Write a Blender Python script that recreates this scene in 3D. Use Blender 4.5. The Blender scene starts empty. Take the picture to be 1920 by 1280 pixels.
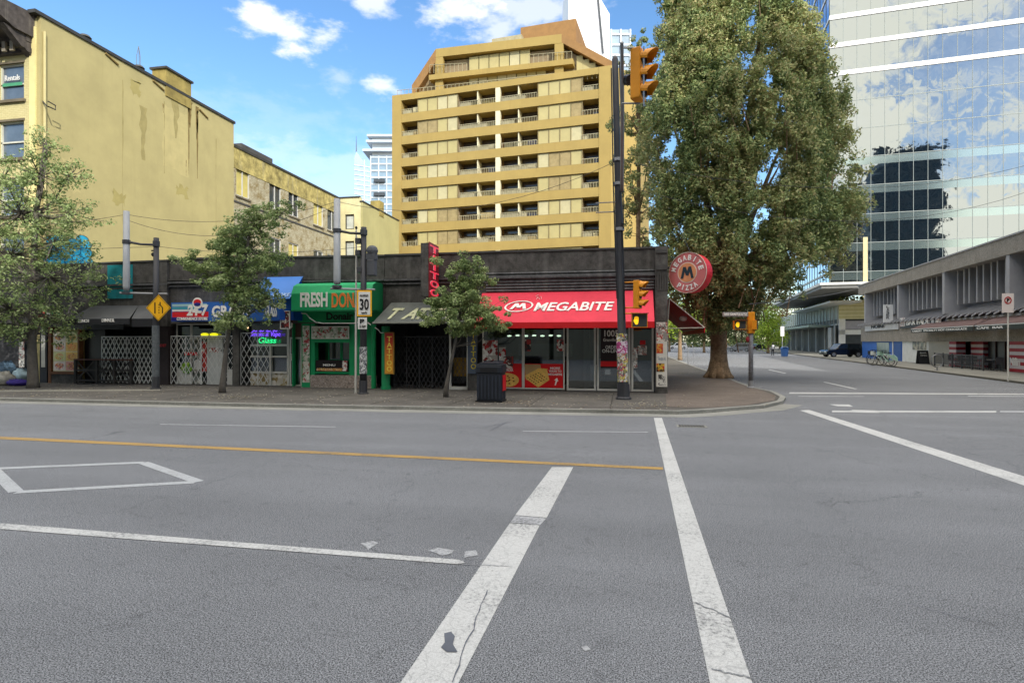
import bpy, math, random
import numpy as np
from mathutils import Vector, Matrix
R = math.radians
random.seed(7); rng = np.random.default_rng(7)
sc = bpy.context.scene
COL = sc.collection
# ------------------------------------------------------------------ survey of the place
F = 1090.0; TH = math.atan(210/1090.0); H = 2.0
CT, ST = math.cos(TH), math.sin(TH)
KZ = 0.085            # pavement height
def ray(px, py=640):
    u = (px-960)/F
    return Vector((u*CT-ST, u*ST+CT, (640-py)/F))
def onY(px, py, Y):
    r = ray(px, py); p = r*(Y/r.y); p.z += H; return p
def onX(px, py, X):
    r = ray(px, py); p = r*(X/r.x); p.z += H; return p
def G(px, py, z=0.0):
    r = ray(px, py); p = r*((z-H)/r.z); p.z += H; return p
def atd(px, py, d):
    p = ray(px, py)*d; p.z += H; return p
# ------------------------------------------------------------------ materials
def srgb(h):
    h = h.lstrip('#')
    c = [int(h[i:i+2], 16)/255 for i in (0, 2, 4)]
    return tuple((x/12.92 if x <= .04045 else ((x+.055)/1.055)**2.4) for x in c)+(1,)
MATS = {}
def N(nt, t, **kw):
    n = nt.nodes.new(t)
    for k, v in kw.items():
        if k in n.inputs: n.inputs[k].default_value = v
        else: setattr(n, k, v)
    return n
def L(nt, a, b): nt.links.new(a, b)
def mat(name, col, rough=.75, var=.18, scale=1.5, bump=.15, bscale=25, metal=0, streak=0, dirt=None, spec=.35, fine=0, emit=0, coat=0):
    if name in MATS: return MATS[name]
    m = bpy.data.materials.new(name); m.use_nodes = True; nt = m.node_tree
    b = nt.nodes['Principled BSDF']
    c = srgb(col) if isinstance(col, str) else col
    tc = N(nt, 'ShaderNodeTexCoord')
    n1 = N(nt, 'ShaderNodeTexNoise', Scale=scale, Detail=8.0, Roughness=.65)
    L(nt, tc.outputs['Object'], n1.inputs['Vector'])
    mr = N(nt, 'ShaderNodeMapRange'); L(nt, n1.outputs['Fac'], mr.inputs[0])
    mr.inputs[1].default_value = .3; mr.inputs[2].default_value = .7
    mr.inputs[3].default_value = 1-var; mr.inputs[4].default_value = 1+var
    mul = N(nt, 'ShaderNodeVectorMath', operation='SCALE'); mul.inputs[0].default_value = c[:3]
    L(nt, mr.outputs[0], mul.inputs['Scale'])
    out = mul.outputs[0]
    if fine:
        n3 = N(nt, 'ShaderNodeTexNoise', Scale=fine, Detail=3.0, Roughness=.8)
        L(nt, tc.outputs['Object'], n3.inputs['Vector'])
        m3 = N(nt, 'ShaderNodeMapRange'); L(nt, n3.outputs['Fac'], m3.inputs[0])
        m3.inputs[1].default_value = .3; m3.inputs[2].default_value = .7; m3.inputs[3].default_value = .65; m3.inputs[4].default_value = 1.35
        s3 = N(nt, 'ShaderNodeVectorMath', operation='SCALE'); L(nt, out, s3.inputs[0]); L(nt, m3.outputs[0], s3.inputs['Scale']); out = s3.outputs[0]
    if streak:
        mp = N(nt, 'ShaderNodeMapping'); mp.inputs['Scale'].default_value = (2.2, 2.2, .10)
        L(nt, tc.outputs['Object'], mp.inputs['Vector'])
        n2 = N(nt, 'ShaderNodeTexNoise', Scale=1.3, Detail=5.0, Roughness=.7); L(nt, mp.outputs[0], n2.inputs['Vector'])
        r2 = N(nt, 'ShaderNodeMapRange'); L(nt, n2.outputs['Fac'], r2.inputs[0])
        r2.inputs[1].default_value = .55; r2.inputs[2].default_value = .8; r2.inputs[3].default_value = 0; r2.inputs[4].default_value = streak
        mx = N(nt, 'ShaderNodeMix', data_type='RGBA'); L(nt, r2.outputs[0], mx.inputs[0])
        L(nt, out, mx.inputs[6]); mx.inputs[7].default_value = srgb(dirt or '#3a3428'); out = mx.outputs[2]
    L(nt, out, b.inputs['Base Color'])
    b.inputs['Roughness'].default_value = rough; b.inputs['Metallic'].default_value = metal
    b.inputs['Specular IOR Level'].default_value = spec; b.inputs['Coat Weight'].default_value = coat
    if emit:
        L(nt, out, b.inputs['Emission Color']); b.inputs['Emission Strength'].default_value = emit
    if bump:
        n4 = N(nt, 'ShaderNodeTexNoise', Scale=bscale, Detail=4.0); L(nt, tc.outputs['Object'], n4.inputs['Vector'])
        bp = N(nt, 'ShaderNodeBump', Strength=bump, Distance=.02); L(nt, n4.outputs['Fac'], bp.inputs['Height']); L(nt, bp.outputs[0], b.inputs['Normal'])
    MATS[name] = m; return m
def brickmat(name, c1, c2, mortar, sx=4.5, sy=13, streak=.5):
    m = bpy.data.materials.new(name); m.use_nodes = True; nt = m.node_tree; b = nt.nodes['Principled BSDF']
    tc = N(nt, 'ShaderNodeTexCoord'); sp = N(nt, 'ShaderNodeSeparateXYZ'); L(nt, tc.outputs['Object'], sp.inputs[0])
    ad = N(nt, 'ShaderNodeMath', operation='ADD'); L(nt, sp.outputs[0], ad.inputs[0]); L(nt, sp.outputs[1], ad.inputs[1])
    cb = N(nt, 'ShaderNodeCombineXYZ'); L(nt, ad.outputs[0], cb.inputs[0]); L(nt, sp.outputs[2], cb.inputs[1])
    br = N(nt, 'ShaderNodeTexBrick', Scale=1.0); L(nt, cb.outputs[0], br.inputs['Vector'])
    br.inputs['Color1'].default_value = srgb(c1); br.inputs['Color2'].default_value = srgb(c2); br.inputs['Mortar'].default_value = srgb(mortar)
    br.inputs['Brick Width'].default_value = 1/sx; br.inputs['Row Height'].default_value = 1/sy; br.inputs['Mortar Size'].default_value = .012
    nz = N(nt, 'ShaderNodeTexNoise', Scale=1.7, Detail=10.0, Roughness=.82); L(nt, tc.outputs['Object'], nz.inputs['Vector'])
    r2 = N(nt, 'ShaderNodeMapRange'); L(nt, nz.outputs['Fac'], r2.inputs[0]); r2.inputs[1].default_value = .47; r2.inputs[2].default_value = .6; r2.inputs[4].default_value = streak
    mx = N(nt, 'ShaderNodeMix', data_type='RGBA'); L(nt, r2.outputs[0], mx.inputs[0]); L(nt, br.outputs['Color'], mx.inputs[6]); mx.inputs[7].default_value = srgb('#7d6a3c')
    L(nt, mx.outputs[2], b.inputs['Base Color']); b.inputs['Roughness'].default_value = .85
    bp = N(nt, 'ShaderNodeBump', Strength=.4, Distance=.01); L(nt, br.outputs['Fac'], bp.inputs['Height']); bp.invert = True; L(nt, bp.outputs[0], b.inputs['Normal'])
    MATS[name] = m; return m
def postermat(name, cols, scale=9, rough=.4):
    """printed sheet: patches of several inks"""
    m = bpy.data.materials.new(name); m.use_nodes = True; nt = m.node_tree; b = nt.nodes['Principled BSDF']
    tc = N(nt, 'ShaderNodeTexCoord'); v = N(nt, 'ShaderNodeTexVoronoi', Scale=scale)
    nz = N(nt, 'ShaderNodeTexNoise', Scale=scale*.8, Detail=3.0); L(nt, tc.outputs['Object'], nz.inputs['Vector'])
    mm = N(nt, 'ShaderNodeVectorMath', operation='MULTIPLY_ADD'); L(nt, nz.outputs['Color'], mm.inputs[0]); mm.inputs[1].default_value = (.35, .35, .35); L(nt, tc.outputs['Object'], mm.inputs[2])
    L(nt, mm.outputs[0], v.inputs['Vector'])
    sp = N(nt, 'ShaderNodeSeparateColor'); L(nt, v.outputs['Color'], sp.inputs[0])
    cr = N(nt, 'ShaderNodeValToRGB'); cr.color_ramp.interpolation = 'CONSTANT'
    e = cr.color_ramp.elements
    while len(e) < len(cols): e.new(.5)
    for i, c in enumerate(cols): e[i].position = i/len(cols); e[i].color = srgb(c)
    L(nt, sp.outputs[0], cr.inputs[0]); L(nt, cr.outputs[0], b.inputs['Base Color']); b.inputs['Roughness'].default_value = rough
    MATS[name] = m; return m
def glassmat(name, tint='#9fb0ae', refl=.12):
    m = bpy.data.materials.new(name); m.use_nodes = True; nt = m.node_tree
    nt.nodes.remove(nt.nodes['Principled BSDF']); o = nt.nodes['Material Output']
    t = N(nt, 'ShaderNodeBsdfTransparent'); t.inputs[0].default_value = srgb(tint)
    g = N(nt, 'ShaderNodeBsdfGlossy', Roughness=.02); g.inputs[0].default_value = (.9, .95, 1, 1)
    lw = N(nt, 'ShaderNodeFresnel', IOR=1.5)
    ad = N(nt, 'ShaderNodeMath', operation='ADD'); L(nt, lw.outputs[0], ad.inputs[0]); ad.inputs[1].default_value = refl
    mx = N(nt, 'ShaderNodeMixShader'); L(nt, ad.outputs[0], mx.inputs[0]); L(nt, t.outputs[0], mx.inputs[1]); L(nt, g.outputs[0], mx.inputs[2]); L(nt, mx.outputs[0], o.inputs[0])
    MATS[name] = m; return m
def curtainglass(name, tint, wav=.05, pane=(2.05, 4.0), dist=.35):
    """mirror glazing: each pane is tilted a touch and slightly pillowed"""
    m = bpy.data.materials.new(name); m.use_nodes = True; nt = m.node_tree; b = nt.nodes['Principled BSDF']
    b.inputs['Base Color'].default_value = srgb(tint); b.inputs['Metallic'].default_value = 1; b.inputs['Roughness'].default_value = .03
    tc = N(nt, 'ShaderNodeTexCoord')
    sn = N(nt, 'ShaderNodeVectorMath', operation='SNAP'); L(nt, tc.outputs['Object'], sn.inputs[0]); sn.inputs[1].default_value = (pane[0], pane[0], pane[1])
    wn = N(nt, 'ShaderNodeTexWhiteNoise', noise_dimensions='3D'); L(nt, sn.outputs[0], wn.inputs['Vector'])
    off = N(nt, 'ShaderNodeVectorMath', operation='MULTIPLY_ADD'); L(nt, wn.outputs['Color'], off.inputs[0]); off.inputs[1].default_value = (.5, .5, .5); L(nt, tc.outputs['Object'], off.inputs[2])
    nz = N(nt, 'ShaderNodeTexNoise', Scale=dist, Detail=5.0, Roughness=.62, Distortion=.8); L(nt, off.outputs[0], nz.inputs['Vector'])
    s1 = N(nt, 'ShaderNodeVectorMath', operation='SUBTRACT'); L(nt, nz.outputs['Color'], s1.inputs[0]); s1.inputs[1].default_value = (.5, .5, .5)
    s2 = N(nt, 'ShaderNodeVectorMath', operation='SCALE', Scale=wav*2.6); L(nt, s1.outputs[0], s2.inputs[0])
    t1 = N(nt, 'ShaderNodeVectorMath', operation='SUBTRACT'); L(nt, wn.outputs['Color'], t1.inputs[0]); t1.inputs[1].default_value = (.5, .5, .5)
    t2 = N(nt, 'ShaderNodeVectorMath', operation='SCALE', Scale=wav*.2); L(nt, t1.outputs[0], t2.inputs[0])
    ge = N(nt, 'ShaderNodeNewGeometry')
    a1 = N(nt, 'ShaderNodeVectorMath', operation='ADD'); L(nt, ge.outputs['Normal'], a1.inputs[0]); L(nt, s2.outputs[0], a1.inputs[1])
    a2 = N(nt, 'ShaderNodeVectorMath', operation='ADD'); L(nt, a1.outputs[0], a2.inputs[0]); L(nt, t2.outputs[0], a2.inputs[1])
    nn = N(nt, 'ShaderNodeVectorMath', operation='NORMALIZE'); L(nt, a2.outputs[0], nn.inputs[0]); L(nt, nn.outputs[0], b.inputs['Normal'])
    MATS[name] = m; return m
def leafmat(name, cols, scale=.55, transl=.3):
    m = bpy.data.materials.new(name); m.use_nodes = True; nt = m.node_tree; b = nt.nodes['Principled BSDF']; o = nt.nodes['Material Output']
    tc = N(nt, 'ShaderNodeTexCoord'); nz = N(nt, 'ShaderNodeTexNoise', Scale=scale, Detail=4.0, Roughness=.6); L(nt, tc.outputs['Object'], nz.inputs['Vector'])
    ge = N(nt, 'ShaderNodeNewGeometry')
    a = N(nt, 'ShaderNodeMath', operation='MULTIPLY_ADD'); L(nt, ge.outputs['Random Per Island'], a.inputs[0]); a.inputs[1].default_value = .34; L(nt, nz.outputs['Fac'], a.inputs[2])
    s = N(nt, 'ShaderNodeMath', operation='SUBTRACT'); L(nt, a.outputs[0], s.inputs[0]); s.inputs[1].default_value = .17
    cr = N(nt, 'ShaderNodeValToRGB'); e = cr.color_ramp.elements
    while len(e) < len(cols): e.new(.5)
    for i, c in enumerate(cols): e[i].position = .25+.5*i/(len(cols)-1); e[i].color = srgb(c)
    L(nt, s.outputs[0], cr.inputs[0]); L(nt, cr.outputs[0], b.inputs['Base Color']); b.inputs['Roughness'].default_value = .5
    b.inputs['Specular IOR Level'].default_value = .2
    tr = N(nt, 'ShaderNodeBsdfTranslucent'); L(nt, cr.outputs[0], tr.inputs[0])
    mx = N(nt, 'ShaderNodeMixShader'); mx.inputs[0].default_value = transl; L(nt, b.outputs[0], mx.inputs[1]); L(nt, tr.outputs[0], mx.inputs[2]); L(nt, mx.outputs[0], o.inputs[0])
    MATS[name] = m; return m
# ------------------------------------------------------------------ mesh builder
class MB:
    def __init__(s): s.v = []; s.f = []
    def add(s, vs, fs):
        k = len(s.v); s.v += [tuple(p) for p in vs]; s.f += [tuple(i+k for i in q) for q in fs]; return s
    def box(s, x0, y0, z0, x1, y1, z1):
        if x0 > x1: x0, x1 = x1, x0
        if y0 > y1: y0, y1 = y1, y0
        if z0 > z1: z0, z1 = z1, z0
        return s.add([(x0,y0,z0),(x1,y0,z0),(x1,y1,z0),(x0,y1,z0),(x0,y0,z1),(x1,y0,z1),(x1,y1,z1),(x0,y1,z1)],
                     [(0,3,2,1),(4,5,6,7),(0,1,5,4),(1,2,6,5),(2,3,7,6),(3,0,4,7)])
    def prism(s, pts, ext):
        n = len(pts); e = Vector(ext); a = [Vector(p) for p in pts]
        nr = Vector((0,0,0))
        for i in range(n): nr += a[i].cross(a[(i+1) % n])
        if nr.dot(e) > 0: a.reverse()
        vs = a+[p+e for p in a]
        return s.add(vs, [tuple(range(n)), tuple(range(2*n-1, n-1, -1))]+[(i, n+i, n+(i+1) % n, (i+1) % n) for i in range(n)])
    def poly(s, pts): return s.add(pts, [tuple(range(len(pts)))])
    def tube(s, pts, rad, n=8, cap=True):
        pts = [Vector(p) for p in pts]
        if not hasattr(rad, '__len__'): rad = [rad]*len(pts)
        vs = []; fs = []
        for i, p in enumerate(pts):
            t = (pts[min(i+1, len(pts)-1)]-pts[max(i-1, 0)]).normalized()
            a = t.cross(Vector((0,0,1)) if abs(t.z) < .95 else Vector((1,0,0))).normalized(); b = t.cross(a)
            for k in range(n):
                w = 2*math.pi*k/n; vs.append(p+(a*math.cos(w)+b*math.sin(w))*rad[i])
        for i in range(len(pts)-1):
            for k in range(n):
                k2 = (k+1) % n; fs.append((i*n+k, (i+1)*n+k, (i+1)*n+k2, i*n+k2))
        if cap: fs += [tuple(range(n)), tuple(range(len(pts)*n-1, (len(pts)-1)*n-1, -1))]
        return s.add(vs, fs)
    def lathe(s, c, prof, n=16):
        c = Vector(c)
        vs = [c+Vector((r*math.cos(2*math.pi*k/n), r*math.sin(2*math.pi*k/n), z)) for r, z in prof for k in range(n)]
        fs = [(i*n+k, i*n+(k+1) % n, (i+1)*n+(k+1) % n, (i+1)*n+k) for i in range(len(prof)-1) for k in range(n)]
        return s.add(vs, fs)
    def ell(s, c, r, nu=12, nv=7, M=None):
        vs = []; fs = []
        for i in range(nv+1):
            ph = math.pi*i/nv
            for k in range(nu):
                w = 2*math.pi*k/nu; q = Vector((r[0]*math.sin(ph)*math.cos(w), r[1]*math.sin(ph)*math.sin(w), r[2]*math.cos(ph)))
                if M: q = M @ q
                vs.append(Vector(c)+q)
        for i in range(nv):
            for k in range(nu): fs.append((i*nu+k, (i+1)*nu+k, (i+1)*nu+(k+1) % nu, i*nu+(k+1) % nu))
        return s.add(vs, fs)
    def disc(s, c, u, v, ru, rv, n=24, ext=None):
        u = Vector(u); v = Vector(v); pts = [Vector(c)+u*ru*math.cos(2*math.pi*k/n)+v*rv*math.sin(2*math.pi*k/n) for k in range(n)]
        return s.prism(pts, ext) if ext is not None else s.poly(pts)
    def xform(s, M): s.v = [tuple(M @ Vector(p)) for p in s.v]; return s
    def build(s, name, m, parent=None, label=None, local=False, smooth=False, bevel=0, kind=None):
        if parent is not None and not local:
            inv = FR[parent.name].inverted(); vs = [tuple(inv @ Vector(p)) for p in s.v]
        else: vs = s.v
        me = bpy.data.meshes.new(name); me.from_pydata(vs, [], s.f); me.update()
        if smooth: me.polygons.foreach_set('use_smooth', [True]*len(me.polygons))
        if m: me.materials.append(m)
        o = bpy.data.objects.new(name, me); COL.objects.link(o)
        if parent is not None: o.parent = parent; FR[o.name] = FR[parent.name]
        else: FR[o.name] = Matrix()
        if label: o['label'] = label
        if kind: o['kind'] = kind
        if bevel:
            bv = o.modifiers.new('bevel', 'BEVEL'); bv.width = bevel; bv.segments = 2; bv.limit_method = 'ANGLE'
        return o
FR = {}
def thing(name, label, cat, loc=(0,0,0), rz=0, group=None):
    o = bpy.data.objects.new(name, None); COL.objects.link(o); o.location = loc; o.rotation_euler = (0,0,rz); o.empty_display_size = .3
    o['label'] = label; o['category'] = cat
    if group: o['group'] = group
    FR[o.name] = Matrix.Translation(Vector(loc)) @ Matrix.Rotation(rz, 4, 'Z'); return o
def tag(o, label, cat, group=None):
    o['label'] = label; o['category'] = cat
    if group: o['group'] = group
    return o
def dup(root, loc=None, rz=None, label=None):
    r = root.copy(); COL.objects.link(r)
    if loc is not None: r.location = loc
    if rz is not None: r.rotation_euler = (0,0,rz)
    if label: r['label'] = label
    for ch in list(root.children):
        c = ch.copy(); COL.objects.link(c); c.parent = r
        for g in list(ch.children):
            d = g.copy(); COL.objects.link(d); d.parent = c
    return r
def bag(parent, name, m, **kw):
    class B(MB):
        def __enter__(s): return s
        def __exit__(s, *a): s.obj = s.build(name, m, parent, **kw)
    return B()
def text(s, m, origin, xd, yd, w=None, h=None, parent=None, name='lettering', ext=.012, bold=0, shear=0, local=False, space=1.0, center=False, warp=None):
    """lettering: built-in font turned to mesh, fitted to w x h, laid on the plane of xd, yd"""
    cu = bpy.data.curves.new('t', 'FONT'); cu.body = s; cu.size = 1; cu.extrude = .05; cu.offset = bold; cu.shear = shear; cu.space_character = space
    cu.resolution_u = 3
    ob = bpy.data.objects.new('t', cu); COL.objects.link(ob)
    dg = bpy.context.evaluated_depsgraph_get(); dg.update()
    me = bpy.data.meshes.new_from_object(ob.evaluated_get(dg)); bpy.data.objects.remove(ob); bpy.data.curves.remove(cu)
    vs = [v.co.copy() for v in me.vertices]; fs = [tuple(p.vertices) for p in me.polygons]; bpy.data.meshes.remove(me)
    x0 = min(v.x for v in vs); x1 = max(v.x for v in vs); y0 = min(v.y for v in vs); y1 = max(v.y for v in vs)
    if w is None: w = h*(x1-x0)/(y1-y0)
    if h is None: h = w*(y1-y0)/(x1-x0)
    o = Vector(origin); xd = Vector(xd).normalized(); yd = Vector(yd).normalized(); zd = xd.cross(yd)
    b = MB(); out = []
    for v in vs:
        a = (v.x-x0)/(x1-x0)*w; c = (v.y-y0)/(y1-y0)*h; e = v.z/.05*ext
        if center: a -= w/2; c -= h/2
        if warp: a, c = warp(a, c)
        out.append(o+xd*a+yd*c+zd*e)
    b.add(out, fs)
    return b.build(name, m, parent, local=local)
def glyph_m(c, u, v, w, h, t_, m, parent, name):
    """a bold zigzag M centred on c"""
    c = Vector(c); u = Vector(u).normalized(); v = Vector(v).normalized(); n = u.cross(v); P = [(0,0),(.2,1),(.42,.25),(.62,1),(.82,0)]; b = MB()
    for i in range(4):
        (x0,y0),(x1,y1) = P[i], P[i+1]; q = lambda x, y: c+u*((x-.5)*w)+v*((y-.5)*h)+n*(.0006*i)
        b.prism([q(x0,y0), q(x0+t_,y0), q(x1+t_,y1), q(x1,y1)], n*.008)
    return b.build(name, m, parent)
def struct(o, kind='structure'): o['kind'] = kind; return o
X_, Y_, Z_ = Vector((1,0,0)), Vector((0,1,0)), Vector((0,0,1))
# ------------------------------------------------------------------ camera, light, sky
cam = bpy.data.cameras.new('camera'); cam.sensor_width = 36; cam.lens = F/1920*36; cam.clip_start = .05; cam.clip_end = 4000
co = bpy.data.objects.new('camera', cam); COL.objects.link(co); co.location = (0,0,H); co.rotation_euler = (R(90), 0, TH); sc.camera = co
RHO = R(6.2)
CU = Vector((math.cos(RHO), -math.sin(RHO), 0)); CV = Vector((math.sin(RHO), math.cos(RHO), 0))
SUN_EL, SUN_AZ = R(31), math.atan2(.62, -.78)       # azimuth measured from +Y towards +X
sd = Vector((math.sin(SUN_AZ)*math.cos(SUN_EL), math.cos(SUN_AZ)*math.cos(SUN_EL), math.sin(SUN_EL)))
sl = bpy.data.lights.new('sun', 'SUN'); sl.energy = 2.7; sl.angle = R(.6); sl.color = (1, .96, .88)
so = bpy.data.objects.new('sun', sl); COL.objects.link(so); so.rotation_euler = sd.to_track_quat('Z', 'Y').to_euler(); so.location = (30,-60,60)
w = bpy.data.worlds.new('World'); sc.world = w; w.use_nodes = True; nt = w.node_tree
bg = nt.nodes['Background']; wo = nt.nodes['World Output']
sky = N(nt, 'ShaderNodeTexSky'); sky.sky_type = 'NISHITA'; sky.sun_disc = False; sky.sun_elevation = SUN_EL; sky.sun_rotation = SUN_AZ
sky.air_density = 1.0; sky.dust_density = .6; sky.ozone_density = 1.6
bg.inputs[1].default_value = .15
tc = N(nt, 'ShaderNodeTexCoord')
nz = N(nt, 'ShaderNodeTexNoise', Scale=5.5, Detail=9.0, Roughness=.62)
mpn = N(nt, 'ShaderNodeMapping'); mpn.inputs['Scale'].default_value = (1, 1, 2.2); L(nt, tc.outputs['Generated'], mpn.inputs['Vector']); L(nt, mpn.outputs[0], nz.inputs['Vector'])
nz0 = nz
def refl(px, py):
    d = ray(px, py).normalized(); return d-2*d.dot(CV)*CV
cs, sn = CT, ST
CLOUDS = [((500,45),.05,.024,.95), ((560,64),.06,.03,.95), ((598,70),.04,.022,.8), ((700,2),.05,.014,.7), ((880,20),.07,.032,.85), ((930,50),.05,.03,.6), ((1000,18),.09,.045,.6), ((708,163),.036,.016,.75), ((640,148),.03,.02,.3), ((600,330),.3,.07,.28), ((400,230),.3,.05,.12)]
RCL = [((1640,270),.10,.075,1.5), ((1600,80),.12,.08,1.3), ((1680,60),.12,.05,1.0), ((1780,20),.10,.04,.9), ((1790,240),.16,.018,.8), ((1720,180),.10,.014,.7), ((1640,350),.12,.05,1.3), ((1840,430),.14,.07,1.5), ((1850,300),.1,.014,.6), ((1760,420),.12,.08,1.2)]
tot = None
nzf = N(nt, 'ShaderNodeTexNoise', Scale=15.0, Detail=8.0, Roughness=.6); L(nt, mpn.outputs[0], nzf.inputs['Vector'])
def blob(dv, rx, rz, amt, nz=None):
    global tot
    right = Vector((dv.y, -dv.x, 0)).normalized()
    d = N(nt, 'ShaderNodeVectorMath', operation='SUBTRACT'); L(nt, tc.outputs['Generated'], d.inputs[0]); d.inputs[1].default_value = dv
    a = N(nt, 'ShaderNodeVectorMath', operation='DOT_PRODUCT'); L(nt, d.outputs[0], a.inputs[0]); a.inputs[1].default_value = right/rx
    c = N(nt, 'ShaderNodeVectorMath', operation='DOT_PRODUCT'); L(nt, d.outputs[0], c.inputs[0]); c.inputs[1].default_value = (0,0,1/rz)
    f = N(nt, 'ShaderNodeVectorMath', operation='DOT_PRODUCT'); L(nt, d.outputs[0], f.inputs[0]); f.inputs[1].default_value = dv*4
    cb = N(nt, 'ShaderNodeCombineXYZ'); L(nt, a.outputs['Value'], cb.inputs[0]); L(nt, c.outputs['Value'], cb.inputs[1]); L(nt, f.outputs['Value'], cb.inputs[2])
    ln = N(nt, 'ShaderNodeVectorMath', operation='LENGTH'); L(nt, cb.outputs[0], ln.inputs[0])
    ns = N(nt, 'ShaderNodeMath', operation='MULTIPLY_ADD'); L(nt, nz.outputs['Fac'], ns.inputs[0]); ns.inputs[1].default_value = -3.4; L(nt, ln.outputs['Value'], ns.inputs[2])
    mr = N(nt, 'ShaderNodeMapRange', interpolation_type='SMOOTHSTEP'); L(nt, ns.outputs[0], mr.inputs[0]); mr.inputs[1].default_value = -.55; mr.inputs[2].default_value = -1.5; mr.inputs[3].default_value = 0; mr.inputs[4].default_value = amt
    if tot is None: tot = mr.outputs[0]
    else:
        mx = N(nt, 'ShaderNodeMath', operation='MAXIMUM'); L(nt, tot, mx.inputs[0]); L(nt, mr.outputs[0], mx.inputs[1]); tot = mx.outputs[0]
for (p, rx, rz, am) in CLOUDS: blob(ray(*p).normalized(), rx, rz, am, nzf)
front = tot; tot = None
for (p, rx, rz, am) in RCL: blob(refl(*p), rx, rz, am, nz0)
rear = tot; tot = front
cl = N(nt, 'ShaderNodeMath', operation='MINIMUM'); L(nt, tot, cl.inputs[0]); cl.inputs[1].default_value = 1
mixc = N(nt, 'ShaderNodeMix', data_type='RGBA'); L(nt, cl.outputs[0], mixc.inputs[0])
gm = N(nt, 'ShaderNodeHueSaturation', Saturation=1.2, Value=1.08); L(nt, sky.outputs[0], gm.inputs['Color'])
L(nt, gm.outputs[0], mixc.inputs[6]); mixc.inputs[7].default_value = (5.1, 5.15, 5.6, 1)
mrr = N(nt, 'ShaderNodeMix', data_type='RGBA'); crr = N(nt, 'ShaderNodeMath', operation='MINIMUM'); L(nt, rear, crr.inputs[0]); crr.inputs[1].default_value = 1; L(nt, crr.outputs[0], mrr.inputs[0]); L(nt, mixc.outputs[2], mrr.inputs[6]); mrr.inputs[7].default_value = (12.0, 11.0, 9.2, 1)
# broken white cloud added overhead, out of view, to brighten and whiten the shade
sp = N(nt, 'ShaderNodeSeparateXYZ'); L(nt, tc.outputs['Generated'], sp.inputs[0])
dt = N(nt, 'ShaderNodeVectorMath', operation='DOT_PRODUCT'); L(nt, tc.outputs['Generated'], dt.inputs[0]); dt.inputs[1].default_value = (.05,-.25,1.0)
nb = N(nt, 'ShaderNodeTexNoise', Scale=2.6, Detail=7.0, Roughness=.6); L(nt, mpn.outputs[0], nb.inputs['Vector'])
sm = N(nt, 'ShaderNodeMath', operation='MULTIPLY_ADD'); L(nt, nb.outputs['Fac'], sm.inputs[0]); sm.inputs[1].default_value = .8; L(nt, dt.outputs['Value'], sm.inputs[2])
cm = N(nt, 'ShaderNodeMapRange', interpolation_type='SMOOTHSTEP'); L(nt, sm.outputs[0], cm.inputs[0]); cm.inputs[1].default_value = 1.02; cm.inputs[2].default_value = 1.22
m2c = N(nt, 'ShaderNodeMix', data_type='RGBA'); L(nt, cm.outputs[0], m2c.inputs[0]); L(nt, mrr.outputs[2], m2c.inputs[6]); m2c.inputs[7].default_value = (13.5, 12.7, 11.6, 1)
L(nt, m2c.outputs[2], bg.inputs[0])
sc.view_settings.view_transform = 'Standard'; sc.view_settings.look = 'None'; sc.view_settings.exposure = .72; sc.view_settings.gamma = 1
sc.cycles.max_bounces = 6; sc.cycles.transparent_max_bounces = 12; sc.cycles.diffuse_bounces = 3; sc.cycles.glossy_bounces = 3; sc.cycles.use_denoising = True
sc.cycles.caustics_reflective = False; sc.cycles.caustics_refractive = False
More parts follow.
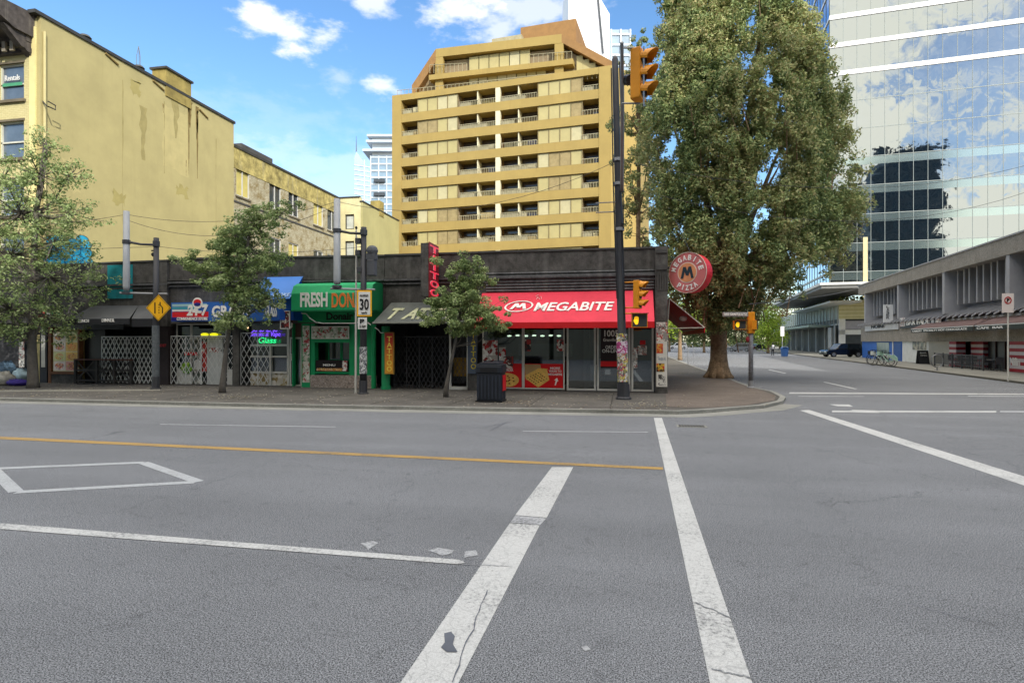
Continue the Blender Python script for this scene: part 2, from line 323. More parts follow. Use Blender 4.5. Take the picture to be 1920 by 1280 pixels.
# ------------------------------------------------------------------ asphalt and paint
def asphalt(name, base, lo=.2, hi=2.2, cracks=True):
    m = bpy.data.materials.new(name); m.use_nodes = True; nt = m.node_tree; b = nt.nodes['Principled BSDF']
    tc = N(nt, 'ShaderNodeTexCoord')
    n1 = N(nt, 'ShaderNodeTexNoise', Scale=95.0, Detail=2.0, Roughness=.9); L(nt, tc.outputs['Object'], n1.inputs['Vector'])
    r1 = N(nt, 'ShaderNodeMapRange'); L(nt, n1.outputs['Fac'], r1.inputs[0]); r1.inputs[1].default_value = .40; r1.inputs[2].default_value = .62; r1.inputs[3].default_value = lo; r1.inputs[4].default_value = hi
    n2 = N(nt, 'ShaderNodeTexNoise', Scale=.35, Detail=7.0, Roughness=.6); L(nt, tc.outputs['Object'], n2.inputs['Vector'])
    r2 = N(nt, 'ShaderNodeMapRange'); L(nt, n2.outputs['Fac'], r2.inputs[0]); r2.inputs[1].default_value = .3; r2.inputs[2].default_value = .7; r2.inputs[3].default_value = .9; r2.inputs[4].default_value = 1.08
    mp = N(nt, 'ShaderNodeMapping'); mp.inputs['Scale'].default_value = (.05, .9, 1); L(nt, tc.outputs['Object'], mp.inputs['Vector'])
    n3 = N(nt, 'ShaderNodeTexNoise', Scale=1.0, Detail=6.0); L(nt, mp.outputs[0], n3.inputs['Vector'])
    r3 = N(nt, 'ShaderNodeMapRange'); L(nt, n3.outputs['Fac'], r3.inputs[0]); r3.inputs[1].default_value = .35; r3.inputs[2].default_value = .7; r3.inputs[3].default_value = .92; r3.inputs[4].default_value = 1.08
    n5 = N(nt, 'ShaderNodeTexNoise', Scale=5.0, Detail=8.0, Roughness=.75); L(nt, tc.outputs['Object'], n5.inputs['Vector'])
    r5 = N(nt, 'ShaderNodeMapRange'); L(nt, n5.outputs['Fac'], r5.inputs[0]); r5.inputs[1].default_value = .3; r5.inputs[2].default_value = .45; r5.inputs[3].default_value = .72; r5.inputs[4].default_value = 1
    m1 = N(nt, 'ShaderNodeMath', operation='MULTIPLY'); L(nt, r1.outputs[0], m1.inputs[0]); L(nt, r2.outputs[0], m1.inputs[1])
    m2 = N(nt, 'ShaderNodeMath', operation='MULTIPLY'); L(nt, m1.outputs[0], m2.inputs[0]); L(nt, r3.outputs[0], m2.inputs[1])
    m3 = N(nt, 'ShaderNodeMath', operation='MULTIPLY'); L(nt, m2.outputs[0], m3.inputs[0]); L(nt, r5.outputs[0], m3.inputs[1])
    n6 = N(nt, 'ShaderNodeTexNoise', Scale=22.0, Detail=4.0, Roughness=.9); L(nt, tc.outputs['Object'], n6.inputs['Vector'])
    r6 = N(nt, 'ShaderNodeMapRange'); L(nt, n6.outputs['Fac'], r6.inputs[0]); r6.inputs[1].default_value = .38; r6.inputs[2].default_value = .64; r6.inputs[3].default_value = .86; r6.inputs[4].default_value = 1.15
    m6 = N(nt, 'ShaderNodeMath', operation='MULTIPLY'); L(nt, m3.outputs[0], m6.inputs[0]); L(nt, r6.outputs[0], m6.inputs[1]); fac = m6.outputs[0]
    if cracks:
        nw = N(nt, 'ShaderNodeTexNoise', Scale=1.2, Detail=6.0, Roughness=.7); L(nt, tc.outputs['Object'], nw.inputs['Vector'])
        ma = N(nt, 'ShaderNodeVectorMath', operation='MULTIPLY_ADD'); L(nt, nw.outputs['Color'], ma.inputs[0]); ma.inputs[1].default_value = (1.2,1.2,0); L(nt, tc.outputs['Object'], ma.inputs[2])
        vo = N(nt, 'ShaderNodeTexVoronoi', Scale=.28, feature='DISTANCE_TO_EDGE'); L(nt, ma.outputs[0], vo.inputs['Vector'])
        rv = N(nt, 'ShaderNodeMapRange'); L(nt, vo.outputs['Distance'], rv.inputs[0]); rv.inputs[1].default_value = .0; rv.inputs[2].default_value = .0028; rv.inputs[3].default_value = .62; rv.inputs[4].default_value = 1
        m4 = N(nt, 'ShaderNodeMath', operation='MULTIPLY'); L(nt, fac, m4.inputs[0]); L(nt, rv.outputs[0], m4.inputs[1]); fac = m4.outputs[0]
    s = N(nt, 'ShaderNodeVectorMath', operation='SCALE'); s.inputs[0].default_value = srgb(base)[:3]; L(nt, fac, s.inputs['Scale'])
    L(nt, s.outputs[0], b.inputs['Base Color']); b.inputs['Roughness'].default_value = .93; b.inputs['Specular IOR Level'].default_value = .15
    bp = N(nt, 'ShaderNodeBump', Strength=.15, Distance=.003); L(nt, n1.outputs['Fac'], bp.inputs['Height']); L(nt, bp.outputs[0], b.inputs['Normal'])
    MATS[name] = m; return m
def roadpaint(name, col, wear=.5, under='#4c4e50'):
    m = bpy.data.materials.new(name); m.use_nodes = True; nt = m.node_tree; b = nt.nodes['Principled BSDF']
    tc = N(nt, 'ShaderNodeTexCoord')
    n1 = N(nt, 'ShaderNodeTexNoise', Scale=26.0, Detail=6.0, Roughness=.8); L(nt, tc.outputs['Object'], n1.inputs['Vector'])
    n2 = N(nt, 'ShaderNodeTexNoise', Scale=1.3, Detail=4.0); L(nt, tc.outputs['Object'], n2.inputs['Vector'])
    ad = N(nt, 'ShaderNodeMath', operation='MULTIPLY_ADD'); L(nt, n2.outputs['Fac'], ad.inputs[0]); ad.inputs[1].default_value = .5; L(nt, n1.outputs['Fac'], ad.inputs[2])
    r1 = N(nt, 'ShaderNodeMapRange'); L(nt, ad.outputs[0], r1.inputs[0]); r1.inputs[1].default_value = .90-wear*.22; r1.inputs[2].default_value = 1.06-wear*.2; r1.inputs[3].default_value = 0; r1.inputs[4].default_value = .8
    vo = N(nt, 'ShaderNodeTexVoronoi', Scale=5.5, feature='DISTANCE_TO_EDGE')
    nw = N(nt, 'ShaderNodeTexNoise', Scale=6.0, Detail=3.0); L(nt, tc.outputs['Object'], nw.inputs['Vector'])
    ma = N(nt, 'ShaderNodeVectorMath', operation='MULTIPLY_ADD'); L(nt, nw.outputs['Color'], ma.inputs[0]); ma.inputs[1].default_value = (.2,.2,0); L(nt, tc.outputs['Object'], ma.inputs[2]); L(nt, ma.outputs[0], vo.inputs['Vector'])
    rv = N(nt, 'ShaderNodeMapRange'); L(nt, vo.outputs['Distance'], rv.inputs[0]); rv.inputs[1].default_value = 0; rv.inputs[2].default_value = .03; rv.inputs[3].default_value = .3; rv.inputs[4].default_value = 0
    mxx = N(nt, 'ShaderNodeMath', operation='MAXIMUM'); L(nt, r1.outputs[0], mxx.inputs[0]); L(nt, rv.outputs[0], mxx.inputs[1])
    n3 = N(nt, 'ShaderNodeTexNoise', Scale=110.0, Detail=2.0, Roughness=.9); L(nt, tc.outputs['Object'], n3.inputs['Vector'])
    r3 = N(nt, 'ShaderNodeMapRange'); L(nt, n3.outputs['Fac'], r3.inputs[0]); r3.inputs[1].default_value = .35; r3.inputs[2].default_value = .65; r3.inputs[3].default_value = .75; r3.inputs[4].default_value = 1.15
    s = N(nt, 'ShaderNodeVectorMath', operation='SCALE'); s.inputs[0].default_value = srgb(col)[:3]; L(nt, r3.outputs[0], s.inputs['Scale'])
    mx = N(nt, 'ShaderNodeMix', data_type='RGBA'); L(nt, mxx.outputs[0], mx.inputs[0]); L(nt, s.outputs[0], mx.inputs[6]); mx.inputs[7].default_value = srgb(under)
    L(nt, mx.outputs[2], b.inputs['Base Color']); b.inputs['Roughness'].default_value = .75
    MATS[name] = m; return m
M_asph = asphalt('asphalt', '#6c6e71')
M_white = roadpaint('white_paint', '#bcbdbb', .6)
M_white2 = roadpaint('worn_white_paint', '#a9abad', .75)
M_yel = roadpaint('yellow_paint', '#a8884a', .7)
M_conc = mat('kerb_concrete', '#85857f', .85, .22, 1.2, .3, 40, fine=30)
M_walk = mat('dark_pavement', '#57544f', .9, .3, .7, .4, 60, fine=28)
M_brown = mat('brown_pavement', '#665d55', .85, .2, 1.0, .3, 60, fine=18)
M_walk2 = mat('pale_pavement', '#7d7b72', .85, .2, .6, .3, 60, fine=12)
struct(MB().poly([(-500,-120,0),(500,-120,0),(500,900,0),(-500,900,0)]).build('ground', M_asph))
# near pavement with its rounded corner
kerb_px = [(1200,769.5),(1272,771),(1330,768),(1371,764.5),(1431,760),(1467,752),(1472,744),(1452,734),(1417,727),(1385,716),(1366,708)]
kp = [G(a, b, KZ) for a, b in kerb_px]
YK = G(900,765,KZ).y; YK0 = G(20,747,KZ).y
path = [Vector((-95, YK0, KZ)), G(20,747,KZ), G(480,757.5,KZ), G(900,765,KZ)]+kp+[Vector((kp[-1].x-.1, 45, KZ)), Vector((kp[-1].x+.6, 170, KZ))]
pts = path+[Vector((-95, 170, KZ))]
struct(MB().prism([(p.x, p.y, -.05) for p in pts], (0,0,KZ+.05)).build('pavement', M_walk))
def ribbon(path, w0, w1, z0, z1, m, name):
    """a band along a path between offsets w0 and w1 (right hand side positive)"""
    b = MB(); P = [Vector((p.x, p.y, 0)) for p in path]; L0 = []; L1 = []
    for i, p in enumerate(P):
        t = (P[min(i+1, len(P)-1)]-P[max(i-1, 0)]).normalized(); n = Vector((t.y, -t.x, 0))
        L0.append(p+n*w0); L1.append(p+n*w1)
    for i in range(len(P)-1):
        b.prism([(L0[i].x,L0[i].y,z0),(L0[i+1].x,L0[i+1].y,z0),(L1[i+1].x,L1[i+1].y,z0),(L1[i].x,L1[i].y,z0)], (0,0,z1-z0)) if z1-z0 > .01 else \
        b.poly([(L0[i].x,L0[i].y,z0),(L0[i+1].x,L0[i+1].y,z0),(L1[i+1].x,L1[i+1].y,z0),(L1[i].x,L1[i].y,z0)])
    return struct(b.build(name, m))
ribbon(path, -.16, .02, 0.0, KZ+.012, M_conc, 'kerb')
ribbon(path[:10], .02, .62, .004, .004, M_conc, 'gutter')
struct(MB().poly([G(a,b,KZ+.006) for a,b in [(1246,700),(1345,706),(1380,714.5),(1420,728),(1455,742),(1452,750),(1400,759),(1340,763),(1290,764),(1250,762)]]).build('corner_paving', M_brown))
# concrete joint strips across the pavement
b = MB()
for x in np.arange(-34, 2, 2.4): b.poly([(x,YK+.4,KZ+.004),(x+.03,YK+.4,KZ+.004),(x+.03,22,KZ+.004),(x,22,KZ+.004)])
for y in (YK+.9, 19.2): b.poly([(-40,y,KZ+.0045),(1,y,KZ+.0045),(1,y+.03,KZ+.0045),(-40,y+.03,KZ+.0045)])
struct(b.build('pavement_joint', mat('joint','#35322f',.9,.2)))
# pale worn strip by the tree pits
struct(MB().poly([G(-60,731,KZ+.008),G(300,729.5,KZ+.008),G(300,732,KZ+.008),G(-60,735,KZ+.008)]).build('pavement_strip', M_walk2))
# markings, each a painted sheet
def mark(pxs, m=None, z=.004):
    return struct(MB().poly([G(a, b, z) for a, b in pxs]).build('road_marking', m or M_white))
mark([(1226,783),(1241,783),(1452,1400),(1357,1400)])
mark([(1035,875),(1075,875),(1025,970),(966,965)]); mark([(956,980),(1012,984),(805,1385),(678,1385)])
mark([(966,966),(1025,971),(1013,983),(957,979)], M_white2, .0045)
mark([(1500,769),(1517,768),(2100,948),(2100,970)])
mark([(-300,804),(1243,875.5),(1243,880),(-300,809)], M_yel, .005)
mark([(-400,951),(0,980),(860,1048.5),(872,1054),(860,1057),(0,991),(-400,960)], None, .006)
M_dia = roadpaint('faded_white_paint', '#a9acae', .5)
def strip(p, q, w, m, z=.004):
    a = G(*p, z); c = G(*q, z); t = (c-a).normalized(); n = Vector((-t.y, t.x, 0))*w/2
    return MB().poly([a-n, c-n, c+n, a+n])
dm = MB()
for p, q, z in [((-14,878),(268,866.5),.004),((268,866.5),(372,902.5),.0045),((366,903),(30,922),.004),((30,921),(-14,878),.0045)]:
    s_ = strip(p, q, .16, M_dia, z); dm.add(s_.v, s_.f)
struct(dm.build('diamond_marking', M_dia))
mark([(1480,735.2),(1960,738),(1960,739.8),(1480,737.6)]); mark([(1496,742),(1620,742.4),(1620,743.4),(1496,743)], M_white2); mark([(1560,769.3),(1868,770),(1868,773),(1560,772.3)])
mark([(1875,770),(1990,770.5),(1990,773),(1875,772.5)], M_white2); mark([(1555,757.5),(1592,758),(1600,762),(1570,761)]); mark([(1596,768),(1642,769),(1650,773.6),(1604,773)], None, .006)
for q in ([(1543,716),(1547,715.5),(1608,728.8),(1602,729.3)], [(1440,693),(1443,692.6),(1475,699.4),(1471,699.8)], [(1815,741.5),(1990,742.5),(1990,743.7),(1815,742.7)]): mark(q, M_white2 if q[0][0] > 1600 else None)
mark([(300,794.5),(630,799.5),(630,800.5),(300,795.4)], M_white2); mark([(980,807.3),(1215,809),(1215,810.2),(980,808.4)], M_white2)
for q in ([(676,1018),(700,1013),(709,1017),(690,1030),(686,1024)], [(800,1032),(822,1026),(852,1031),(846,1037),(828,1041),(815,1035)], [(872,1033),(893,1031),(896,1040),(870,1045)], [(1090,1212),(1101,1209),(1107,1216),(1097,1220)]): mark(q, M_white2, .005)
# dark foot-shaped stain and saw cuts in the paint
M_dark = mat('tar', '#5b5f68', .8, .3); M_crk = mat('old_crack', '#7c7e80', .9, .3, 20)
mark([(833,1186),(846,1183),(853,1192),(849,1206),(858,1221),(838,1221),(827,1212),(834,1203)], M_dark, .0085)
rc = random.Random(4)
for p, q, ww, mm in [((1304,1128),(1374,1158),.009,M_crk), ((1334,1252),(1412,1270),.008,M_crk), ((914,1105),(848,1278),.006,M_dark), ((860,1056),(960,1061),.006,M_crk), ((905,800),(960,790),.02,M_dark),((920,806),(948,792),.02,M_dark),((1700,1130),(1840,1165),.004,M_dark)]:
    b = MB(); A_ = G(*p, .0095); B_ = G(*q, .0095); nseg = 14; tt_ = (B_-A_).normalized(); nn_ = Vector((-tt_.y,tt_.x,0)); P_ = []
    for i in range(nseg+1): P_.append(A_.lerp(B_, i/nseg)+nn_*(rc.uniform(-.012,.012)*min(i, nseg-i, 3)/3))
    for i in range(nseg):
        w0_, w1_ = ww*rc.uniform(.3,.9), ww*rc.uniform(.3,.9); b.poly([P_[i]-nn_*w0_, P_[i+1]-nn_*w1_, P_[i+1]+nn_*w1_, P_[i]+nn_*w0_])
    struct(b.build('road_crack', mm))
# drain cover
g = G(1297,798.5,.006); dr = MB().box(g.x-.32,g.y-.16,.003,g.x+.32,g.y+.16,.012); o = dr.build('drain_frame', None); bpy.data.objects.remove(o)
t = thing('drain_grate', 'dark rectangular drain grate set in the asphalt by the top of the white crosswalk line', 'drain', (g.x, g.y, 0))
MB().box(-.34,-.2,.002,.34,.2,.008).build('frame', M_conc, t, local=True)
b = MB()
for i in range(9): b.box(-.29+i*.066,-.15,.009,-.29+i*.066+.04,.15,.014)
b.build('bar', mat('black_iron','#2a2b2e',.6,.2,metal=.3), t, local=True)
# leaves on the pavement
b = MB()
for i in range(1500):
    x = random.uniform(-34, 7); y = random.uniform(YK+.05, 22.2) if x < 1 else random.uniform(18, 40)
    if x > 1 and (x > 5.6 or random.random() < .5): continue
    if random.random() < .25: x = random.choice([-24.5,-13,-3.5,.8])+random.gauss(0,.5); y = 18+random.gauss(0,.5)
    s_ = random.uniform(.02,.06); a = random.random()*6.3; c, d = math.cos(a)*s_, math.sin(a)*s_; z = KZ+.014
    b.poly([(x+c,y+d,z),(x-d*.5,y+c*.5,z+.01),(x-c,y-d,z),(x+d*.5,y-c*.5,z+.008)])
lv = b.build('fallen_leaves', leafmat('dry_leaf', ['#5c5440','#a39a80','#c9c3b0','#8d6f45']), kind='stuff')
# ------------------------------------------------------------------ the row of single-storey shops
YF = 22.3
def X(px): return onY(px, 640, YF).x
def Z(px, py): return onY(px, py, YF).z
M_blk = mat('black_painted_render', '#4d4b48', .85, .5, 1.6, .5, 14, streak=.75, dirt='#6f6e6a', fine=5)
M_blk2 = mat('black_cornice', '#565657', .8, .5, 2.5, .5, 8, streak=.7, dirt='#83817b', fine=9)
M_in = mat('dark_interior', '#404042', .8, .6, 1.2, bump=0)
M_grey = mat('weathered_grey', '#4b4a48', .8, .3, 1.4, .3, streak=.5, dirt='#2a2826')
M_metal = mat('steel', '#8a8c8e', .4, .15, metal=.8)
M_alu = mat('aluminium_frame', '#cfcdc5', .45, .12, metal=.2)
M_gate = mat('galvanised_gate', '#cfd0ce', .5, .15, metal=.3)
M_gateb = mat('black_gate', '#47484b', .5, .2, metal=.3)
M_glass = glassmat('shop_glass')
M_wht = mat('white_lettering', '#e8e6e0', .5, .06, bump=0)
TOPZ = Z(1000, 472)
def shell(t, x0, x1, z_open, zt0, zt1, y0=YF, depth=11.5, wallm=M_blk, back=2.6, step=None):
    """upper wall, party piers, dark room, roof; z_open is the head of the shopfront"""
    zt = (zt0+zt1)/2
    MB().box(x0, y0, z_open, x1, y0+.3, zt-.9).build('wall', wallm, t)
    MB().prism([(x0,y0-.05,zt0-.92),(x1,y0-.05,zt1-.92),(x1,y0-.05,zt1),(x0,y0-.05,zt0)], (0,.38,0)).build('parapet', wallm, t)
    MB().prism([(x0,y0-.10,zt0),(x1,y0-.10,zt1),(x1,y0-.10,zt1+.07),(x0,y0-.10,zt0+.07)], (0,.48,0)).build('coping', M_grey, t)
    MB().box(x0, y0-.16, zt-1.02, x1, y0+.02, zt-.94).box(x0, y0-.09, zt-1.16, x1, y0+.02, zt-1.1).build('cornice', M_blk2, t)
    MB().box(x0+.01, y0+.33, z_open+.35, x1-.01, y0+depth, zt-.6).build('roof', M_grey, t)
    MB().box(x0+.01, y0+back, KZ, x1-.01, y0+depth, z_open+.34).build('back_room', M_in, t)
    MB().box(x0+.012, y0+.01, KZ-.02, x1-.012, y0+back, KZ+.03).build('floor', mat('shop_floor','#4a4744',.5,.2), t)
def fold_gate(t, x0, x1, z0, z1, y, m, pitch=.2, name='security_gate', lean=1.0, w=.012):
    b = MB(); n = max(2, int((x1-x0)/pitch)); dx = (x1-x0)/n; cell = dx*2*lean; k = int((z1-z0)/cell)+1
    ch = (z1-z0)/k
    for i in range(n):
        for j in range(k):
            a = x0+i*dx; z = z0+j*ch
            for (p, q, yy) in (((a,z),(a+dx,z+ch),y), ((a+dx,z),(a,z+ch),y+.012)):
                v = Vector((q[0]-p[0],0,q[1]-p[1])).normalized(); nn = Vector((-v.z,0,v.x))*w
                b.prism([Vector((p[0],yy,p[1]))-nn, Vector((q[0],yy,q[1]))-nn, Vector((q[0],yy,q[1]))+nn, Vector((p[0],yy,p[1]))+nn], (0,.01,0))
    for i in range(0, n+1, 3): b.box(x0+i*dx-.014, y-.012, z0, x0+i*dx+.014, y-.002, z1)
    b.box(x0, y-.02, z1, x1, y+.02, z1+.04)
    return b.build(name, m, t)
def awning(t, x0, x1, z_wall, z_front, proj, m, val=.22, sidein=0, y=YF, valm=None, ends=True, inset=0):
    """sloped canvas with valance and closed ends; returns frame for lettering"""
    y1 = y-proj; q = .03
    MB().prism([(x0+inset,y-.06,z_wall),(x1-inset,y-.06,z_wall),(x1,y1,z_front),(x0,y1,z_front)], Vector((0,.02,-.03))).build('awning', m, t)
    b = MB().box(x0, y1-.012, z_front-val, x1, y1+.012, z_front-.002)
    b.build('valance', valm or m, t)
    if ends:
        for xx, xi in ((x0, x0+inset), (x1-.02, x1-.02-inset)):
            MB().prism([(xi,y-.07,z_wall-.03),(xx,y1+.014,z_front-.04),(xx,y1+.014,z_front-val),(xx,y-.07,z_front-val)], (.018,0,0)).build('awning_end', valm or m, t)
    a = Vector((x0,y1,z_front)); up = Vector((0,proj-.06,z_wall-z_front)).normalized()
    return a, up
# ---- tattoo, pizza, donair, blue shop, restaurant : boundaries along the front
xA, xB, xC, xD, xE, xF = X(90), X(319), X(547), X(722), X(897), X(1252)
# ===== pizza shop on the corner
t = thing('pizza_shop', 'black corner shop with a long red MEGABITE awning and red pizza posters', 'shop', ((xE+xF)/2, YF, 0))
zo = Z(1000, 607)
shell(t, xE, xF, zo, Z(930,474), Z(1240,466), back=5.5)
xl0, xl1 = X(912), X(1226)
b = MB()
for i in range(7):
    z = Z(1000, 510)+(Z(1000,545)-Z(1000,510))*i/6.5
    b.prism([(xl0,YF-.06,z),(xl0,YF-.10,z-.05),(xl0,YF-.02,z-.11),(xl0,YF-.012,z-.03)], (xl1-xl0,0,0))
b.build('louvre_panel', M_blk2, t)
MB().box(X(1228), YF-.22, KZ, xF-.02, YF+.32, TOPZ+.02).build('shop_pier', M_blk, t)
b = MB()
for k in range(5):
    xx = X(1232)+k*.085; b.box(xx, YF-.25, Z(1240,545), xx+.045, YF-.215, Z(1240,512))
b.build('fluting', M_grey, t)
MB().box(X(1230), YF-.27, Z(1240,507), xF-.03, YF-.222, Z(1240,499)).build('pier_moulding', M_grey, t); MB().box(X(1230), YF-.26, Z(1240,476), xF-.03, YF-.222, Z(1240,470)).build('pier_moulding', M_grey, t)
M_red = mat('red_canvas', '#d8344a', .65, .10, 1.2, .35, 5, streak=.3, dirt='#b02038'); M_redv = mat('red_valance', '#c8141c', .6, .1, 3, .2, 8)
zt_, zf_ = Z(1000,548), onY(1000,604,YF-1.25).z
ax0, ax1 = X(905), onY(1226,640,YF-.8).x
a, up = awning(t, ax0, ax1, zt_, zf_, 1.25, M_red, .22, valm=M_redv)
def onawn(px, py, a, up, xdir=X_):
    r = ray(px, py); n = Vector(xdir).cross(up); tt = (a-Vector((0,0,H))).dot(n)/r.dot(n); return r*tt+Vector((0,0,H))
p0 = onawn(1000, 584, a, up); p1 = onawn(1152, 567, a, up)
nrm = X_.cross(up)*.02
text('MEGABITE', M_wht, p0+nrm, X_, up, w=p1.x-p0.x, h=(p1-p0).dot(up)+.02, parent=t, bold=.018, shear=.25)
c = onawn(973, 575, a, up)
b = MB(); ring = 28
for k in range(ring):
    w0, w1 = 2*math.pi*k/ring, 2*math.pi*(k+1)/ring
    f_ = lambda w, r: c+nrm+X_*(.54*r*math.cos(w))+up*(.31*r*math.sin(w))+X_*(.1*r*math.sin(w))
    b.prism([f_(w0,.88), f_(w1,.88), f_(w1,1), f_(w0,1)], nrm*.5)
b.build('emblem_ring', M_wht, t)
glyph_m(c+nrm*1.2, X_, (up+X_*.2), .62, .33, .2, M_wht, t, 'emblem')
# painted scribble on the awning
b = MB(); s0 = onawn(1006, 562, a, up)+nrm
b.tube([s0, s0+up*.13+X_*.03, s0+up*.2-X_*.04, s0+up*.26+X_*.05], .012, 5).tube([s0+X_*.12, s0+up*.14+X_*.06, s0+up*.15+X_*.16, s0+up*.02+X_*.19], .012, 5)
b.build('graffiti', mat('pale_pink','#e3b3b0',.6,.1), t)
# shopfront
def frame_rect(b, x0, x1, z0, z1, y, w=.05, d=.06):
    b.box(x0,y,z0,x1,y+d,z0+w).box(x0,y,z1-w,x1,y+d,z1).box(x0,y,z0+w,x0+w,y+d,z1-w).box(x1-w,y,z0+w,x1,y+d,z1-w)
zb = KZ+.06
yG = YF+.12
zh = Z(1000, 609)
def shopwin(t, x0, x1, z0, z1, name='window', m=None, y=yG, w=.05, glass=True, label=None):
    b = MB(); frame_rect(b, x0, x1, z0, z1, y, w); fr = b.build(name, m or M_alu, t, label=label)
    if glass: MB().box(x0+w, y+.025, z0+w, x1-w, y+.033, z1-w).build('pane', M_glass, fr)
    return fr
shopwin(t, X(903), X(980), zb, zh); shopwin(t, X(980)+.002, X(1058), zb, zh)
for p, q in ((1062,1117),(1119,1182),(1184,1226)):
    d = shopwin(t, X(p), X(q), zb-.02, zh, name='door', w=.07)
MB().box(X(1124), yG-.05, 1.0, X(1124)+.03, yG-.02, 1.35).build('door_handle', M_metal, t)
# red pizza posters in the windows
M_prd = mat('poster_red', '#d3141b', .4, .05, bump=0); M_crust = mat('pizza_cheese', '#e0b35c', .6, .25, 14, 0); M_box = mat('cardboard', '#b08f62', .7, .1, bump=0)
M_top = mat('pizza_topping', '#6e1f14', .6, .3, bump=0); M_grn = mat('pizza_basil', '#4d6a22', .6, .2, bump=0)
yP = yG-.004
pz = Z(1018, 682)
ps = MB().box(X(983), yP-.002, zb+.06, X(1055), yP, pz).build('window_poster', M_prd, t, label='red window poster showing a square pizza in an open cardboard box')
def pfan(px, py): return onY(px, py, yP)
def sheet(pts, dz, m, name, par): 
    return MB().prism([onY(p, q, yP-.003-dz) for p, q in pts], (0,-.0015,0)).build(name, m, par)
sheet([(983,683),(1013,683),(1017,708),(986,712)], 0, M_box, 'pizza_box', ps)
sheet([(984,704),(1010,690),(1026,694),(1030,712),(1009,726),(986,710)], .003, M_crust, 'pizza', ps)
sheet([(1010,690),(1027,691),(1024,699),(1013,697)], .006, M_crust, 'pizza_slice', ps)
b = MB(); g_ = MB()
for i in range(5):
    for j in range(5):
        cx = 990+i*5+j*3.6; cy = 708-i*2.2+j*2.6
        q = onY(cx, cy, yP-.008); (b if (i+j) % 4 else g_).disc(q, X_, Z_, .032, .02, 8, (0,-.0015,0))
b.build('topping', M_top, ps); g_.build('topping', M_grn, ps)
for s_, py, wpx in (('MORE', 692, 19), ('WAYS TO', 697.5, 24), ('MEGABITE', 703.5, 26)):
    q = onY(1041-wpx/2, py, yP-.006); text(s_, M_wht, q, X_, Z_, w=wpx*.0205, h=.085, parent=ps, bold=.02)
sheet([(1040,722),(1042,722),(1045,714),(1047,714.5),(1044.5,708),(1039,712.5),(1042,713)], .003, M_wht, 'arrow', ps)
ps = MB().box(X(945), yP-.002, zb+.06, X(977), yP, pz).build('window_poster', M_prd, t, label='red window poster with a round pizza below a paper notice')
q = onY(951, 712, yP-.004); b = MB(); b.disc(q, X_, Z_, .47, .27, 26, (0,-.002,0)); b.build('pizza', M_crust, ps)
b = MB()
for i in range(12):
    a_ = i*2.4; b.disc(onY(951+13*math.cos(a_)*((i % 3+1)/3), 712+7*math.sin(a_)*((i % 3+1)/3), yP-.008), X_, Z_, .04, .028, 8, (0,-.0015,0))
b.build('topping', M_top, ps)
text('ORDER', M_wht, onY(947, 696, yP-.004), X_, Z_, w=.33, h=.12, parent=ps, bold=.02)
M_po1 = postermat('flyer_red', ['#d8d2c8','#c22a2a','#efece6','#b8b0a6','#8c2622'], 6); M_po2 = postermat('flyer_dark', ['#2a2224','#b0302c','#d8d2c8','#5b2a26'], 8); M_po3 = postermat('flyer_pale', ['#d9d7cf','#bdbab0','#8f8e8a','#e9e8e3','#a54a44'], 11)
def flyer(t, x0, y0, x1, y1, m, Y=None, name='flyer', th=.004):
    yy = Y if Y is not None else yP-.003
    a = onY(x0, y0, yy); c = onY(x1, y1, yy); return MB().box(a.x, yy-th, c.z, c.x, yy, a.z).build(name, m, t)
flyer(t, 905, 638, 933, 676, M_po1); flyer(t, 936, 651, 948, 676, M_po1); flyer(t, 984, 636, 995, 658, M_po2); flyer(t, 1044, 636, 1057, 658, M_po2)
flyer(t, 944, 668, 962, 690, M_po2, yP-.012)
dk = MB().box(X(1126), yP-.002, Z(1130,690), X(1170), yP, Z(1130,614)).build('window_poster', mat('poster_black','#241517',.4,.1,bump=0), t, label='dark window poster with street number and ordering notice')
flyer(dk, 1126, 677, 1166, 687, M_prd, yP-.004, 'poster_band')
for s_, x_, y_, wp, hp in (('1005',1133,631,26,12), ('Granville St',1131,640,30,6), ('ORDER',1135,654,24,6.5), ('ON-LINE',1129,661,32,6.5)):
    text(s_, M_wht, onY(x_, y_, yP-.008), X_, Z_, w=wp*.0205, h=hp*.0205, parent=dk, bold=.02)
flyer(t, 1196, 648, 1213, 665, M_po3); flyer(t, 1186, 652, 1195, 690, M_po3); flyer(t, 1200, 638, 1210, 646, M_prd)
# notices pasted down the corner pier
yR = YF-.222
flyer(t, 1230.5, 604, 1251, 621, M_po3, yR); flyer(t, 1230.5, 621.5, 1251, 725, mat('white_board','#d9d6cc',.6,.08,2), yR, 'notice_board')
for k, (y0, y1, x0, x1) in enumerate(((622,640,1231,1253),(644,662,1231,1243),(681,697,1231,1246),(668,676,1233,1248),(702,722,1234,1248))):
    flyer(t, x0, y0, x1, y1, postermat('pasted%d' % k, [['#b51f23','#e2d8cc','#8d8c86'],['#d65a2a','#c22a1f','#d9b24a'],['#d9ad38','#c9402a','#3b2b20'],['#9aa0a4','#dedbd2','#c9c6bd'],['#46433f','#d9d6cc','#c9c6bd','#8a8781']][k], 12), yR-.006, 'notice')
text('NOTICE', mat('black_lettering','#1c1c1e',.6,.1,bump=0), onY(1232,616,yR-.006), X_, Z_, w=.32, h=.09, parent=t)
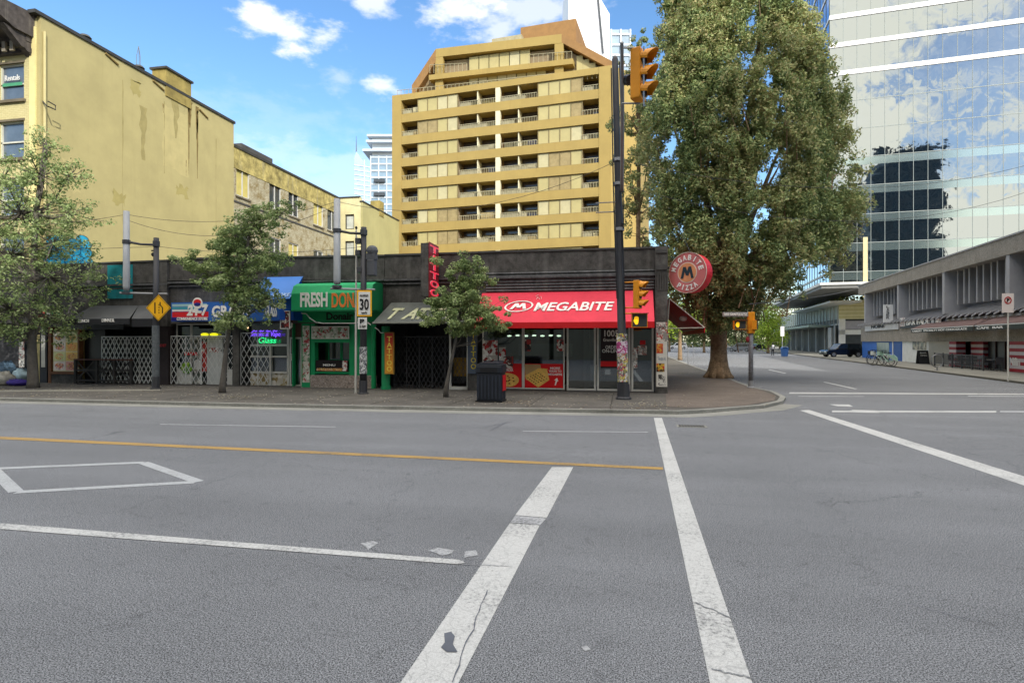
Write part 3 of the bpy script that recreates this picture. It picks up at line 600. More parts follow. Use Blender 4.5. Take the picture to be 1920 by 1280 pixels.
# inside of the shop: counter, oven hood, column, strip of ceiling lamps
MB().box(X(905), YF+3.2, KZ+.03, X(1050), YF+3.9, 1.15).build('counter', mat('counter','#5a2a26',.5,.2), t)
MB().box(X(930), YF+5.0, 1.3, X(1050), YF+5.45, 1.9).build('oven', M_metal, t)
MB().box(X(1088), YF+1.8, KZ+.03, X(1088)+.25, YF+2.05, zo+.2).build('column', mat('pale_column','#9a9d9c',.6,.1), t)
MB().box(X(1092), YF+2.2, KZ+.03, X(1120), YF+2.8, 1.0).build('fridge', mat('white_fridge','#a9adac',.5,.1), t)
b = MB()
for i in range(7):
    q = onY(955+i*15.5, 629.5-(i % 2)*.8, YF+2.6); b.ell(q, (.10,.10,.04), 10, 5)
b.build('ceiling_lamp', mat('lit_lamp','#fff1d6',.5,0,bump=0,emit=5), t)
# side awning seen past the corner
sx = xF
M_dred = mat('dark_red_canvas', '#e6202a', .6, .1, 1.5, .15, 12)
zs1 = onX(1256,560,sx+.05).z
Pt = onY(1255,560,YF+.6); Pb = onY(1321,614,YF+.6); Pv = onY(1321,624,YF+.6)
sq = [Pt, Pb, Vector((Pb.x,YF+9,Pb.z)), Vector((Pt.x,YF+9,Pt.z))]
MB().prism(sq, (0,0,.02)).build('side_awning', M_dred, t)
MB().box(Pb.x-.01, YF+.6, Pv.z, Pb.x+.015, YF+9, Pb.z-.002).build('side_valance', M_dred, t)
b = MB().tube([Pt, Pb], .022, 6).tube([Pb, Vector((sx,YF+.6,Pb.z-.03))], .022, 6).tube([Vector((sx+.03,YF+.6,Pb.z)), Pt], .022, 6).tube([Pb, Pb+Vector((0,8.4,0))], .02, 6)
b.build('awning_frame', mat('pale_tube','#c9beb0',.5,.1), t)
MB().ell(onY(1281,597,YF+.9), (.16,.1,.1), 10, 6).build('side_lamp', mat('pink_lamp','#b8a09a',.4,.1,bump=0), t)
# ===== tattoo shop
t = thing('tattoo_shop', 'black single-storey tattoo shop with folding gate and a dark slanted awning reading TATTOO', 'shop', ((xD+xE)/2, YF, 0))
zo = Z(800, 607)
shell(t, xD+.01, xE-.01, zo, Z(735,480), Z(890,475.5), back=3.5)
M_dkaw = mat('slate_canvas', '#5c605d', .8, .3, 2.0, .2, 20, streak=.6, dirt='#77776c')
zt_, zf_ = Z(780,567), onY(780,604,YF-1.1).z
a, up = awning(t, X(733)-.3, X(897)-.05, zt_, zf_, 1.1, M_dkaw, .06, inset=.35)
MB().box(X(733)-.3, YF-1.14, zf_-.03, X(897)-.05, YF-1.115, zf_+.02).build('awning_edge', mat('pale_edge','#9a9c92',.6,.1), t)
nrm = X_.cross(up)*.02
M_olive = mat('faded_olive_letter', '#b9bb98', .7, .3, 4, bump=0)
xs = [726,752,779,806,833,860]
for ch, xx in zip('TATTOO', xs):
    q = onawn(xx, 599, a, up); text(ch, M_olive, q+nrm, X_, up, w=.52, h=.72, parent=t, bold=.03, shear=.45, name='letter')
fold_gate(t, X(738), X(842), KZ+.05, Z(800,632), YF+.05, M_gateb, .17, w=.010)
fold_gate(t, X(846), X(875), KZ+.25, Z(860,632), YF+.05, M_gateb, .15, w=.008)
MB().box(X(842), YF, KZ, X(845.5), YF+.1, zo).box(X(875), YF, KZ, X(878), YF+.1, zo).box(X(845), YF, KZ, X(876), YF+.1, KZ+.12).build('door_frame', M_alu, t)
MB().box(X(846), YF+.35, .6, X(875), YF+.37, 1.35).build('door_panel', mat('amber_panel','#8a6a1e',.6,.3,6), t)
MB().box(X(878), YF-.12, KZ, X(897)-.02, YF+.3, Z(888,700)).build('plinth', M_blk, t)
vs = MB().box(X(879), YF-.16, Z(888,700), X(895.5), YF-.04, Z(888,611)).build('vertical_sign', mat('blue_grey_board','#4f5a6b',.6,.2,2,streak=.3), t, label='blue grey upright board with yellow TATTOO letters')
M_yl = mat('yellow_letter', '#d9c43a', .5, .12, 4, bump=0)
for i, ch in enumerate('TATTOO'):
    q = onY(883, 633.5+i*11.6, YF-.165); text(ch, M_yl, q, X_, Z_, w=.2, h=.2, parent=vs, bold=.01, name='letter')
# green post with red and yellow board
gp = MB().tube([(X(730),YF-.35,KZ),(X(730),YF-.35,Z(730,612))], .17, 14).tube([(X(730),YF-.35,KZ),(X(730),YF-.35,KZ+.12)], .2, 14).build('post', mat('green_paint','#1f8a58',.5,.2,2,streak=.3), t, label='green round post at the tattoo shop front')
XQ = lambda p_: onY(p_,640,YF-.62).x
vs = MB().box(XQ(721), YF-.62, Z(730,699.5), XQ(738), YF-.53, Z(730,623)).build('vertical_sign', mat('gold_frame','#9a7a3a',.6,.2), t, label='upright board shading red to yellow with TATTOO letters')
rb = MB().box(XQ(722.3), YF-.63, Z(730,698), XQ(736.7), YF-.622, Z(730,624.5))
def gradmat():
    m = bpy.data.materials.new('red_to_yellow_print'); m.use_nodes = True; nt = m.node_tree; b = nt.nodes['Principled BSDF']
    tc = N(nt, 'ShaderNodeTexCoord'); sp = N(nt, 'ShaderNodeSeparateXYZ'); L(nt, tc.outputs['Object'], sp.inputs[0])
    mr = N(nt, 'ShaderNodeMapRange'); L(nt, sp.outputs[2], mr.inputs[0]); mr.inputs[1].default_value = .9; mr.inputs[2].default_value = 2.3
    cr = N(nt, 'ShaderNodeValToRGB'); e = cr.color_ramp.elements; e[0].position = .1; e[0].color = srgb('#d9952a'); e[1].position = .8; e[1].color = srgb('#b0281a')
    L(nt, mr.outputs[0], cr.inputs[0]); L(nt, cr.outputs[0], b.inputs['Base Color']); return m
gm_ = gradmat(); rb.build('sign_face', gm_, vs)
for i, ch in enumerate('TATTOO'):
    q = onY(725.5, 640+i*11.2, YF-.636); text(ch, mat('cream_yellow_letter','#ecd65a',.5,.1,bump=0), q, X_, Z_, w=.2, h=.2, parent=vs, bold=.012, name='letter')
# projecting neon sign
xs0 = onY(789,500,YF-1.3).x
ns = MB().box(xs0, YF-1.3, Z(800,560), xs0+.3, YF-.12, Z(800,466)).build('projecting_sign', M_blk, t, label='tall black projecting box sign with red neon TATTOO letters')
MB().box(xs0+.08,YF-.12,Z(800,474),xs0+.18,YF+.01,Z(800,478)).box(xs0+.08,YF-.12,Z(800,548),xs0+.18,YF+.01,Z(800,552)).build('bracket', M_gateb, ns)
M_neon = mat('red_neon_tube', '#d02840', .4, .05, bump=0, emit=.6); M_pk = mat('pink_rim','#d9a9a9',.5,.1,bump=0)
MB().box(xs0+.302, YF-1.28, Z(800,562), xs0+.33, YF-.15, Z(800,464)).build('sign_face', mat('dark_red_face','#8a1c28',.5,.3,3), ns)
zz0, zz1 = Z(800,560), Z(800,467)
for i, ch in enumerate('TATTOO'):
    hh = (zz1-zz0)/6
    text(ch, M_pk, (xs0+.333, YF-1.22, zz1-(i+.92)*hh), Y_, Z_, w=1.05, h=hh*.84, parent=ns, bold=.05, name='letter', ext=.01)
    text(ch, M_neon, (xs0+.35, YF-1.2, zz1-(i+.90)*hh), Y_, Z_, w=1.0, h=hh*.78, parent=ns, bold=0, name='neon_tube', ext=.012)
# ===== green donair shop
t = thing('donair_shop', 'bright green takeaway shop with a deep green awning lettered FRESH DONAIR', 'shop', ((xC+xD)/2, YF, 0))
zo = Z(640, 606)
M_green = mat('green_shopfront', '#16935a', .5, .15, 1.5, .1, streak=.25, dirt='#0c5a35')
M_gaw = mat('green_canvas', '#1a9a60', .6, .12, 1.6, .4, 5, streak=.3, dirt='#0d6b40'); M_gdk = mat('dark_green_canvas', '#0c6b41', .6, .1)
shell(t, xC+.01, xD-.01, zo, Z(547,484), Z(722,481), back=2.2)
# box awning with rounded shoulder
y1 = YF-1.15
w0 = onY(546,640,y1).x; w1 = onY(696,640,y1).x; zt_ = onY(600,531,YF-.7).z; zm = onY(600,546,y1).z; zf = onY(600,582,y1).z; zb_ = Z(600,600)
prof = [(YF-.06,zt_),(YF-.7,zt_),(YF-.98,zt_-.12),(y1,zm-.08),(y1,zf),(y1+.03,zf),(YF-.06,zf)]
MB().prism([(w0,y,z) for y, z in prof], (w1-w0,0,0)).build('awning', M_gaw, t)
MB().box(w0, y1-.012, zf-.03, w1, y1-.003, zf+.03).build('valance', M_gdk, t)
MB().prism([(w1+.004,y,z) for y, z in prof], (.012,0,0)).build('awning_end', M_gdk, t)
text('FRESH', M_wht, onY(563,576,y1-.01), X_, Z_, w=onY(614,0,y1).x-onY(563,0,y1).x, h=onY(600,548,y1).z-onY(600,576,y1).z, parent=t, bold=.03)
M_or = mat('orange_lettering', '#d97b3a', .5, .1, bump=0)
text('DONAIR', M_or, onY(622,577,y1-.01), X_, Z_, w=onY(694,0,y1).x-onY(622,0,y1).x, h=onY(600,549,y1).z-onY(600,577,y1).z, parent=t, bold=.025)
text('Donair', mat('dark_script','#12241a',.6,.1,bump=0), onY(612,600,YF-.045), X_, Z_, w=X(662)-X(612), h=Z(600,586)-Z(600,600), parent=t, bold=.03)
MB().box(xC+.3, YF-.04, Z(640,604), xD-.1, YF+.1, Z(640,582)).build('fascia', M_green, t)
# front: left tiled pier, serving window, right panels
M_tile = postermat('red_white_print', ['#cfc9bb','#a63a3c','#bdb8a9','#d9d6cc','#6f8f6a','#b8b3a4'], 9)
M_mos = postermat('mosaic_stone', ['#8f7f76','#a89a90','#5d524c','#c2b8ac','#74665f','#99897e'], 26)
MB().box(X(566), YF-.02, KZ, X(582), YF+.2, zo).build('tiled_pier', M_green, t)
MB().box(X(568), YF-.03, KZ+.2, X(581), YF-.022, zo-.1).build('menu_print', M_tile, t)
MB().box(xC+.02, YF, KZ, X(549), YF+.25, zo).build('pier', M_green, t)
fl = MB().box(X(586), YF-.05, Z(640,634), X(655), YF+.02, Z(640,612)).build('menu_board', M_tile, t)
b = MB(); frame_rect(b, X(585.5), X(655.5), Z(640,635), Z(640,611.5), YF-.06, .03, .04); b.build('menu_frame', M_wht, t)
b = MB().box(X(583), YF, KZ, X(590), YF+.3, zo).box(X(655), YF, KZ, X(664), YF+.3, zo).box(X(590), YF, Z(620,642), X(655), YF+.3, Z(620,634.5)).box(X(590), YF+.02, Z(620,700), X(655), YF+.5, Z(620,697)).build('window_surround', M_green, t)
b = MB().box(X(590), YF+.9, KZ, X(655), YF+.95, zo).build('back_panel', mat('darker_green','#0f6e44',.5,.2), t)  # recessed back panel in one darker green
shopwin(t, X(604), X(629), Z(620,677), Z(620,639), name='service_window', m=M_green, y=YF+.5); shopwin(t, X(629)+.01, X(655), Z(620,677), Z(620,639), name='service_window', m=M_green, y=YF+.5)
mp = MB().box(X(592), YF+.0, Z(620,696), X(652), YF+.04, Z(620,675)).build('menu_panel', mat('menu_black','#1b1413',.4,.1,bump=0), t)
MB().box(X(594), YF-.008, Z(620,696)+.02, X(641), YF-.002, Z(620,690)).build('food_picture', postermat('food_print', ['#d9b45a','#b5642a','#e8dcb8','#8a3a1c','#c9892f'], 22), mp)
MB().box(X(642), YF-.008, Z(620,695), X(651), YF-.002, Z(620,676)).build('price_list', M_po3, mp)
text('MENU', M_wht, onY(606,686,YF-.006), X_, Z_, w=.55, h=.09, parent=mp, bold=.02)
MB().box(X(583), YF-.06, KZ, X(704), YF+.15, Z(620,703)).build('mosaic_base', M_mos, t)
MB().prism([(X(664),YF+.02,Z(640,703)),(X(700),YF+.02,Z(640,703)),(X(700),YF+.02,zo),(X(664),YF+.02,zo)], (0,.2,0)).build('side_panel', M_green, t)
MB().tube([(X(701),YF-.02,KZ),(X(701),YF-.02,zo)], .1, 12).build('column', M_green, t)
MB().box(X(703), YF+.5, KZ, X(719), YF+.55, zo).build('door', mat('black_door','#101412',.5,.2), t)
MB().box(X(550), YF-.9, Z(560,616), X(565), YF-.62, Z(560,586)).build('hanging_sign', postermat('hanging_print', ['#6a1d1d','#a03028','#2d1a1a','#d9cfc0','#3a2020'], 7), t, label='small hanging box sign printed dark red')
b = MB(); frame_rect(b, X(550)-.03, X(565)+.03, Z(560,616)-.03, Z(560,586)+.03, YF-.92, .03, .05); b.build('sign_rim', M_wht, t)
b = MB(); q = [onY(x_, y_, YF-.95) for x_, y_ in ((565,587),(574,588),(582,597),(592,604),(606,606),(640,606),(664,606),(672,604),(690,605),(695,609))]
b.tube(q, .022, 6).build('conduit', mat('pale_conduit','#c4c6c0',.5,.1), t)
b = MB(); q = [onY(x_, y_, YF-.5) for x_, y_ in ((703,614),(709,618),(714,624),(722,623))]; b.tube(q, .022, 6).build('conduit', MATS['pale_conduit'], t)
# ===== blue signed shops (convenience store and smoke shop), one building
t = thing('convenience_store', 'white gated convenience store under a blue sign reading 24-7 with red and teal stripes', 'shop', ((xB+xC)/2, YF, 0))
zo = Z(440, 606)
shell(t, xB+.01, xC-.01, zo, Z(320,487), Z(547,484), back=2.4)
MB().box(xB+.2, YF-.03, Z(400,520), xC-.1, YF+.01, Z(400,516)).build('string_course', M_grey, t)
M_blue = mat('blue_sign', '#2b62b0', .5, .08, .8, bump=0); M_bawn = mat('blue_canvas', '#3d7dd0', .5, .08, .9, .1, 15); M_bend = mat('deep_blue_canvas', '#1450b0', .5, .08)
ys = YF-.55
def XS(px, y=None): return onY(px, 640, y or ys).x
def ZS(px, py): return onY(px, py, ys).z
zs0, zs1 = ZS(400,602), ZS(400,566)
sg = MB().box(XS(321), ys, zs0, XS(521), YF-.02, zs1).build('sign_box', M_blue, t, label='long blue fascia sign lettered 24-7 GRANVILLE')
yq = ys-.004
def srect(x0, y0, x1, y1, m, name='stripe', dz=0): 
    return MB().box(XS(x0), yq-.004-dz, ZS(400,y1), XS(x1), yq-dz, ZS(400,y0)).build(name, m, sg)
srect(323,569,388,574, mat('pale_teal','#9fc3c4',.5,.05,bump=0)); srect(323,575,372,579, mat('teal','#3f9fb0',.5,.05,bump=0)); srect(323,579.6,370,583, M_wht)
srect(323,584,391,594, mat('sign_red','#cf2026',.5,.05,bump=0)); srect(321.5,594.6,391,601, mat('navy','#23267a',.5,.05,bump=0))
text('24-7', M_wht, Vector((XS(351),yq-.012,ZS(400,592))), X_, Z_, w=XS(391)-XS(351), h=ZS(400,571)-ZS(400,592), parent=sg, bold=.045, shear=.15)
text('CONVENIENCE STORE', M_wht, Vector((XS(332),yq-.012,ZS(400,600))), X_, Z_, w=XS(390)-XS(332), h=.13, parent=sg, bold=.03, shear=.1)
text('GRANVILLE', M_wht, Vector((XS(398),yq-.012,ZS(400,595))), X_, Z_, w=XS(512)-XS(398), h=ZS(400,573)-ZS(400,595), parent=sg, bold=.035)
b = MB().disc((XS(371),yq-.03,ZS(400,568)), X_, Z_, .24, .24, 26, (0,.02,0)); b.build('badge', M_wht, sg)
MB().disc((XS(371),yq-.036,ZS(400,566.3)), X_, Z_, .18, .13, 20, (0,.005,0)).build('badge_red', MATS['sign_red'], sg)
MB().disc((XS(371),yq-.038,ZS(400,570.3)), X_, Z_, .16, .08, 20, (0,.005,0)).build('badge_blue', MATS['navy'], sg)
# sloped blue awning
yw = YF-1.0
xa0, xa1 = onY(470,640,yw).x, onY(543,640,yw).x
zw = Z(500,521); zf_ = onY(500,561,yw).z; zl = onY(500,600,yw).z
MB().prism([(xa0,YF-.08,zw),(X(570),YF-.08,zw),(xa1,yw,zf_),(xa0,yw,zf_)], (0,0,.02)).build('awning', M_bawn, t)
xm = onY(524,640,yw).x
MB().box(xa0, yw-.01, zl, xm, yw+.03, zf_-.002).build('awning_front', M_blue, t)
MB().prism([(xm,yw-.01,zl),(xa1,yw+.25,zl),(xa1,yw+.25,zf_+.05),(xm,yw-.01,zf_-.01)], (0,.02,0)).build('awning_corner', M_bend, t)
MB().prism([(xa1+.0,yw+.26,zl),(xa1+.0,YF-.08,zl),(xa1+.0,YF-.08,zw-.03),(xa1+.0,yw+.26,zf_+.02)], (.02,0,0)).build('awning_end', M_bend, t)
upb = Vector((0,YF-.08-yw,zw-zf_)).normalized()
text('SMOKE SHOP', mat('pale_blue_lettering','#a9c6ea',.5,.05,bump=0), Vector((xa0+.9,yw,zf_))+upb*.12+X_.cross(upb)*.03, X_, upb, w=1.45, h=.2, parent=t, bold=.02)
text('GLASS', M_wht, Vector((onY(498,0,yw).x,yw-.02,onY(500,594,yw).z)), X_, Z_, w=.52, h=.5, parent=t, bold=.03)
M_whp = mat('white_shop_panel', '#cfcfca', .5, .12, 2, .1); 
M_mixp = postermat('window_goods', ['#c9ccc6','#9da39c','#dcdcd6','#7b857a','#b9bdb6','#5a5f5c'], 5)
shopwin(t, X(321), X(349), KZ+.65, zo, y=YF+.3, m=M_whp); shopwin(t, X(349)+.01, X(416), Z(380,634), zo, y=YF+.3, m=M_whp, name='transom_window'); shopwin(t, X(416)+.01, X(437), KZ+.65, zo, y=YF+.3, m=M_whp)
MB().box(X(321), YF+.32, KZ, X(349), YF+.4, KZ+.64).build('panel', M_whp, t); MB().box(X(416.5), YF+.32, KZ, X(437), YF+.4, KZ+.64).build('panel', M_whp, t)
MB().box(X(321), YF+.55, KZ, X(362), YF+.6, Z(340,632)).build('display', M_mixp, t)
dd = MB().box(X(378), YF+.33, KZ+.02, X(408), YF+.38, Z(390,635)).build('door', mat('grey_white_door','#c4c8c6',.5,.08,2), t)
MB().box(X(380), YF+.318, Z(390,661), X(407), YF+.324, Z(390,652)).build('door_notice', M_po3, dd)
MB().box(X(366), YF+.33, Z(370,697), X(377), YF+.38, Z(370,640)).build('red_banner', postermat('red_banner_print',['#a8201f','#c9352c','#7a1716','#d9cfc4'],5), t)
MB().box(X(337), YF+.26, Z(340,666), X(362), YF+.28, Z(340,660)).build('window_lettering', MATS['sign_red'], t)
MB().disc((X(341),YF+.28,Z(341,690)), X_, Z_, .28, .26, 18, (0,.01,0)).build('green_sticker', postermat('green_print',['#7fb52a','#4f8a1e','#a6cf3c','#d9e6c0'],6), t)
MB().disc((X(362),YF+.26,Z(362,684)), X_, Z_, .2, .24, 14, (0,.01,0)).build('white_sticker', M_whp, t)
MB().box(X(430), YF+.28, Z(430,700), X(437), YF+.3, Z(430,682)).build('purple_sticker', MATS['navy'], t)
b = MB()
for px0, px1 in ((370,384),(387,402)): 
    b.disc((X((px0+px1)/2),YF+.2,Z(385,627)), X_, Z_, (X(px1)-X(px0))/2, .075, 20, (0,.04,0))
ys_ = b.build('yellow_lamp_sign', mat('yellow_lit','#e0dc1f',.4,.05,bump=0,emit=.7), t)
fold_gate(t, X(320), X(376), KZ+.05, Z(350,631), YF+.02, M_gate, .23, w=.013); fold_gate(t, X(377), X(436), KZ+.05, Z(400,631), YF+.02, M_gate, .23, w=.009)
MB().box(X(437), YF-.05, KZ, X(449), YF+.3, zo+.05).build('pier', M_blk, t)
sh = t
# smoke shop half
M_fgrey = mat('shop_grey_panel','#9d9f9c',.5,.15,2)
b = MB().box(X(463), YF+.2, Z(500,700), X(535), YF+.3, Z(500,697)).box(X(463), YF+.2, Z(500,670), X(535), YF+.3, Z(500,667)).box(X(463), YF+.2, Z(500,649), X(535), YF+.3, Z(500,645)).box(X(500), YF+.18, KZ, X(503.5), YF+.3, Z(500,645)).box(X(533), YF+.2, KZ, X(537), YF+.3, zo)
b.build('window_frame', M_alu, t)
MB().box(X(463), YF+.32, Z(500,699), X(535), YF+.33, zo).build('window_pane', M_glass, t)
MB().box(X(463), YF+.24, KZ, X(533), YF+.3, Z(500,700)).build('panel', postermat('gold_print_panel',['#b9b4a4','#a99c7a','#cfcac0','#8d7a4a','#c4bfb2','#b3ae9f'],7), t)
shopwin(t, X(538), X(561), KZ+.02, Z(550,632), name='door', y=YF+.2, w=.07); MB().box(X(538), YF+.2, Z(550,631.5), X(561), YF+.26, zo).build('transom', mat('brown_transom','#5a4238',.5,.2), t)
MB().tube([(X(541.5),YF+.1,Z(540,676)),(X(544.5),YF+.08,Z(540,676)),(X(544.5),YF+.08,Z(540,663)),(X(541.5),YF+.1,Z(540,663))], .018, 6).build('door_handle', M_wht, t)
fold_gate(t, X(450), X(503), KZ+.05, Z(480,625), YF+.06, M_gate, .24, w=.011)
M_vio = mat('violet_neon', '#6a45d8', .4, 0, bump=0, emit=1.1); M_grnn = mat('green_neon', '#25d67a', .4, 0, bump=0, emit=1.1)
text('Smoke & Vape', M_vio, onY(470,633,YF+.14), X_, Z_, w=X(526)-X(470), h=.26, parent=t, shear=.2)
text('~ ~ ~ ~', M_vio, onY(474,622,YF+.14), X_, Z_, w=X(520)-X(474), h=.07, parent=t, name='neon_wave')
text('Glass', M_grnn, onY(485,643,YF+.14), X_, Z_, w=X(518)-X(485), h=.24, parent=t, shear=.2)
MB().ell(onY(464,614,YF+.8), (.05,.05,.05), 10, 6).build('lit_bulb', mat('warm_bulb','#ffd9a0',.5,0,bump=0,emit=1.5), t)
# ===== restaurant with black awning
t = thing('restaurant', 'black restaurant with LUNCH DINNER awning and food pictures in the window', 'restaurant', ((xA+xB)/2, YF, 0))
zo = Z(200, 612)
shell(t, xA+.01, xB-.01, zo, Z(90,499), Z(319,490), back=2.5)
MB().box(X(204), YF-.075, Z(220,560), X(251), YF-.055, Z(220,497)).build('teal_panel', mat('teal_paint','#1c7f86',.7,.4,2,streak=.5,dirt='#2a3a3c'), t, label='teal painted patch on the black parapet')
MB().box(X(304), YF-.15, zo, X(318), YF, Z(310,492)).build('pilaster', M_blk, t)
MB().box(X(300), YF-.08, KZ, X(318), YF+.3, zo).build('pier', mat('dark_maroon_pier','#2a2224',.7,.3), t)
text('CHEF', mat('red_small_letter','#b0353c',.6,.1,bump=0), onY(300,650,YF-.09), X_, Z_, w=.3, h=.12, parent=t, bold=.01)
M_aw = mat('black_canvas', '#4c4e50', .7, .15, 1.2, .15, 14)
yw = YF-1.7
x0, x1 = onY(128,640,yw).x, onY(243,640,yw).x
zf_ = onY(190,598,yw).z; zw = Z(220,574); zl = onY(190,608,yw).z
MB().prism([(X(190)-.4,YF-.07,zw),(X(262),YF-.07,zw),(x1,yw,zf_),(x0,yw,zf_)], (0,0,.02)).build('awning', M_aw, t)
MB().box(x0, yw-.01, zl, x1, yw+.02, zf_-.003).build('valance', mat('black_valance','#242528',.7,.1), t)
x2 = onY(298,640,YF-1.3).x
MB().prism([(X(262)+.01,YF-.07,zw),(X(305),YF-.07,zw),(x2,YF-1.3,zf_),(x1+.02,YF-1.62,zf_)], (0,0,.02)).build('awning_wing', M_aw, t)
MB().prism([(x1+.02,YF-1.62,zf_-.003),(x2,YF-1.3,zf_-.003),(x2,YF-1.3,zl-.1),(x1+.02,YF-1.62,zl-.1)], (0,.02,0)).build('valance', MATS['black_valance'], t)
text('LUNCH', M_wht, onY(147,604.5,yw-.02), X_, Z_, w=.52, h=.13, parent=t, bold=.01); text('DINNER', M_wht, onY(191,603.5,yw-.02), X_, Z_, w=.6, h=.13, parent=t, bold=.01)
b = MB().box(X(128), YF-.35, Z(190,618), X(243), YF-.3, Z(190,608)); b.build('lower_valance', M_aw, t)
b = MB().box(X(91),YF-.02,KZ,X(96),YF+.2,zo).box(X(146),YF-.02,KZ+.75,X(149),YF+.2,zo).box(X(96),YF-.05,Z(120,701),X(147),YF+.2,Z(120,697)); b.build('window_frame', mat('brown_wood','#6b4526',.6,.3,3), t)
MB().box(X(96), YF, KZ, X(147), YF+.2, Z(120,701)).build('window_base', M_blk, t)
bd = MB().box(X(98), YF+.04, Z(120,696), X(146), YF+.07, Z(120,622)).build('menu_board', mat('board_cream','#d2c9a8',.5,.08), t, label='board with eight food pictures')
bx0, bx1, bz0, bz1 = X(98)+.03, X(146)-.03, Z(120,696)+.03, Z(120,622)-.03
cols = ['#cfc9bd','#b9b98a','#ddd6cf','#cfae5a','#c9cc95','#d3b35c','#d9cfc9','#c98f86']; dish = ['#4a3420','#8a8a3a','#b5482a','#c9611c','#a8b060','#c98a28','#b82018','#8f3a30']
for i in range(8):
    cx = i % 2; cy = i//2; w_ = (bx1-bx0)/2; h_ = (bz1-bz0)/4; xx = bx0+cx*w_; zz = bz1-(cy+1)*h_
    tl = MB().box(xx+.02, YF+.03, zz+.02, xx+w_-.02, YF+.038, zz+h_-.02).build('food_picture', mat('print%d' % i, cols[i], .5, .2, 9, bump=0), bd)
    MB().disc((xx+w_/2,YF+.026,zz+h_/2), X_, Z_, w_*.36, h_*.34, 20, (0,.003,0)).build('dish', postermat('dish%d' % i, [dish[i], cols[i], dish[i], '#d9a44a', dish[(i+2) % 8]], 16), tl)
fold_gate(t, X(189), X(292), KZ+.05, Z(240,632), YF+.05, M_gate, .22, w=.02)
MB().box(X(150), YF+.25, KZ, X(188), YF+.3, zo).build('dark_window', mat('night_blue','#16181f',.3,.3), t)
# ===== tall yellow building with black doorway and cornice
XW = onY(75, 640, YF).x
ZW = onX(438, 232, XW).z; YB = onX(438, 232, XW).y
t = thing('yellow_building', 'tall yellow five-storey brick building with a dark bracketed cornice and blank painted side wall', 'building', (XW-6, YF, 0))
M_yel_side = mat('yellow_render', '#aea271', .85, .10, .6, .25, 12, streak=.28, dirt='#958a5a')
M_yel_br = brickmat('cream_brick', '#ccc290', '#c4b985', '#bcb07e', 4.2, 12, .12)
zg = Z(40,497)
MB().box(XW-11, YF+.25, zg, XW-.22, YB, ZW-.2).build('wall', M_yel_br, t)
MB().box(XW-.2, YF+.02, KZ, XW, YB+.02, ZW).build('side_wall', M_yel_side, t)
def wallquad(px0, px1, dz0, dz1): pass
b = MB()   # front wall with openings
wx = [(onY(-60,0,YF).x, onY(-18,0,YF).x), (onY(-2,0,YF).x, onY(45,0,YF).x)]
rows = [(Z(20,188),Z(20,120)), (Z(20,297),Z(20,228)), (Z(20,405),Z(20,338)), (Z(20,475),Z(20,440))]
xl = XW-11
cuts = [xl, wx[0][0], wx[0][1], wx[1][0], wx[1][1], XW-.2]
for i in range(5):
    if i % 2 == 0: b.box(cuts[i], YF, zg, cuts[i+1], YF+.24, ZW-.1)
    else:
        zz = zg
        for z0, z1 in sorted(rows): b.box(cuts[i], YF, zz, cuts[i+1], YF+.24, z0); zz = z1
        b.box(cuts[i], YF, zz, cuts[i+1], YF+.24, ZW-.1)
b.build('front_wall', M_yel_br, t)
MB().box(XW-.55, YF-.05, zg, XW-.22, YF+.001, ZW-.5).build('quoin', mat('cream_paint','#dccf92',.7,.1), t)
for (a0, a1) in wx:
    for z0, z1 in rows:
        fr = MB(); frame_rect(fr, a0, a1, z0, z1, YF+.1, .07, .08); fr.box(a0,YF+.1,(z0+z1)/2-.12,a1,YF+.16,(z0+z1)/2-.05); o = fr.build('window', mat('pale_frame','#c9c8bb',.5,.1), t)
        MB().box(a0+.05, YF+.17, z0, a1-.05, YF+.18, z1).build('pane', mat('window_glass_grey','#5d6a78',.12,.25,1.2,bump=0,spec=.8), o)
        MB().box(a0-.12, YF-.12, z0-.14, a1+.12, YF+.05, z0-.01).build('sill', mat('dark_sill','#6b6250',.8,.3), o)
        MB().box(a0-.05, YF-.03, z1, a1+.05, YF+.05, z1+.1).build('lintel', MATS['dark_sill'], o)
ww = wx[1]
MB().box(ww[0]+.1, YF+.08, rows[0][0]+.7, ww[1]-.2, YF+.085, rows[0][0]+.85).build('green_window_strip', mat('window_green','#4f9a72',.5,.1,bump=0), t)
text('Rentals', M_wht, (ww[0]+.25, YF+.075, rows[0][0]+.95), X_, Z_, w=.85, h=.26, parent=t)
# cornice: deep, bracketed, dark
M_cor = mat('dark_cornice', '#4a4440', .8, .5, 3, .6, 8, streak=.6, dirt='#8d867a')
zc1 = Z(30, 100); pro = 1.5
b = MB().prism([(xl,YF-pro,ZW-.75),(xl,YF-pro-.15,ZW+.02),(xl,YF+.3,ZW+.12),(xl,YF+.3,ZW-1.0),(xl,YF-.9,ZW-1.0)], (XW-xl-.3,0,0)).box(xl, YF-.3, zc1+.35, XW-.4, YF-.02, ZW-1.0).box(xl, YF-.2, zc1-.12, XW-.4, YF-.02, zc1+.1)
b.build('cornice', M_cor, t)
for k in range(22): MB().box(XW-1.2-k*.45, YF-.42, ZW-1.7, XW-1.0-k*.45, YF-.31, ZW-1.25).build('dentil', mat('pale_dentil','#8f8676',.8,.3), t)
for k in range(4):
    xx = XW-.75-k*2.9; MB().prism([(xx,YF-.03,zc1-.25),(xx,YF-.35,zc1),(xx,YF-.5,ZW-1.6),(xx,YF-1.3,ZW-.95),(xx,YF-.03,ZW-.95)], (.32,0,0)).build('bracket', M_cor, t)
cp = MB().box(XW-.35, YF-.3, ZW, XW+.08, YB+.1, ZW+.16); cp.build('coping', mat('dark_flashing','#3a3a38',.6,.3), t)
yc0, yc1 = onX(310,0,XW).y, onX(357,0,XW).y
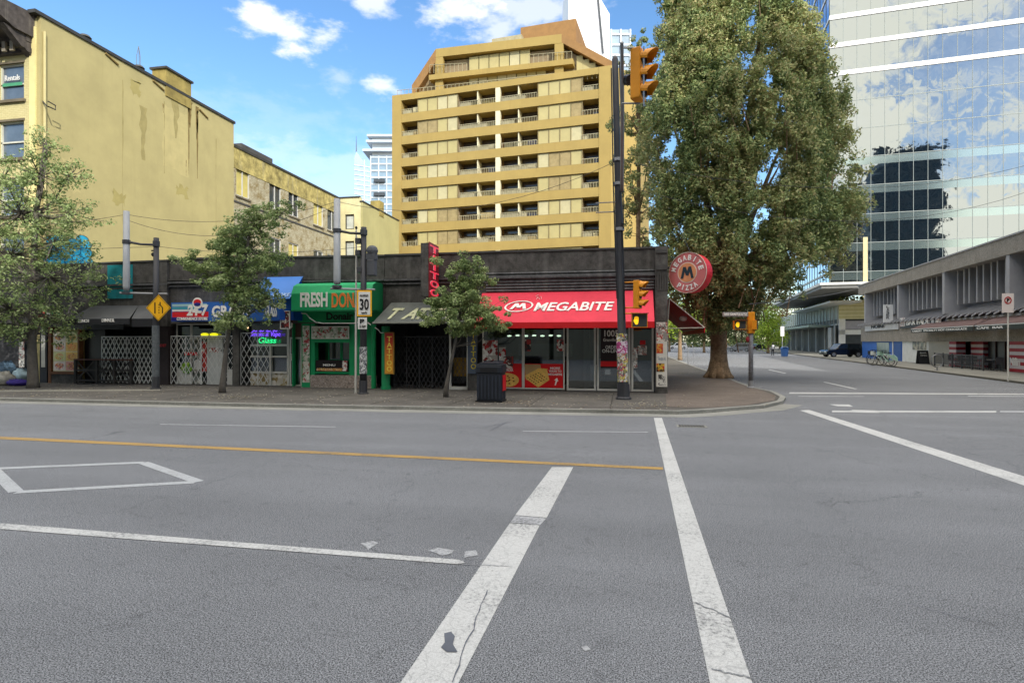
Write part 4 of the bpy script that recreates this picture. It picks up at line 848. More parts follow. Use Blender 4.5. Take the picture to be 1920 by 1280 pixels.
ch = MB().box(XW-.9, yc0, ZW-.6, XW+.06, yc1, ZW+1.0).build('chimney', mat('stained_yellow','#95854c',.85,.35,1.2,.3,streak=.9,dirt='#5a4a2a'), t); MB().box(XW-1.0, yc0-.1, ZW+1.0, XW+.15, yc1+.1, ZW+1.12).build('chimney_cap', MATS['dark_flashing'], ch)
for px in (175,275,360):
    yy = onX(px,0,XW).y; MB().lathe((XW-.5,yy,ZW+.14), [(.0,0),(.22,0),(.22,.25),(.3,.3),(.2,.42),(0,.44)], 10).build('roof_vent', MATS['dark_flashing'], t)
    
# stains down the side wall: thin painted streaks with their own outline
M_stain = mat('dark_stain', '#7d6b40', .9, .4, 6, bump=0)
def stain(px, y0, y1, w0, w1, m=M_stain, k=8):
    b = MB(); P = []
    a = onX(px, y0, XW); z1 = onX(px, y1, XW).z; r_ = random.Random(px)
    l = [(XW+.004, a.y+(w0+(w1-w0)*i/k)/2*(1+r_.uniform(-.5,.5))+r_.uniform(-.03,.03), a.z+(z1-a.z)*i/k) for i in range(k+1)]
    q = [(XW+.004, a.y-(w0+(w1-w0)*i/k)/2*(1+r_.uniform(-.5,.5)), a.z+(z1-a.z)*i/k) for i in range(k+1)]
    for i in range(k): b.poly([l[i], l[i+1], q[i+1], q[i]])
    return b.build('stain', m, t)
stain(356,190,240,.45,.06); stain(354,180,330,.18,.03); stain(370,208,335,.16,.03); stain(369,200,262,.22,.05); stain(306,195,212,.1,.02); stain(349,300,330,.06,.02)
M_fs = mat('faint_stain','#9b8f5e',.9,.2,2,bump=0); M_pale = mat('pale_patch', '#c2b070', .85, .1); stain(268,200,300,.5,.2, mat('faint_stain','#9b895a',.9,.2,2,bump=0)); stain(330,170,260,.8,.1,MATS['faint_stain'])
for px, y0, y1 in ((230,150,420),(308,190,325),(405,260,440)): stain(px, y0, y1, .05, .03, MATS['faint_stain'], 14)
# brace stubs and lamp arm on the wall
b = MB()
for p, q in (((198,100),(222,122)),((287,151),(308,170)),((374,205),(390,222))): b.tube([onX(*p,XW+.05), onX(*q,XW+.05)], .05, 6)
b.build('wall_brace', mat('brown_stub','#8a7648',.8,.2), t)
mu = MB().box(XW+.002, onX(84,0,XW).y, onX(84,498,XW).z, XW+.006, onX(168,0,XW).y, onX(84,498,XW).z+.0).build if False else None
dp0 = onX(84,60,XW+.08); MB().tube([dp0, Vector((dp0.x,dp0.y,6.2))], .06, 8).build('drainpipe', mat('cream_pipe','#c2b682',.6,.1), t)
b = MB().tube([onX(80,190,XW+.05), onX(88,199,XW+.6), onX(104,206,XW+.6), onX(104,198,XW+.6), onX(90,190,XW+.6)], .03, 5); b.build('lamp_arm', MATS['dark_flashing'], t)
M_pt = mat('repair_patch','#a2965f',.9,.15,1.5,bump=0); M_pt2 = mat('repair_patch_pale','#b6a976',.9,.12,1.5,bump=0)
for (q0, q1, r0_, r1_, m_) in ((120,150,300,360,M_pt2),(246,262,150,178,M_pt),(306,352,205,320,M_pt2),(330,352,350,368,M_pt),(210,236,360,382,M_pt)):
    b = MB(); rp = random.Random(q0); ya, yb_ = onX(q0,0,XW).y, onX(q1,0,XW).y; za, zb2 = onX((q0+q1)/2,r1_,XW).z, onX((q0+q1)/2,r0_,XW).z
    P = []
    for e in range(4):
        A_, B_ = [((ya,za),(yb_,za)),((yb_,za),(yb_,zb2)),((yb_,zb2),(ya,zb2)),((ya,zb2),(ya,za))][e]
        for i in range(6): P.append((XW+.0025, A_[0]+(B_[0]-A_[0])*i/6+rp.uniform(-.12,.12), A_[1]+(B_[1]-A_[1])*i/6+rp.uniform(-.15,.15)))
    b.poly(P); b.build('repair_patch', m_, t)
# bubble mural
M_cy = mat('cyan_mural', '#2a9bbd', .7, .15, 3, bump=0); M_navy = mat('mural_outline', '#173a52', .7, .2, bump=0)
Bb = [(95,450,7),(105,458,8),(93,470,8),(112,446,7),(155,450,8),(163,458,6),(150,463,9),(120,487,9),(108,478,9),(135,492,9),(150,484,10),(160,474,9),(165,490,7),(128,472,9),(140,470,8),(120,462,8),(90,486,7),(146,496,8),(160,497,7),(138,455,7),(100,495,8)]
for i, (px, py, rr) in enumerate(Bb):
    c = onX(px, py, XW+.004+i*.0032); s_ = rr/F*(c.y*CT-c.x*ST)
    b = MB().disc(c, Y_, Z_, s_*1.7, s_*1.15, 18, (.0012,0,0)); b.build('mural_bubble', M_cy, t)
    b = MB(); n_ = 18
    for k in range(n_):
        w0_, w1_ = 2*math.pi*k/n_, 2*math.pi*(k+1)/n_; f_ = lambda w, r: c+Y_*(s_*1.7*r*math.cos(w))+Z_*(s_*1.15*r*math.sin(w))+X_*.0016
        b.poly([f_(w0_,.88), f_(w0_,1.0), f_(w1_,1.0), f_(w1_,.88)])
    b.build('mural_outline', M_navy, t)
# ground floor of the yellow building
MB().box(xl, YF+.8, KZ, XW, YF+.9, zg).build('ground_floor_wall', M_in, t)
MB().box(xl, YF-.02, Z(40,606), xA, YF+.24, zg-.01).build('shop_fascia', M_blk, t)
MB().box(XW+.02, YF-.03, KZ, X(89), YF+.3, Z(80,612)).build('white_pier', mat('pier_black','#2a2b30',.6,.2), t)
MB().box(XW+.12, YF-.045, Z(80,688), X(86), YF-.031, Z(80,616)).build('pier_panel', mat('offwhite_panel','#c8c6bc',.6,.1), t)
MB().box(X(30), YF+.6, KZ, X(52), YF+.66, Z(40,652)).build('door', mat('grey_door','#3c4246',.5,.2), t)
MB().box(X(10), YF+.62, Z(10,690), X(20), YF+.64, Z(10,640)).build('notice', M_po3, t)
for i, (ch_, c_) in enumerate(zip('Candia', ['#9a2a26','#9a2a26','#b0372e','#dcdcd2','#2f9a68','#2f9a68'])):
    text(ch_, mat('sign_'+c_[1:], c_, .5, .1, bump=0), onY(60+i*9, 595, YF-.2), X_, Z_, w=.2 if ch_ != 'i' else .08, h=.34 if ch_ in 'Cdi' else .25, parent=t, bold=.04, name='sign_letter')
# ------------------------------------------------------------------ old rooming house behind (brick, stained)
X2 = XW-1.3
yb0 = YB+.05; yb1 = onX(636, 372, X2).y; z2 = onX(636, 372, X2).z; Yj = yb1
X3 = onY(680, 372, Yj).x; yc = onX(748, 415, X3).y; z3 = onX(748,415,X3).z
t = thing('rooming_house', 'long weathered pale brick building with patchy yellow stains behind the tall yellow building', 'building', (X2-4, yb0, 0))
M_old = brickmat('stained_brick', '#bdb69c', '#a8a086', '#8f866c', 3.5, 10, .9)
M_mossy = mat('yellow_stained_render', '#a3955c', .9, .5, 1.2, .4, 10, streak=.9, dirt='#8f8c82', fine=2.5)
b = MB()
def wins_onX(px_list, rowsz, xx):
    return [(onX(a,0,xx).y, onX(c,0,xx).y) for a, c in px_list]
wr = wins_onX([(443,468),(505,527),(541,560),(588,606),(614,632)], None, X2)
zt1 = onX(455,318,X2).z; zt0 = onX(455,370,X2).z; zt3 = onX(455,386,X2).z; zt2 = onX(455,428,X2).z
zcor = z2-1.6
cuts = [yb0]+[v for p in wr for v in p]+[yb1]
for i in range(len(cuts)-1):
    a, c = cuts[i], cuts[i+1]
    if i % 2 == 0: b.box(X2-.3, a, 3, X2, c, zcor)
    else: b.box(X2-.3, a, 3, X2, c, zt2).box(X2-.3, a, zt3, X2, c, zt0) if False else b.box(X2-.3,a,3,X2,c,zt2-1.9).box(X2-.3,a,zt2,X2,c,zt0).box(X2-.3,a,zt1,X2,c,zcor)
b.build('wall', M_old, t)
MB().box(X2-.35, yb0, zcor, X2+.03, yb1, z2-.1).build('parapet', M_mossy, t)
MB().box(X2-.4, yb0, z2-.1, X2+.1, yb1, z2+.08).build('coping', MATS['dark_flashing'], t)
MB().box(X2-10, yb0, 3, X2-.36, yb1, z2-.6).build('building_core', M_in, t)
M_wfr = mat('white_window_frame', '#c4c3bc', .5, .1); M_wgl = mat('dark_window_glass', '#333b40', .1, .3, .9, bump=0, spec=.8); M_blind = mat('yellow_blind', '#c3b46a', .8, .15)
for k, (a, c) in enumerate(wr):
    for j, (z0, z1) in enumerate(((zt0, zt1), (zt2-1.9, zt2))):
        f = MB().box(X2-.12,a,z0,X2-.05,c,z0+.08).box(X2-.12,a,z1-.08,X2-.05,c,z1).box(X2-.12,a,z0,X2-.05,a+.08,z1).box(X2-.12,c-.08,z0,X2-.05,c,z1).box(X2-.12,(a+c)/2-.04,z0,X2-.05,(a+c)/2+.04,z1)
        o = f.build('window', M_wfr, t); MB().box(X2-.16,a,z0,X2-.14,c,z1).build('pane', M_wgl if (k+j) % 3 else M_blind, o)
        MB().box(X2-.05,a-.1,z0-.14,X2+.09,c+.1,z0-.02).build('sill', MATS['dark_sill'], o)
for z in (zt0-.55, zt2-2.6):
    MB().box(X2, yb0, z, X2+.05, yb1, z+.12).build('string_course', M_grey, t)
MB().box(X2-3, yb0+4, z2-.5, X2-1, yb0+8, z2+1.0).build('roof_hut', M_grey, t)
# ------------------------------------------------------------------ third: cream end with yellow side wall
t = thing('cream_building', 'small cream building with a plain yellow side wall and chimney left of the golden tower', 'building', (X3-3, Yj, 0))
M_crm = mat('cream_render', '#c9c196', .85, .15, 1, .2, streak=.3, dirt='#a08f4a')
ws = [(onY(647,0,Yj).x, onY(664,0,Yj).x)]
zz = [onY(650,y_,Yj).z for y_ in (402,430,452,480)]
a, c = ws[0]; b = MB(); xl3 = X2-1
b.box(xl3, Yj, 3, a, Yj+.3, z2).box(c, Yj, 3, X3-.21, Yj+.3, z2).box(a,Yj,3,c,Yj+.3,zz[3]).box(a,Yj,zz[2],c,Yj+.3,zz[1]).box(a,Yj,zz[0],c,Yj+.3,z2)
b.build('front_wall', M_crm, t)
for z0, z1 in ((zz[1],zz[0]),(zz[3],zz[2])):
    f = MB(); frame_rect(f, a, c, z0, z1, Yj+.1, .09, .08); o = f.build('window', mat('dark_frame','#4a463c',.6,.2), t); MB().box(a,Yj+.2,z0,c,Yj+.22,z1).build('pane', mat('pale_blind','#b9bdb4',.5,.2), o)
MB().box(X3-.2, Yj+.002, 3, X3, yc, z3+.0).build('side_wall', mat('yellow_render_pale','#aca574',.8,.1,.5,.2,streak=.45,dirt='#8a8048'), t)
MB().box(xl3, Yj+.31, 3, X3-.21, yc, z3-.3).build('building_core', M_in, t)
MB().box(X3-.3, Yj-.05, z3, X3+.07, yc, z3+.13).box(xl3, Yj-.08, z2, X3-.3, Yj+.3, z2+.12).build('coping', MATS['dark_flashing'], t)
y0_, y1_ = onX(711,0,X3).y, onX(719,0,X3).y
MB().box(X3-1, y0_, z3-.5, X3+.05, y1_, z3+1.1).build('chimney', MATS['stained_yellow'], t)
# ------------------------------------------------------------------ golden apartment tower
dT = 70.0
O = atd(735, 640, dT); O.z = 0
def frame_at(P, rho=RHO): return Matrix.Translation(P) @ Matrix.Rotation(-rho, 4, 'Z')
def lx(px, P, U=CU, V=CV):
    """distance along the facade line through P (direction U) where the sight line of px meets it"""
    r = ray(px); r.z = 0; M = Matrix(((U.x, -r.x), (U.y, -r.y))); s = M.inverted() @ Vector((-P.x, -P.y)); return s[0]
def lz(px, py, P, U=CU):
    a = lx(px, P, U); p = P+U*a; d = -p.x*ST+p.y*CT; return H+(640-py)/F*d
t = thing('apartment_tower', 'golden brown apartment tower with stacked balcony bands and a sloping sided top storey', 'building', (O.x,O.y,0), -RHO)
TL = lambda px: lx(px, O)
TZ = lambda px, py: lz(px, py, O)
M_gold = mat('golden_stone', '#9e884e', .75, .10, .4, .2, 8, streak=.25, dirt='#7f5f30'); M_gold2 = mat('golden_dark', '#8c6a40', .75, .15, 1.5, .2)
M_bal = mat('balcony_tan', '#8d7d62', .85, .2); M_pan = mat('cream_blind', '#aca06c', .55, .10, .8, bump=0, spec=.6); M_panw = mat('white_blind', '#b5ac84', .5, .1, bump=0, spec=.6); M_wood = mat('brown_curtain', '#96865e', .7, .2, 2.5, bump=0); M_dwin = mat('dark_pane', '#4a423c', .15, .3, bump=0, spec=.8); M_rail = mat('balcony_rail', '#9b9478', .6, .2); M_colm = mat('cream_column', '#d6cfae', .7, .08)  # one even tan for balcony backs, bays and top storeys
xr = TL(1146); zroof_l = TZ(740, 172); zroof_r = TZ(1140,131)
ztop = (zroof_l+zroof_r)/2
band0 = TZ(940, 163)     # underside of top band
fh = (TZ(940,163)-TZ(940,425))/6.0
tot_w = xr
cx = [TL(p) for p in (752,782,857,860,929,937,1006,1008,1091,1123)]
depth = 20
MB().box(.4, 1.7, 0, xr-.2, depth, ztop-.2).build('core', M_gold2, t, local=True)
MB().box(0, 0, 0, cx[0], 1.9, ztop).build('corner_pier', M_gold, t, local=True); MB().box(cx[9], 0, 0, xr, 1.9, ztop).build('corner_pier', M_gold, t, local=True)
MB().box(cx[0]+.001, .05, band0, cx[9]-.001, 1.7, ztop-.002).build('top_band', M_gold, t, local=True)
MB().prism([(xr,0.0,0),(xr+2.6,3.2,0),(xr+2.6,depth,0),(xr,depth,0)], (0,0,ztop)).build('side_wing', M_gold, t, local=True)
wh = fh*.62
rr = random.Random(3)
for fl_ in range(10):
    z1 = band0-fl_*fh; z0 = z1-wh
    if z1 < 4: break
    MB().box(cx[0]+.001, .05, z0-(fh-wh), cx[9]-.001, 1.7, z0).build('balcony_band', M_gold, t, local=True)
    # glazed bays flush with the face
    for (a, c, n) in ((cx[1],cx[2],4),(cx[7],cx[8],4)):
        f = MB(); f.box(a,.18,z0,c,.26,z0+.07).box(a,.18,z1-.07,c,.26,z1)
        for k in range(n+1): x_ = a+(c-a)*k/n; f.box(x_-.04,.18,z0+.07,x_+.04,.26,z1-.07)
        o = f.build('window', mat('bronze_frame','#7d6f4a',.5,.2), t, local=True)
        k = 0
        while k < n:
            m_ = rr.choice([M_pan,M_pan,M_pan,M_pan,M_panw,M_wood]); q = 2 if m_ is M_wood and k < n-1 else 1
            dz = 0 if rr.random() < .8 else .5
            MB().box(a+(c-a)*k/n+.04,.24,z0,a+(c-a)*(k+q)/n-.04,.255,z1).build('pane', m_, o, local=True); k += q
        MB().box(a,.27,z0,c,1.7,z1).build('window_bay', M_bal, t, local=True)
    for (a, c, n) in ((cx[0],cx[1],1),(cx[3],cx[4],2),(cx[5],cx[6],2),(cx[8],cx[9],1)):
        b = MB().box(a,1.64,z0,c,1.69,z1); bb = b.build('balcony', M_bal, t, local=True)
        f = MB()
        for k in range(n*2):
            x0_ = a+(c-a)*k/(n*2); x1_ = a+(c-a)*(k+1)/(n*2); f.box(x0_+.08,1.58,z0+.05,x1_-.06,1.62,z0+wh*.62)
        f.build('door_blind', rr.choice([M_pan,M_panw,M_panw,M_wood,M_bal]), bb, local=True)
        f = MB().box(a,1.6,z0+wh*.66,c,1.63,z1-.02); f.build('pane', M_dwin, bb, local=True)
        f = MB().box(a,.12,z0+.52,c,.16,z0+.58)
        k_ = int((c-a)/.28)
        for k in range(k_+1): x_ = a+(c-a)*k/k_; f.box(x_-.02,.12,z0,x_+.02,.16,z0+.52)
        f.build('railing', M_rail, bb, local=True)
        if rr.random() < .8: MB().box(a+.1,.2,z0,a+(c-a)*rr.uniform(.3,.8),.24,z0+.45).build('screen', M_rail, bb, local=True)
        if rr.random() < .7: MB().box(c-(c-a)*rr.uniform(.2,.45),.5,z0,c-.15,.8,z0+rr.uniform(.3,.9)).build('balcony_clutter', rr.choice([M_rail,M_wood,M_dwin,M_panw]), bb, local=True)
        if n == 2: MB().box((a+c)/2-.05,.2,z0,(a+c)/2+.05,1.58,z1).build('divider', M_colm, bb, local=True)
    MB().box(cx[4]-.02,.06,z0,cx[5]+.02,.5,z1).build('column', M_colm, t, local=True)
# parapet rail and set-back top storeys
Pf = 1.2
def T3(px, py, y=Pf):
    P = O+CV*y; a = lx(px, P); p = P+CU*a; d = -p.x*ST+p.y*CT; return (a, y, H+(640-py)/F*d)
pa, pb, pc, pd = T3(772,160), T3(817,92), T3(1053,64), T3(1150,116)
base = ztop-.4
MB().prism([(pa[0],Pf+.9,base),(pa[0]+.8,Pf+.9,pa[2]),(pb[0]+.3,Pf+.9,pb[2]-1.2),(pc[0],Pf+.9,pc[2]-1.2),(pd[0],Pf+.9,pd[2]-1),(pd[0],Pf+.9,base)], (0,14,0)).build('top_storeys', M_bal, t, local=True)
def thick(p, q, th, y0, y1, m, name):
    p = Vector(p); q = Vector(q); MB().prism([(p.x,y0,p.z),(q.x,y0,q.z),(q.x,y0,q.z-th),(p.x,y0,p.z-th)], (0,y1-y0,0)).build(name, m, t, local=True)
thick(pb, pc, 1.0, Pf, Pf+15, M_gold, 'roof_band'); thick(pc, pd, .95, Pf+.01, Pf+15, M_gold2, 'roof_slope'); thick(pa, pb, 1.5, Pf+.01, Pf+15, M_gold2, 'roof_slope')
qa, qb = T3(806,143), T3(1075,112); thick(qa, qb, .6, Pf-.3, Pf+.8, M_gold, 'balcony_band')
g1 = [T3(a,c_)[0] for a, c_ in ((875,100),(992,90))]
for (pxa, pxb, ya, yb, n) in ((876,992,104,88,6),(876,1022,142,126,8)):
    l = T3(pxa,ya); r = T3(pxb,yb); hh = 2.0 if n == 6 else 1.4
    z0_, z1_ = l[2]-hh, l[2]
    for k in range(n):
        a_ = l[0]+(r[0]-l[0])*k/n; c_ = l[0]+(r[0]-l[0])*(k+1)/n; zt = l[2]+(r[2]-l[2])*(k+.5)/n
        MB().box(a_+.05, Pf+.55, zt-hh, c_-.05, Pf+.6, zt).build('window', rr.choice([M_pan,M_pan,M_panw]), t, local=True)
for px in (823, 1048):
    q = T3(px,120); MB().box(q[0]-.5, Pf+.02, base, q[0]+.5, Pf+.5, T3(px,100 if px < 900 else 76)[2]).build('column', M_gold, t, local=True)
f = MB()
for (pxa, ya, pxb, yb) in ((806,122,875,119),(992,103,1072,97),(745,170,1145,127)):
    l = T3(pxa,ya,.3 if pxb > 1100 else Pf-.2); r = T3(pxb,yb,.3 if pxb > 1100 else Pf-.2)
    f.tube([l, r], .04, 5); n = int((r[0]-l[0])/.5)
    for k in range(n+1):
        q = Vector(l).lerp(Vector(r), k/n); f.box(q.x-.02,q.y-.02,q.z-1.0,q.x+.02,q.y+.02,q.z)
f.build('railing', M_rail, t, local=True)
for k, px in enumerate((1085,1097,1109,1121)):
    q = T3(px, 128); MB().box(q[0]-.35, Pf+.6, base+.1, q[0]+.35, Pf+.65, T3(px,88+12+k*7)[2]).build('side_window', M_pan, t, local=True)
a_, c_ = T3(976,55,8), T3(1080,38,8)
MB().box(a_[0], 8, pc[2]-.5, c_[0], 16, T3(1020,45,8)[2]).build('plant_room', M_gold2, t, local=True)
a_, c_ = T3(922,78,6), T3(978,68,6); MB().box(a_[0], 6, pb[2]-.5, c_[0], 12, a_[2]+.3).build('roof_hut', M_rail, t, local=True)
# ------------------------------------------------------------------ far towers
t = thing('white_tower', 'plain white slab tower with a slanted top rising behind the golden apartment tower', 'building', tuple(atd(1105,640,150).to_2d())+(0,), -TH*0)
b = MB(); D = 150
P = [atd(x_, y_, D) for x_, y_ in ((1066,110),(1066,-60),(1108,-40),(1127,0),(1143,27),(1143,130))]
P = [Vector((p.x,p.y,p.z)) for p in P]; P[0].z = 0; P[-1].z = 0
b.prism(P, Vector((ST*-1,CT,0))*18).build('wall', mat('white_concrete','#e4e6ea',.7,.05,.1,.05), t)
b = MB(); b.tube([atd(1119,-30,D-.3), atd(1131,100,D-.3)], .25, 5).build('cable_duct', mat('dark_line','#55585c',.6,.1), t)
t = thing('grey_gridded_tower', 'pale grey gridded tower right of the white slab tower beside the utility pole', 'building', tuple(atd(1165,640,190).to_2d())+(0,), 0)
M_tow = mat('pale_tower', '#b9c3cc', .5, .1, .2, 0); M_tgl = mat('tower_glass', '#7f95a5', .2, .3, .15, bump=0, spec=.9)
def gridtower(t, px0, px1, pytop, D, storey=3.0, bay=3.0, dep=18, extra=None, m1=M_tow, m2=M_tgl, top=None):
    A = atd(px0,640,D); Bp = atd(px1,640,D); u = (Bp-A); wid = u.length; u.normalize(); v = Vector((-u.y,u.x,0)); zt = H+(640-pytop)/F*D
    def W(a, y, z): q = A+u*a+v*y; return (q.x, q.y, z)
    def bx(b, x0, y0, z0, x1, y1, z1):
        b.add([W(x0,y0,z0),W(x1,y0,z0),W(x1,y1,z0),W(x0,y1,z0),W(x0,y0,z1),W(x1,y0,z1),W(x1,y1,z1),W(x0,y1,z1)], [(0,3,2,1),(4,5,6,7),(0,1,5,4),(1,2,6,5),(2,3,7,6),(3,0,4,7)])
    b = MB(); bx(b, .0,.3,0,wid,dep,zt); b.build('glazing', m2, t)
    b = MB(); n = int(zt/storey)
    for k in range(max(0, n-45), n+1): bx(b, -.3, 0, k*storey, wid+.3, .29, k*storey+.7)
    b.build('floor_slab', m1, t)
    b = MB(); nb = max(2, int(wid/bay))
    for k in range(nb+1): x_ = wid*k/nb; bx(b, x_-.25, -.12, 0, x_+.25, .28, zt)
    b.build('fin', m1, t)
    return W, bx, wid, zt
gridtower(t, 1146, 1182, 55, 190, 3.4, 3.0)
t = thing('distant_white_tower', 'distant white gridded tower with a flared roof left of the golden apartment tower', 'building', tuple(atd(712,640,260).to_2d())+(0,), 0)
W, bx, wid, zt = gridtower(t, 695, 740, 292, 260, 3.0, 3.2)
b = MB()
for k, (a_, zz_) in enumerate(((-3.2,zt+1.5),(-1.6,zt+5.5),(-1.2,zt+8))): bx(b, a_, -2, zz_, wid, 16, zz_+.9)
bx(b, .6, .5, zt, wid, 15, zt+8); b.build('roof_crown', M_tow, t)
b = MB()
for k in (2,3,7,8,12): bx(b, wid*.15, -1.2, zt-k*6, wid*.6, 0, zt-k*6+1.3)
b.build('balcony', mat('dark_balcony','#3d444b',.5,.2), t)
t = thing('distant_glass_tower', 'slim distant pale blue glass tower with a sloping crown and spire', 'building', tuple(atd(678,640,420).to_2d())+(0,), 0)
D = 420; P = [atd(x_,y_,D) for x_,y_ in ((664,560),(664,296),(668,284),(693,318),(697,560))]
MB().prism(P, Vector((-ST,CT,0))*14).build('glazing', mat('pale_blue_glass','#9fc0d6',.15,.15,.05,bump=0,spec=.9), t)
b = MB()
for k in range(22): 
    y_ = 310+k*9; b.tube([atd(664.5,y_,D-.2), atd(694,y_+4,D-.2)], .35, 4)
b.tube([atd(683,300,D-.2), atd(683,500,D-.2)], .35, 4); b.build('mullion', mat('pale_mullion','#cfdbe4',.5,.05,bump=0), t)
MB().tube([atd(668,288,D+2), atd(668,255,D+2)], [.5,.12], 5).build('spire', M_metal, t)
# lattice mast on the yellow building's roof
t = thing('radio_mast', 'thin lattice mast rising behind the roof edge of the tall yellow building', 'mast')
mc = atd(260,122,50); b = MB(); zb_ = mc.z-4
for i in range(3):
    w_ = 2.09*i; b.tube([(mc.x+.22*math.cos(w_),mc.y+.22*math.sin(w_),17.2),(mc.x+.16*math.cos(w_),mc.y+.16*math.sin(w_),mc.z+.7),(mc.x,mc.y,mc.z+1.6)], .03, 4)
for k in range(12):
    z_ = 17.5+k*.7
    if z_ < mc.z+.6:
        for i in range(3):
            w_, w2 = 2.09*i, 2.09*(i+1); b.tube([(mc.x+.2*math.cos(w_),mc.y+.2*math.sin(w_),z_),(mc.x+.2*math.cos(w2),mc.y+.2*math.sin(w2),z_+.5)], .018, 4)
b.build('lattice', mat('mast_grey','#5f6468',.7,.1,bump=0), t)
# ------------------------------------------------------------------ glass tower
OT = atd(1556, 640, 80); OT.z = 0
t = thing('glass_tower', 'large mirror glass office tower with white floor bands reflecting clouds', 'building', (OT.x,OT.y,0), -RHO)
GL = lambda px: lx(px, OT)
def GZ(px, py): return lz(px, py, OT)
M_cg = curtainglass('mirror_glazing', '#868e92', .03, (1.98,1.98*2), .5); M_cg2 = curtainglass('blue_glazing', '#6f93bd', .02, (1.98,1.98*2), .2)
M_mull = mat('pale_mullion2', '#8f9794', .5, .08, bump=0); M_wb = mat('white_floor_band', '#e6e7e6', .5, .04, .3, bump=0)
zs = GZ(1600, 530); x1 = GL(2150); ztt = 75
fh2 = (GZ(1700,183)-GZ(1700,402))/4.0
zb0 = GZ(1700,123)   # lowest white band
pan = (GL(1720)-GL(1693))
M_span = mat('teal_spandrel','#93a3a2',.15,.05,.2,bump=0,metal=.88)
lev = sorted([zb0+k*fh2 for k in range(-9, 9) if zs+.5 < zb0+k*fh2 < ztt])
prev = zs
for i, z in enumerate(lev+[ztt]):
    MB().box(0, 0, prev, x1, .3, z-.02).build('glazing', M_cg, t, local=True)
    MB().box(0, .302, prev, .3, 26, z-.02).build('side_glazing', M_cg2, t, local=True)
    prev = z
for z in lev:
    up_ = z >= zb0-.1
    h_ = .62 if up_ else .09
    MB().box(-.06 if up_ else -.02, -.12 if up_ else -.035, z-h_/2, x1, 0-.001, z+h_/2).build('floor_band', M_wb if up_ else M_mull, t, local=True)
    if not up_ and z < zb0-2.5*fh2: MB().box(.02, -.002, z-1.1, x1-.02, -.0005, z-.1).build('spandrel', M_span, t, local=True)
    MB().box(-.10, .0, z-.14, -.002, 26, z+.14).build('side_floor_band', M_wb if up_ else M_mull, t, local=True)
b = MB(); k = 0; x_ = 0
while x_ < x1:
    b.box(x_-.025, -.04, zs, x_+.025, -.003, ztt); x_ += pan
b.build('mullion', M_mull, t, local=True)
b = MB()
for k in range(13): b.box(-.05, .3+k*2.0, zs, -.003, .36+k*2.0, ztt)
b.build('side_mullion', M_mull, t, local=True)
MB().box(.32, .32, zs+.1, x1-.1, 26, ztt-.3).build('core', M_in, t, local=True)
# pale upright strip on the front of the low storeys
MB().box(GL(1618),-.09,zs-2,GL(1618)+.55,-.052,GZ(1618,445)).build('pale_post', mat('cream_post','#cbbf94',.6,.1), t, local=True)
# canopy soffit
M_can = mat('white_canopy', '#cfcfca', .6, .08, .3, 0); M_sof = mat('soffit', '#7d7d7a', .7, .1)
MB().box(-1.5, -1.5, zs-.35, GL(1650), 50, zs-.01).build('canopy', M_can, t, local=True)
MB().box(-1.3, -1.3, zs-.8, GL(1650), 49.8, zs-.36).build('soffit', M_sof, t, local=True)
MB().box(1.2, 6, zs-2.3, GL(1640), 40, zs-2.05).build('lower_canopy', M_can, t, local=True)
# ------------------------------------------------------------------ low podium under it
PA = G(1573, 663, KZ); PA.z = 0
t = thing('podium_building', 'low pale podium with slatted upper storey and glass entrance canopy under the glass tower', 'building', (PA.x,PA.y,0), -RHO)
def PZ(px, py, along_side=False):
    """height of a point on the side face (runs along CV from PA)"""
    s = lx(px, PA, CV, CU) if along_side else lx(px, PA); p = PA+(CV if along_side else CU)*s; d = -p.x*ST+p.y*CT; return H+(640-py)/F*d
def PS(px): return lx(px, PA, CV, CU)
ln = PS(1458)
zt = PZ(1573,563); z_sl = PZ(1573,598)
M_sl = mat('grey_slats', '#9aa39a', .6, .1); M_cre = mat('cream_cladding', '#cbc69c', .6, .1); M_pod = mat('pale_podium', '#c2c3bf', .7, .1); M_shut = mat('grey_shutter', '#9b9aa0', .6, .1)
MB().box(.3, .3, 0, 14, ln, zt-.2).build('core', mat('podium_dark','#33383a',.5,.3), t, local=True)
MB().box(0, 0, z_sl, 14, .28, zt).build('cream_wall', M_cre, t, local=True)
b = MB()
for k in range(5): z_ = z_sl+.2+k*(zt-z_sl)/5; b.box(0,-.06,z_,14,-.002,z_+.14)
b.build('cladding_rail', mat('cladding_dark','#b3ae80',.6,.1), t, local=True)  # rails a little darker than the cream cladding
MB().box(0, .3, z_sl, .28, ln, zt-.3).build('slatted_storey', M_sl, t, local=True)
n = 26
for k in range(n): MB().box(-.12, .5+k*ln/n, z_sl-.9, -.002, .7+k*ln/n, zt-.3).build('slat', M_pod, t, local=True)
MB().box(0,.3,z_sl-.9,.28,ln,z_sl-.7).build('sill_band', M_pod, t, local=True)
MB().box(0, 0, PZ(1600,627), 14, .28, PZ(1600,618)).box(0,0,0,.9,.28,z_sl).box(5.6,0,0,6.4,.28,z_sl).build('front_frame', mat('white_frame','#d4d4cf',.6,.08), t, local=True)
MB().box(.95,.1,PZ(1600,617),5.5,.2,z_sl-.3).build('garage_shutter', M_shut, t, local=True); MB().box(6.5,.1,0,13,.2,PZ(1600,628)).build('garage_shutter', M_shut, t, local=True)
MB().box(-3.2, 6, PZ(1573,611)-.0, -.01, ln-6, PZ(1573,611)+.35).build('entrance_canopy', mat('glassy_canopy','#9fb3ab',.3,.15), t, local=True)
for k in range(9): MB().box(-.2, 2+k*ln/9.5, 0, -.02, 2.5+k*ln/9.5, z_sl-.9).build('ground_column', M_pod, t, local=True)
MB().box(-.5,3,0,-.3,5.2,PZ(1573,613)).build('info_panel', M_pod, t, local=True)
b = MB()
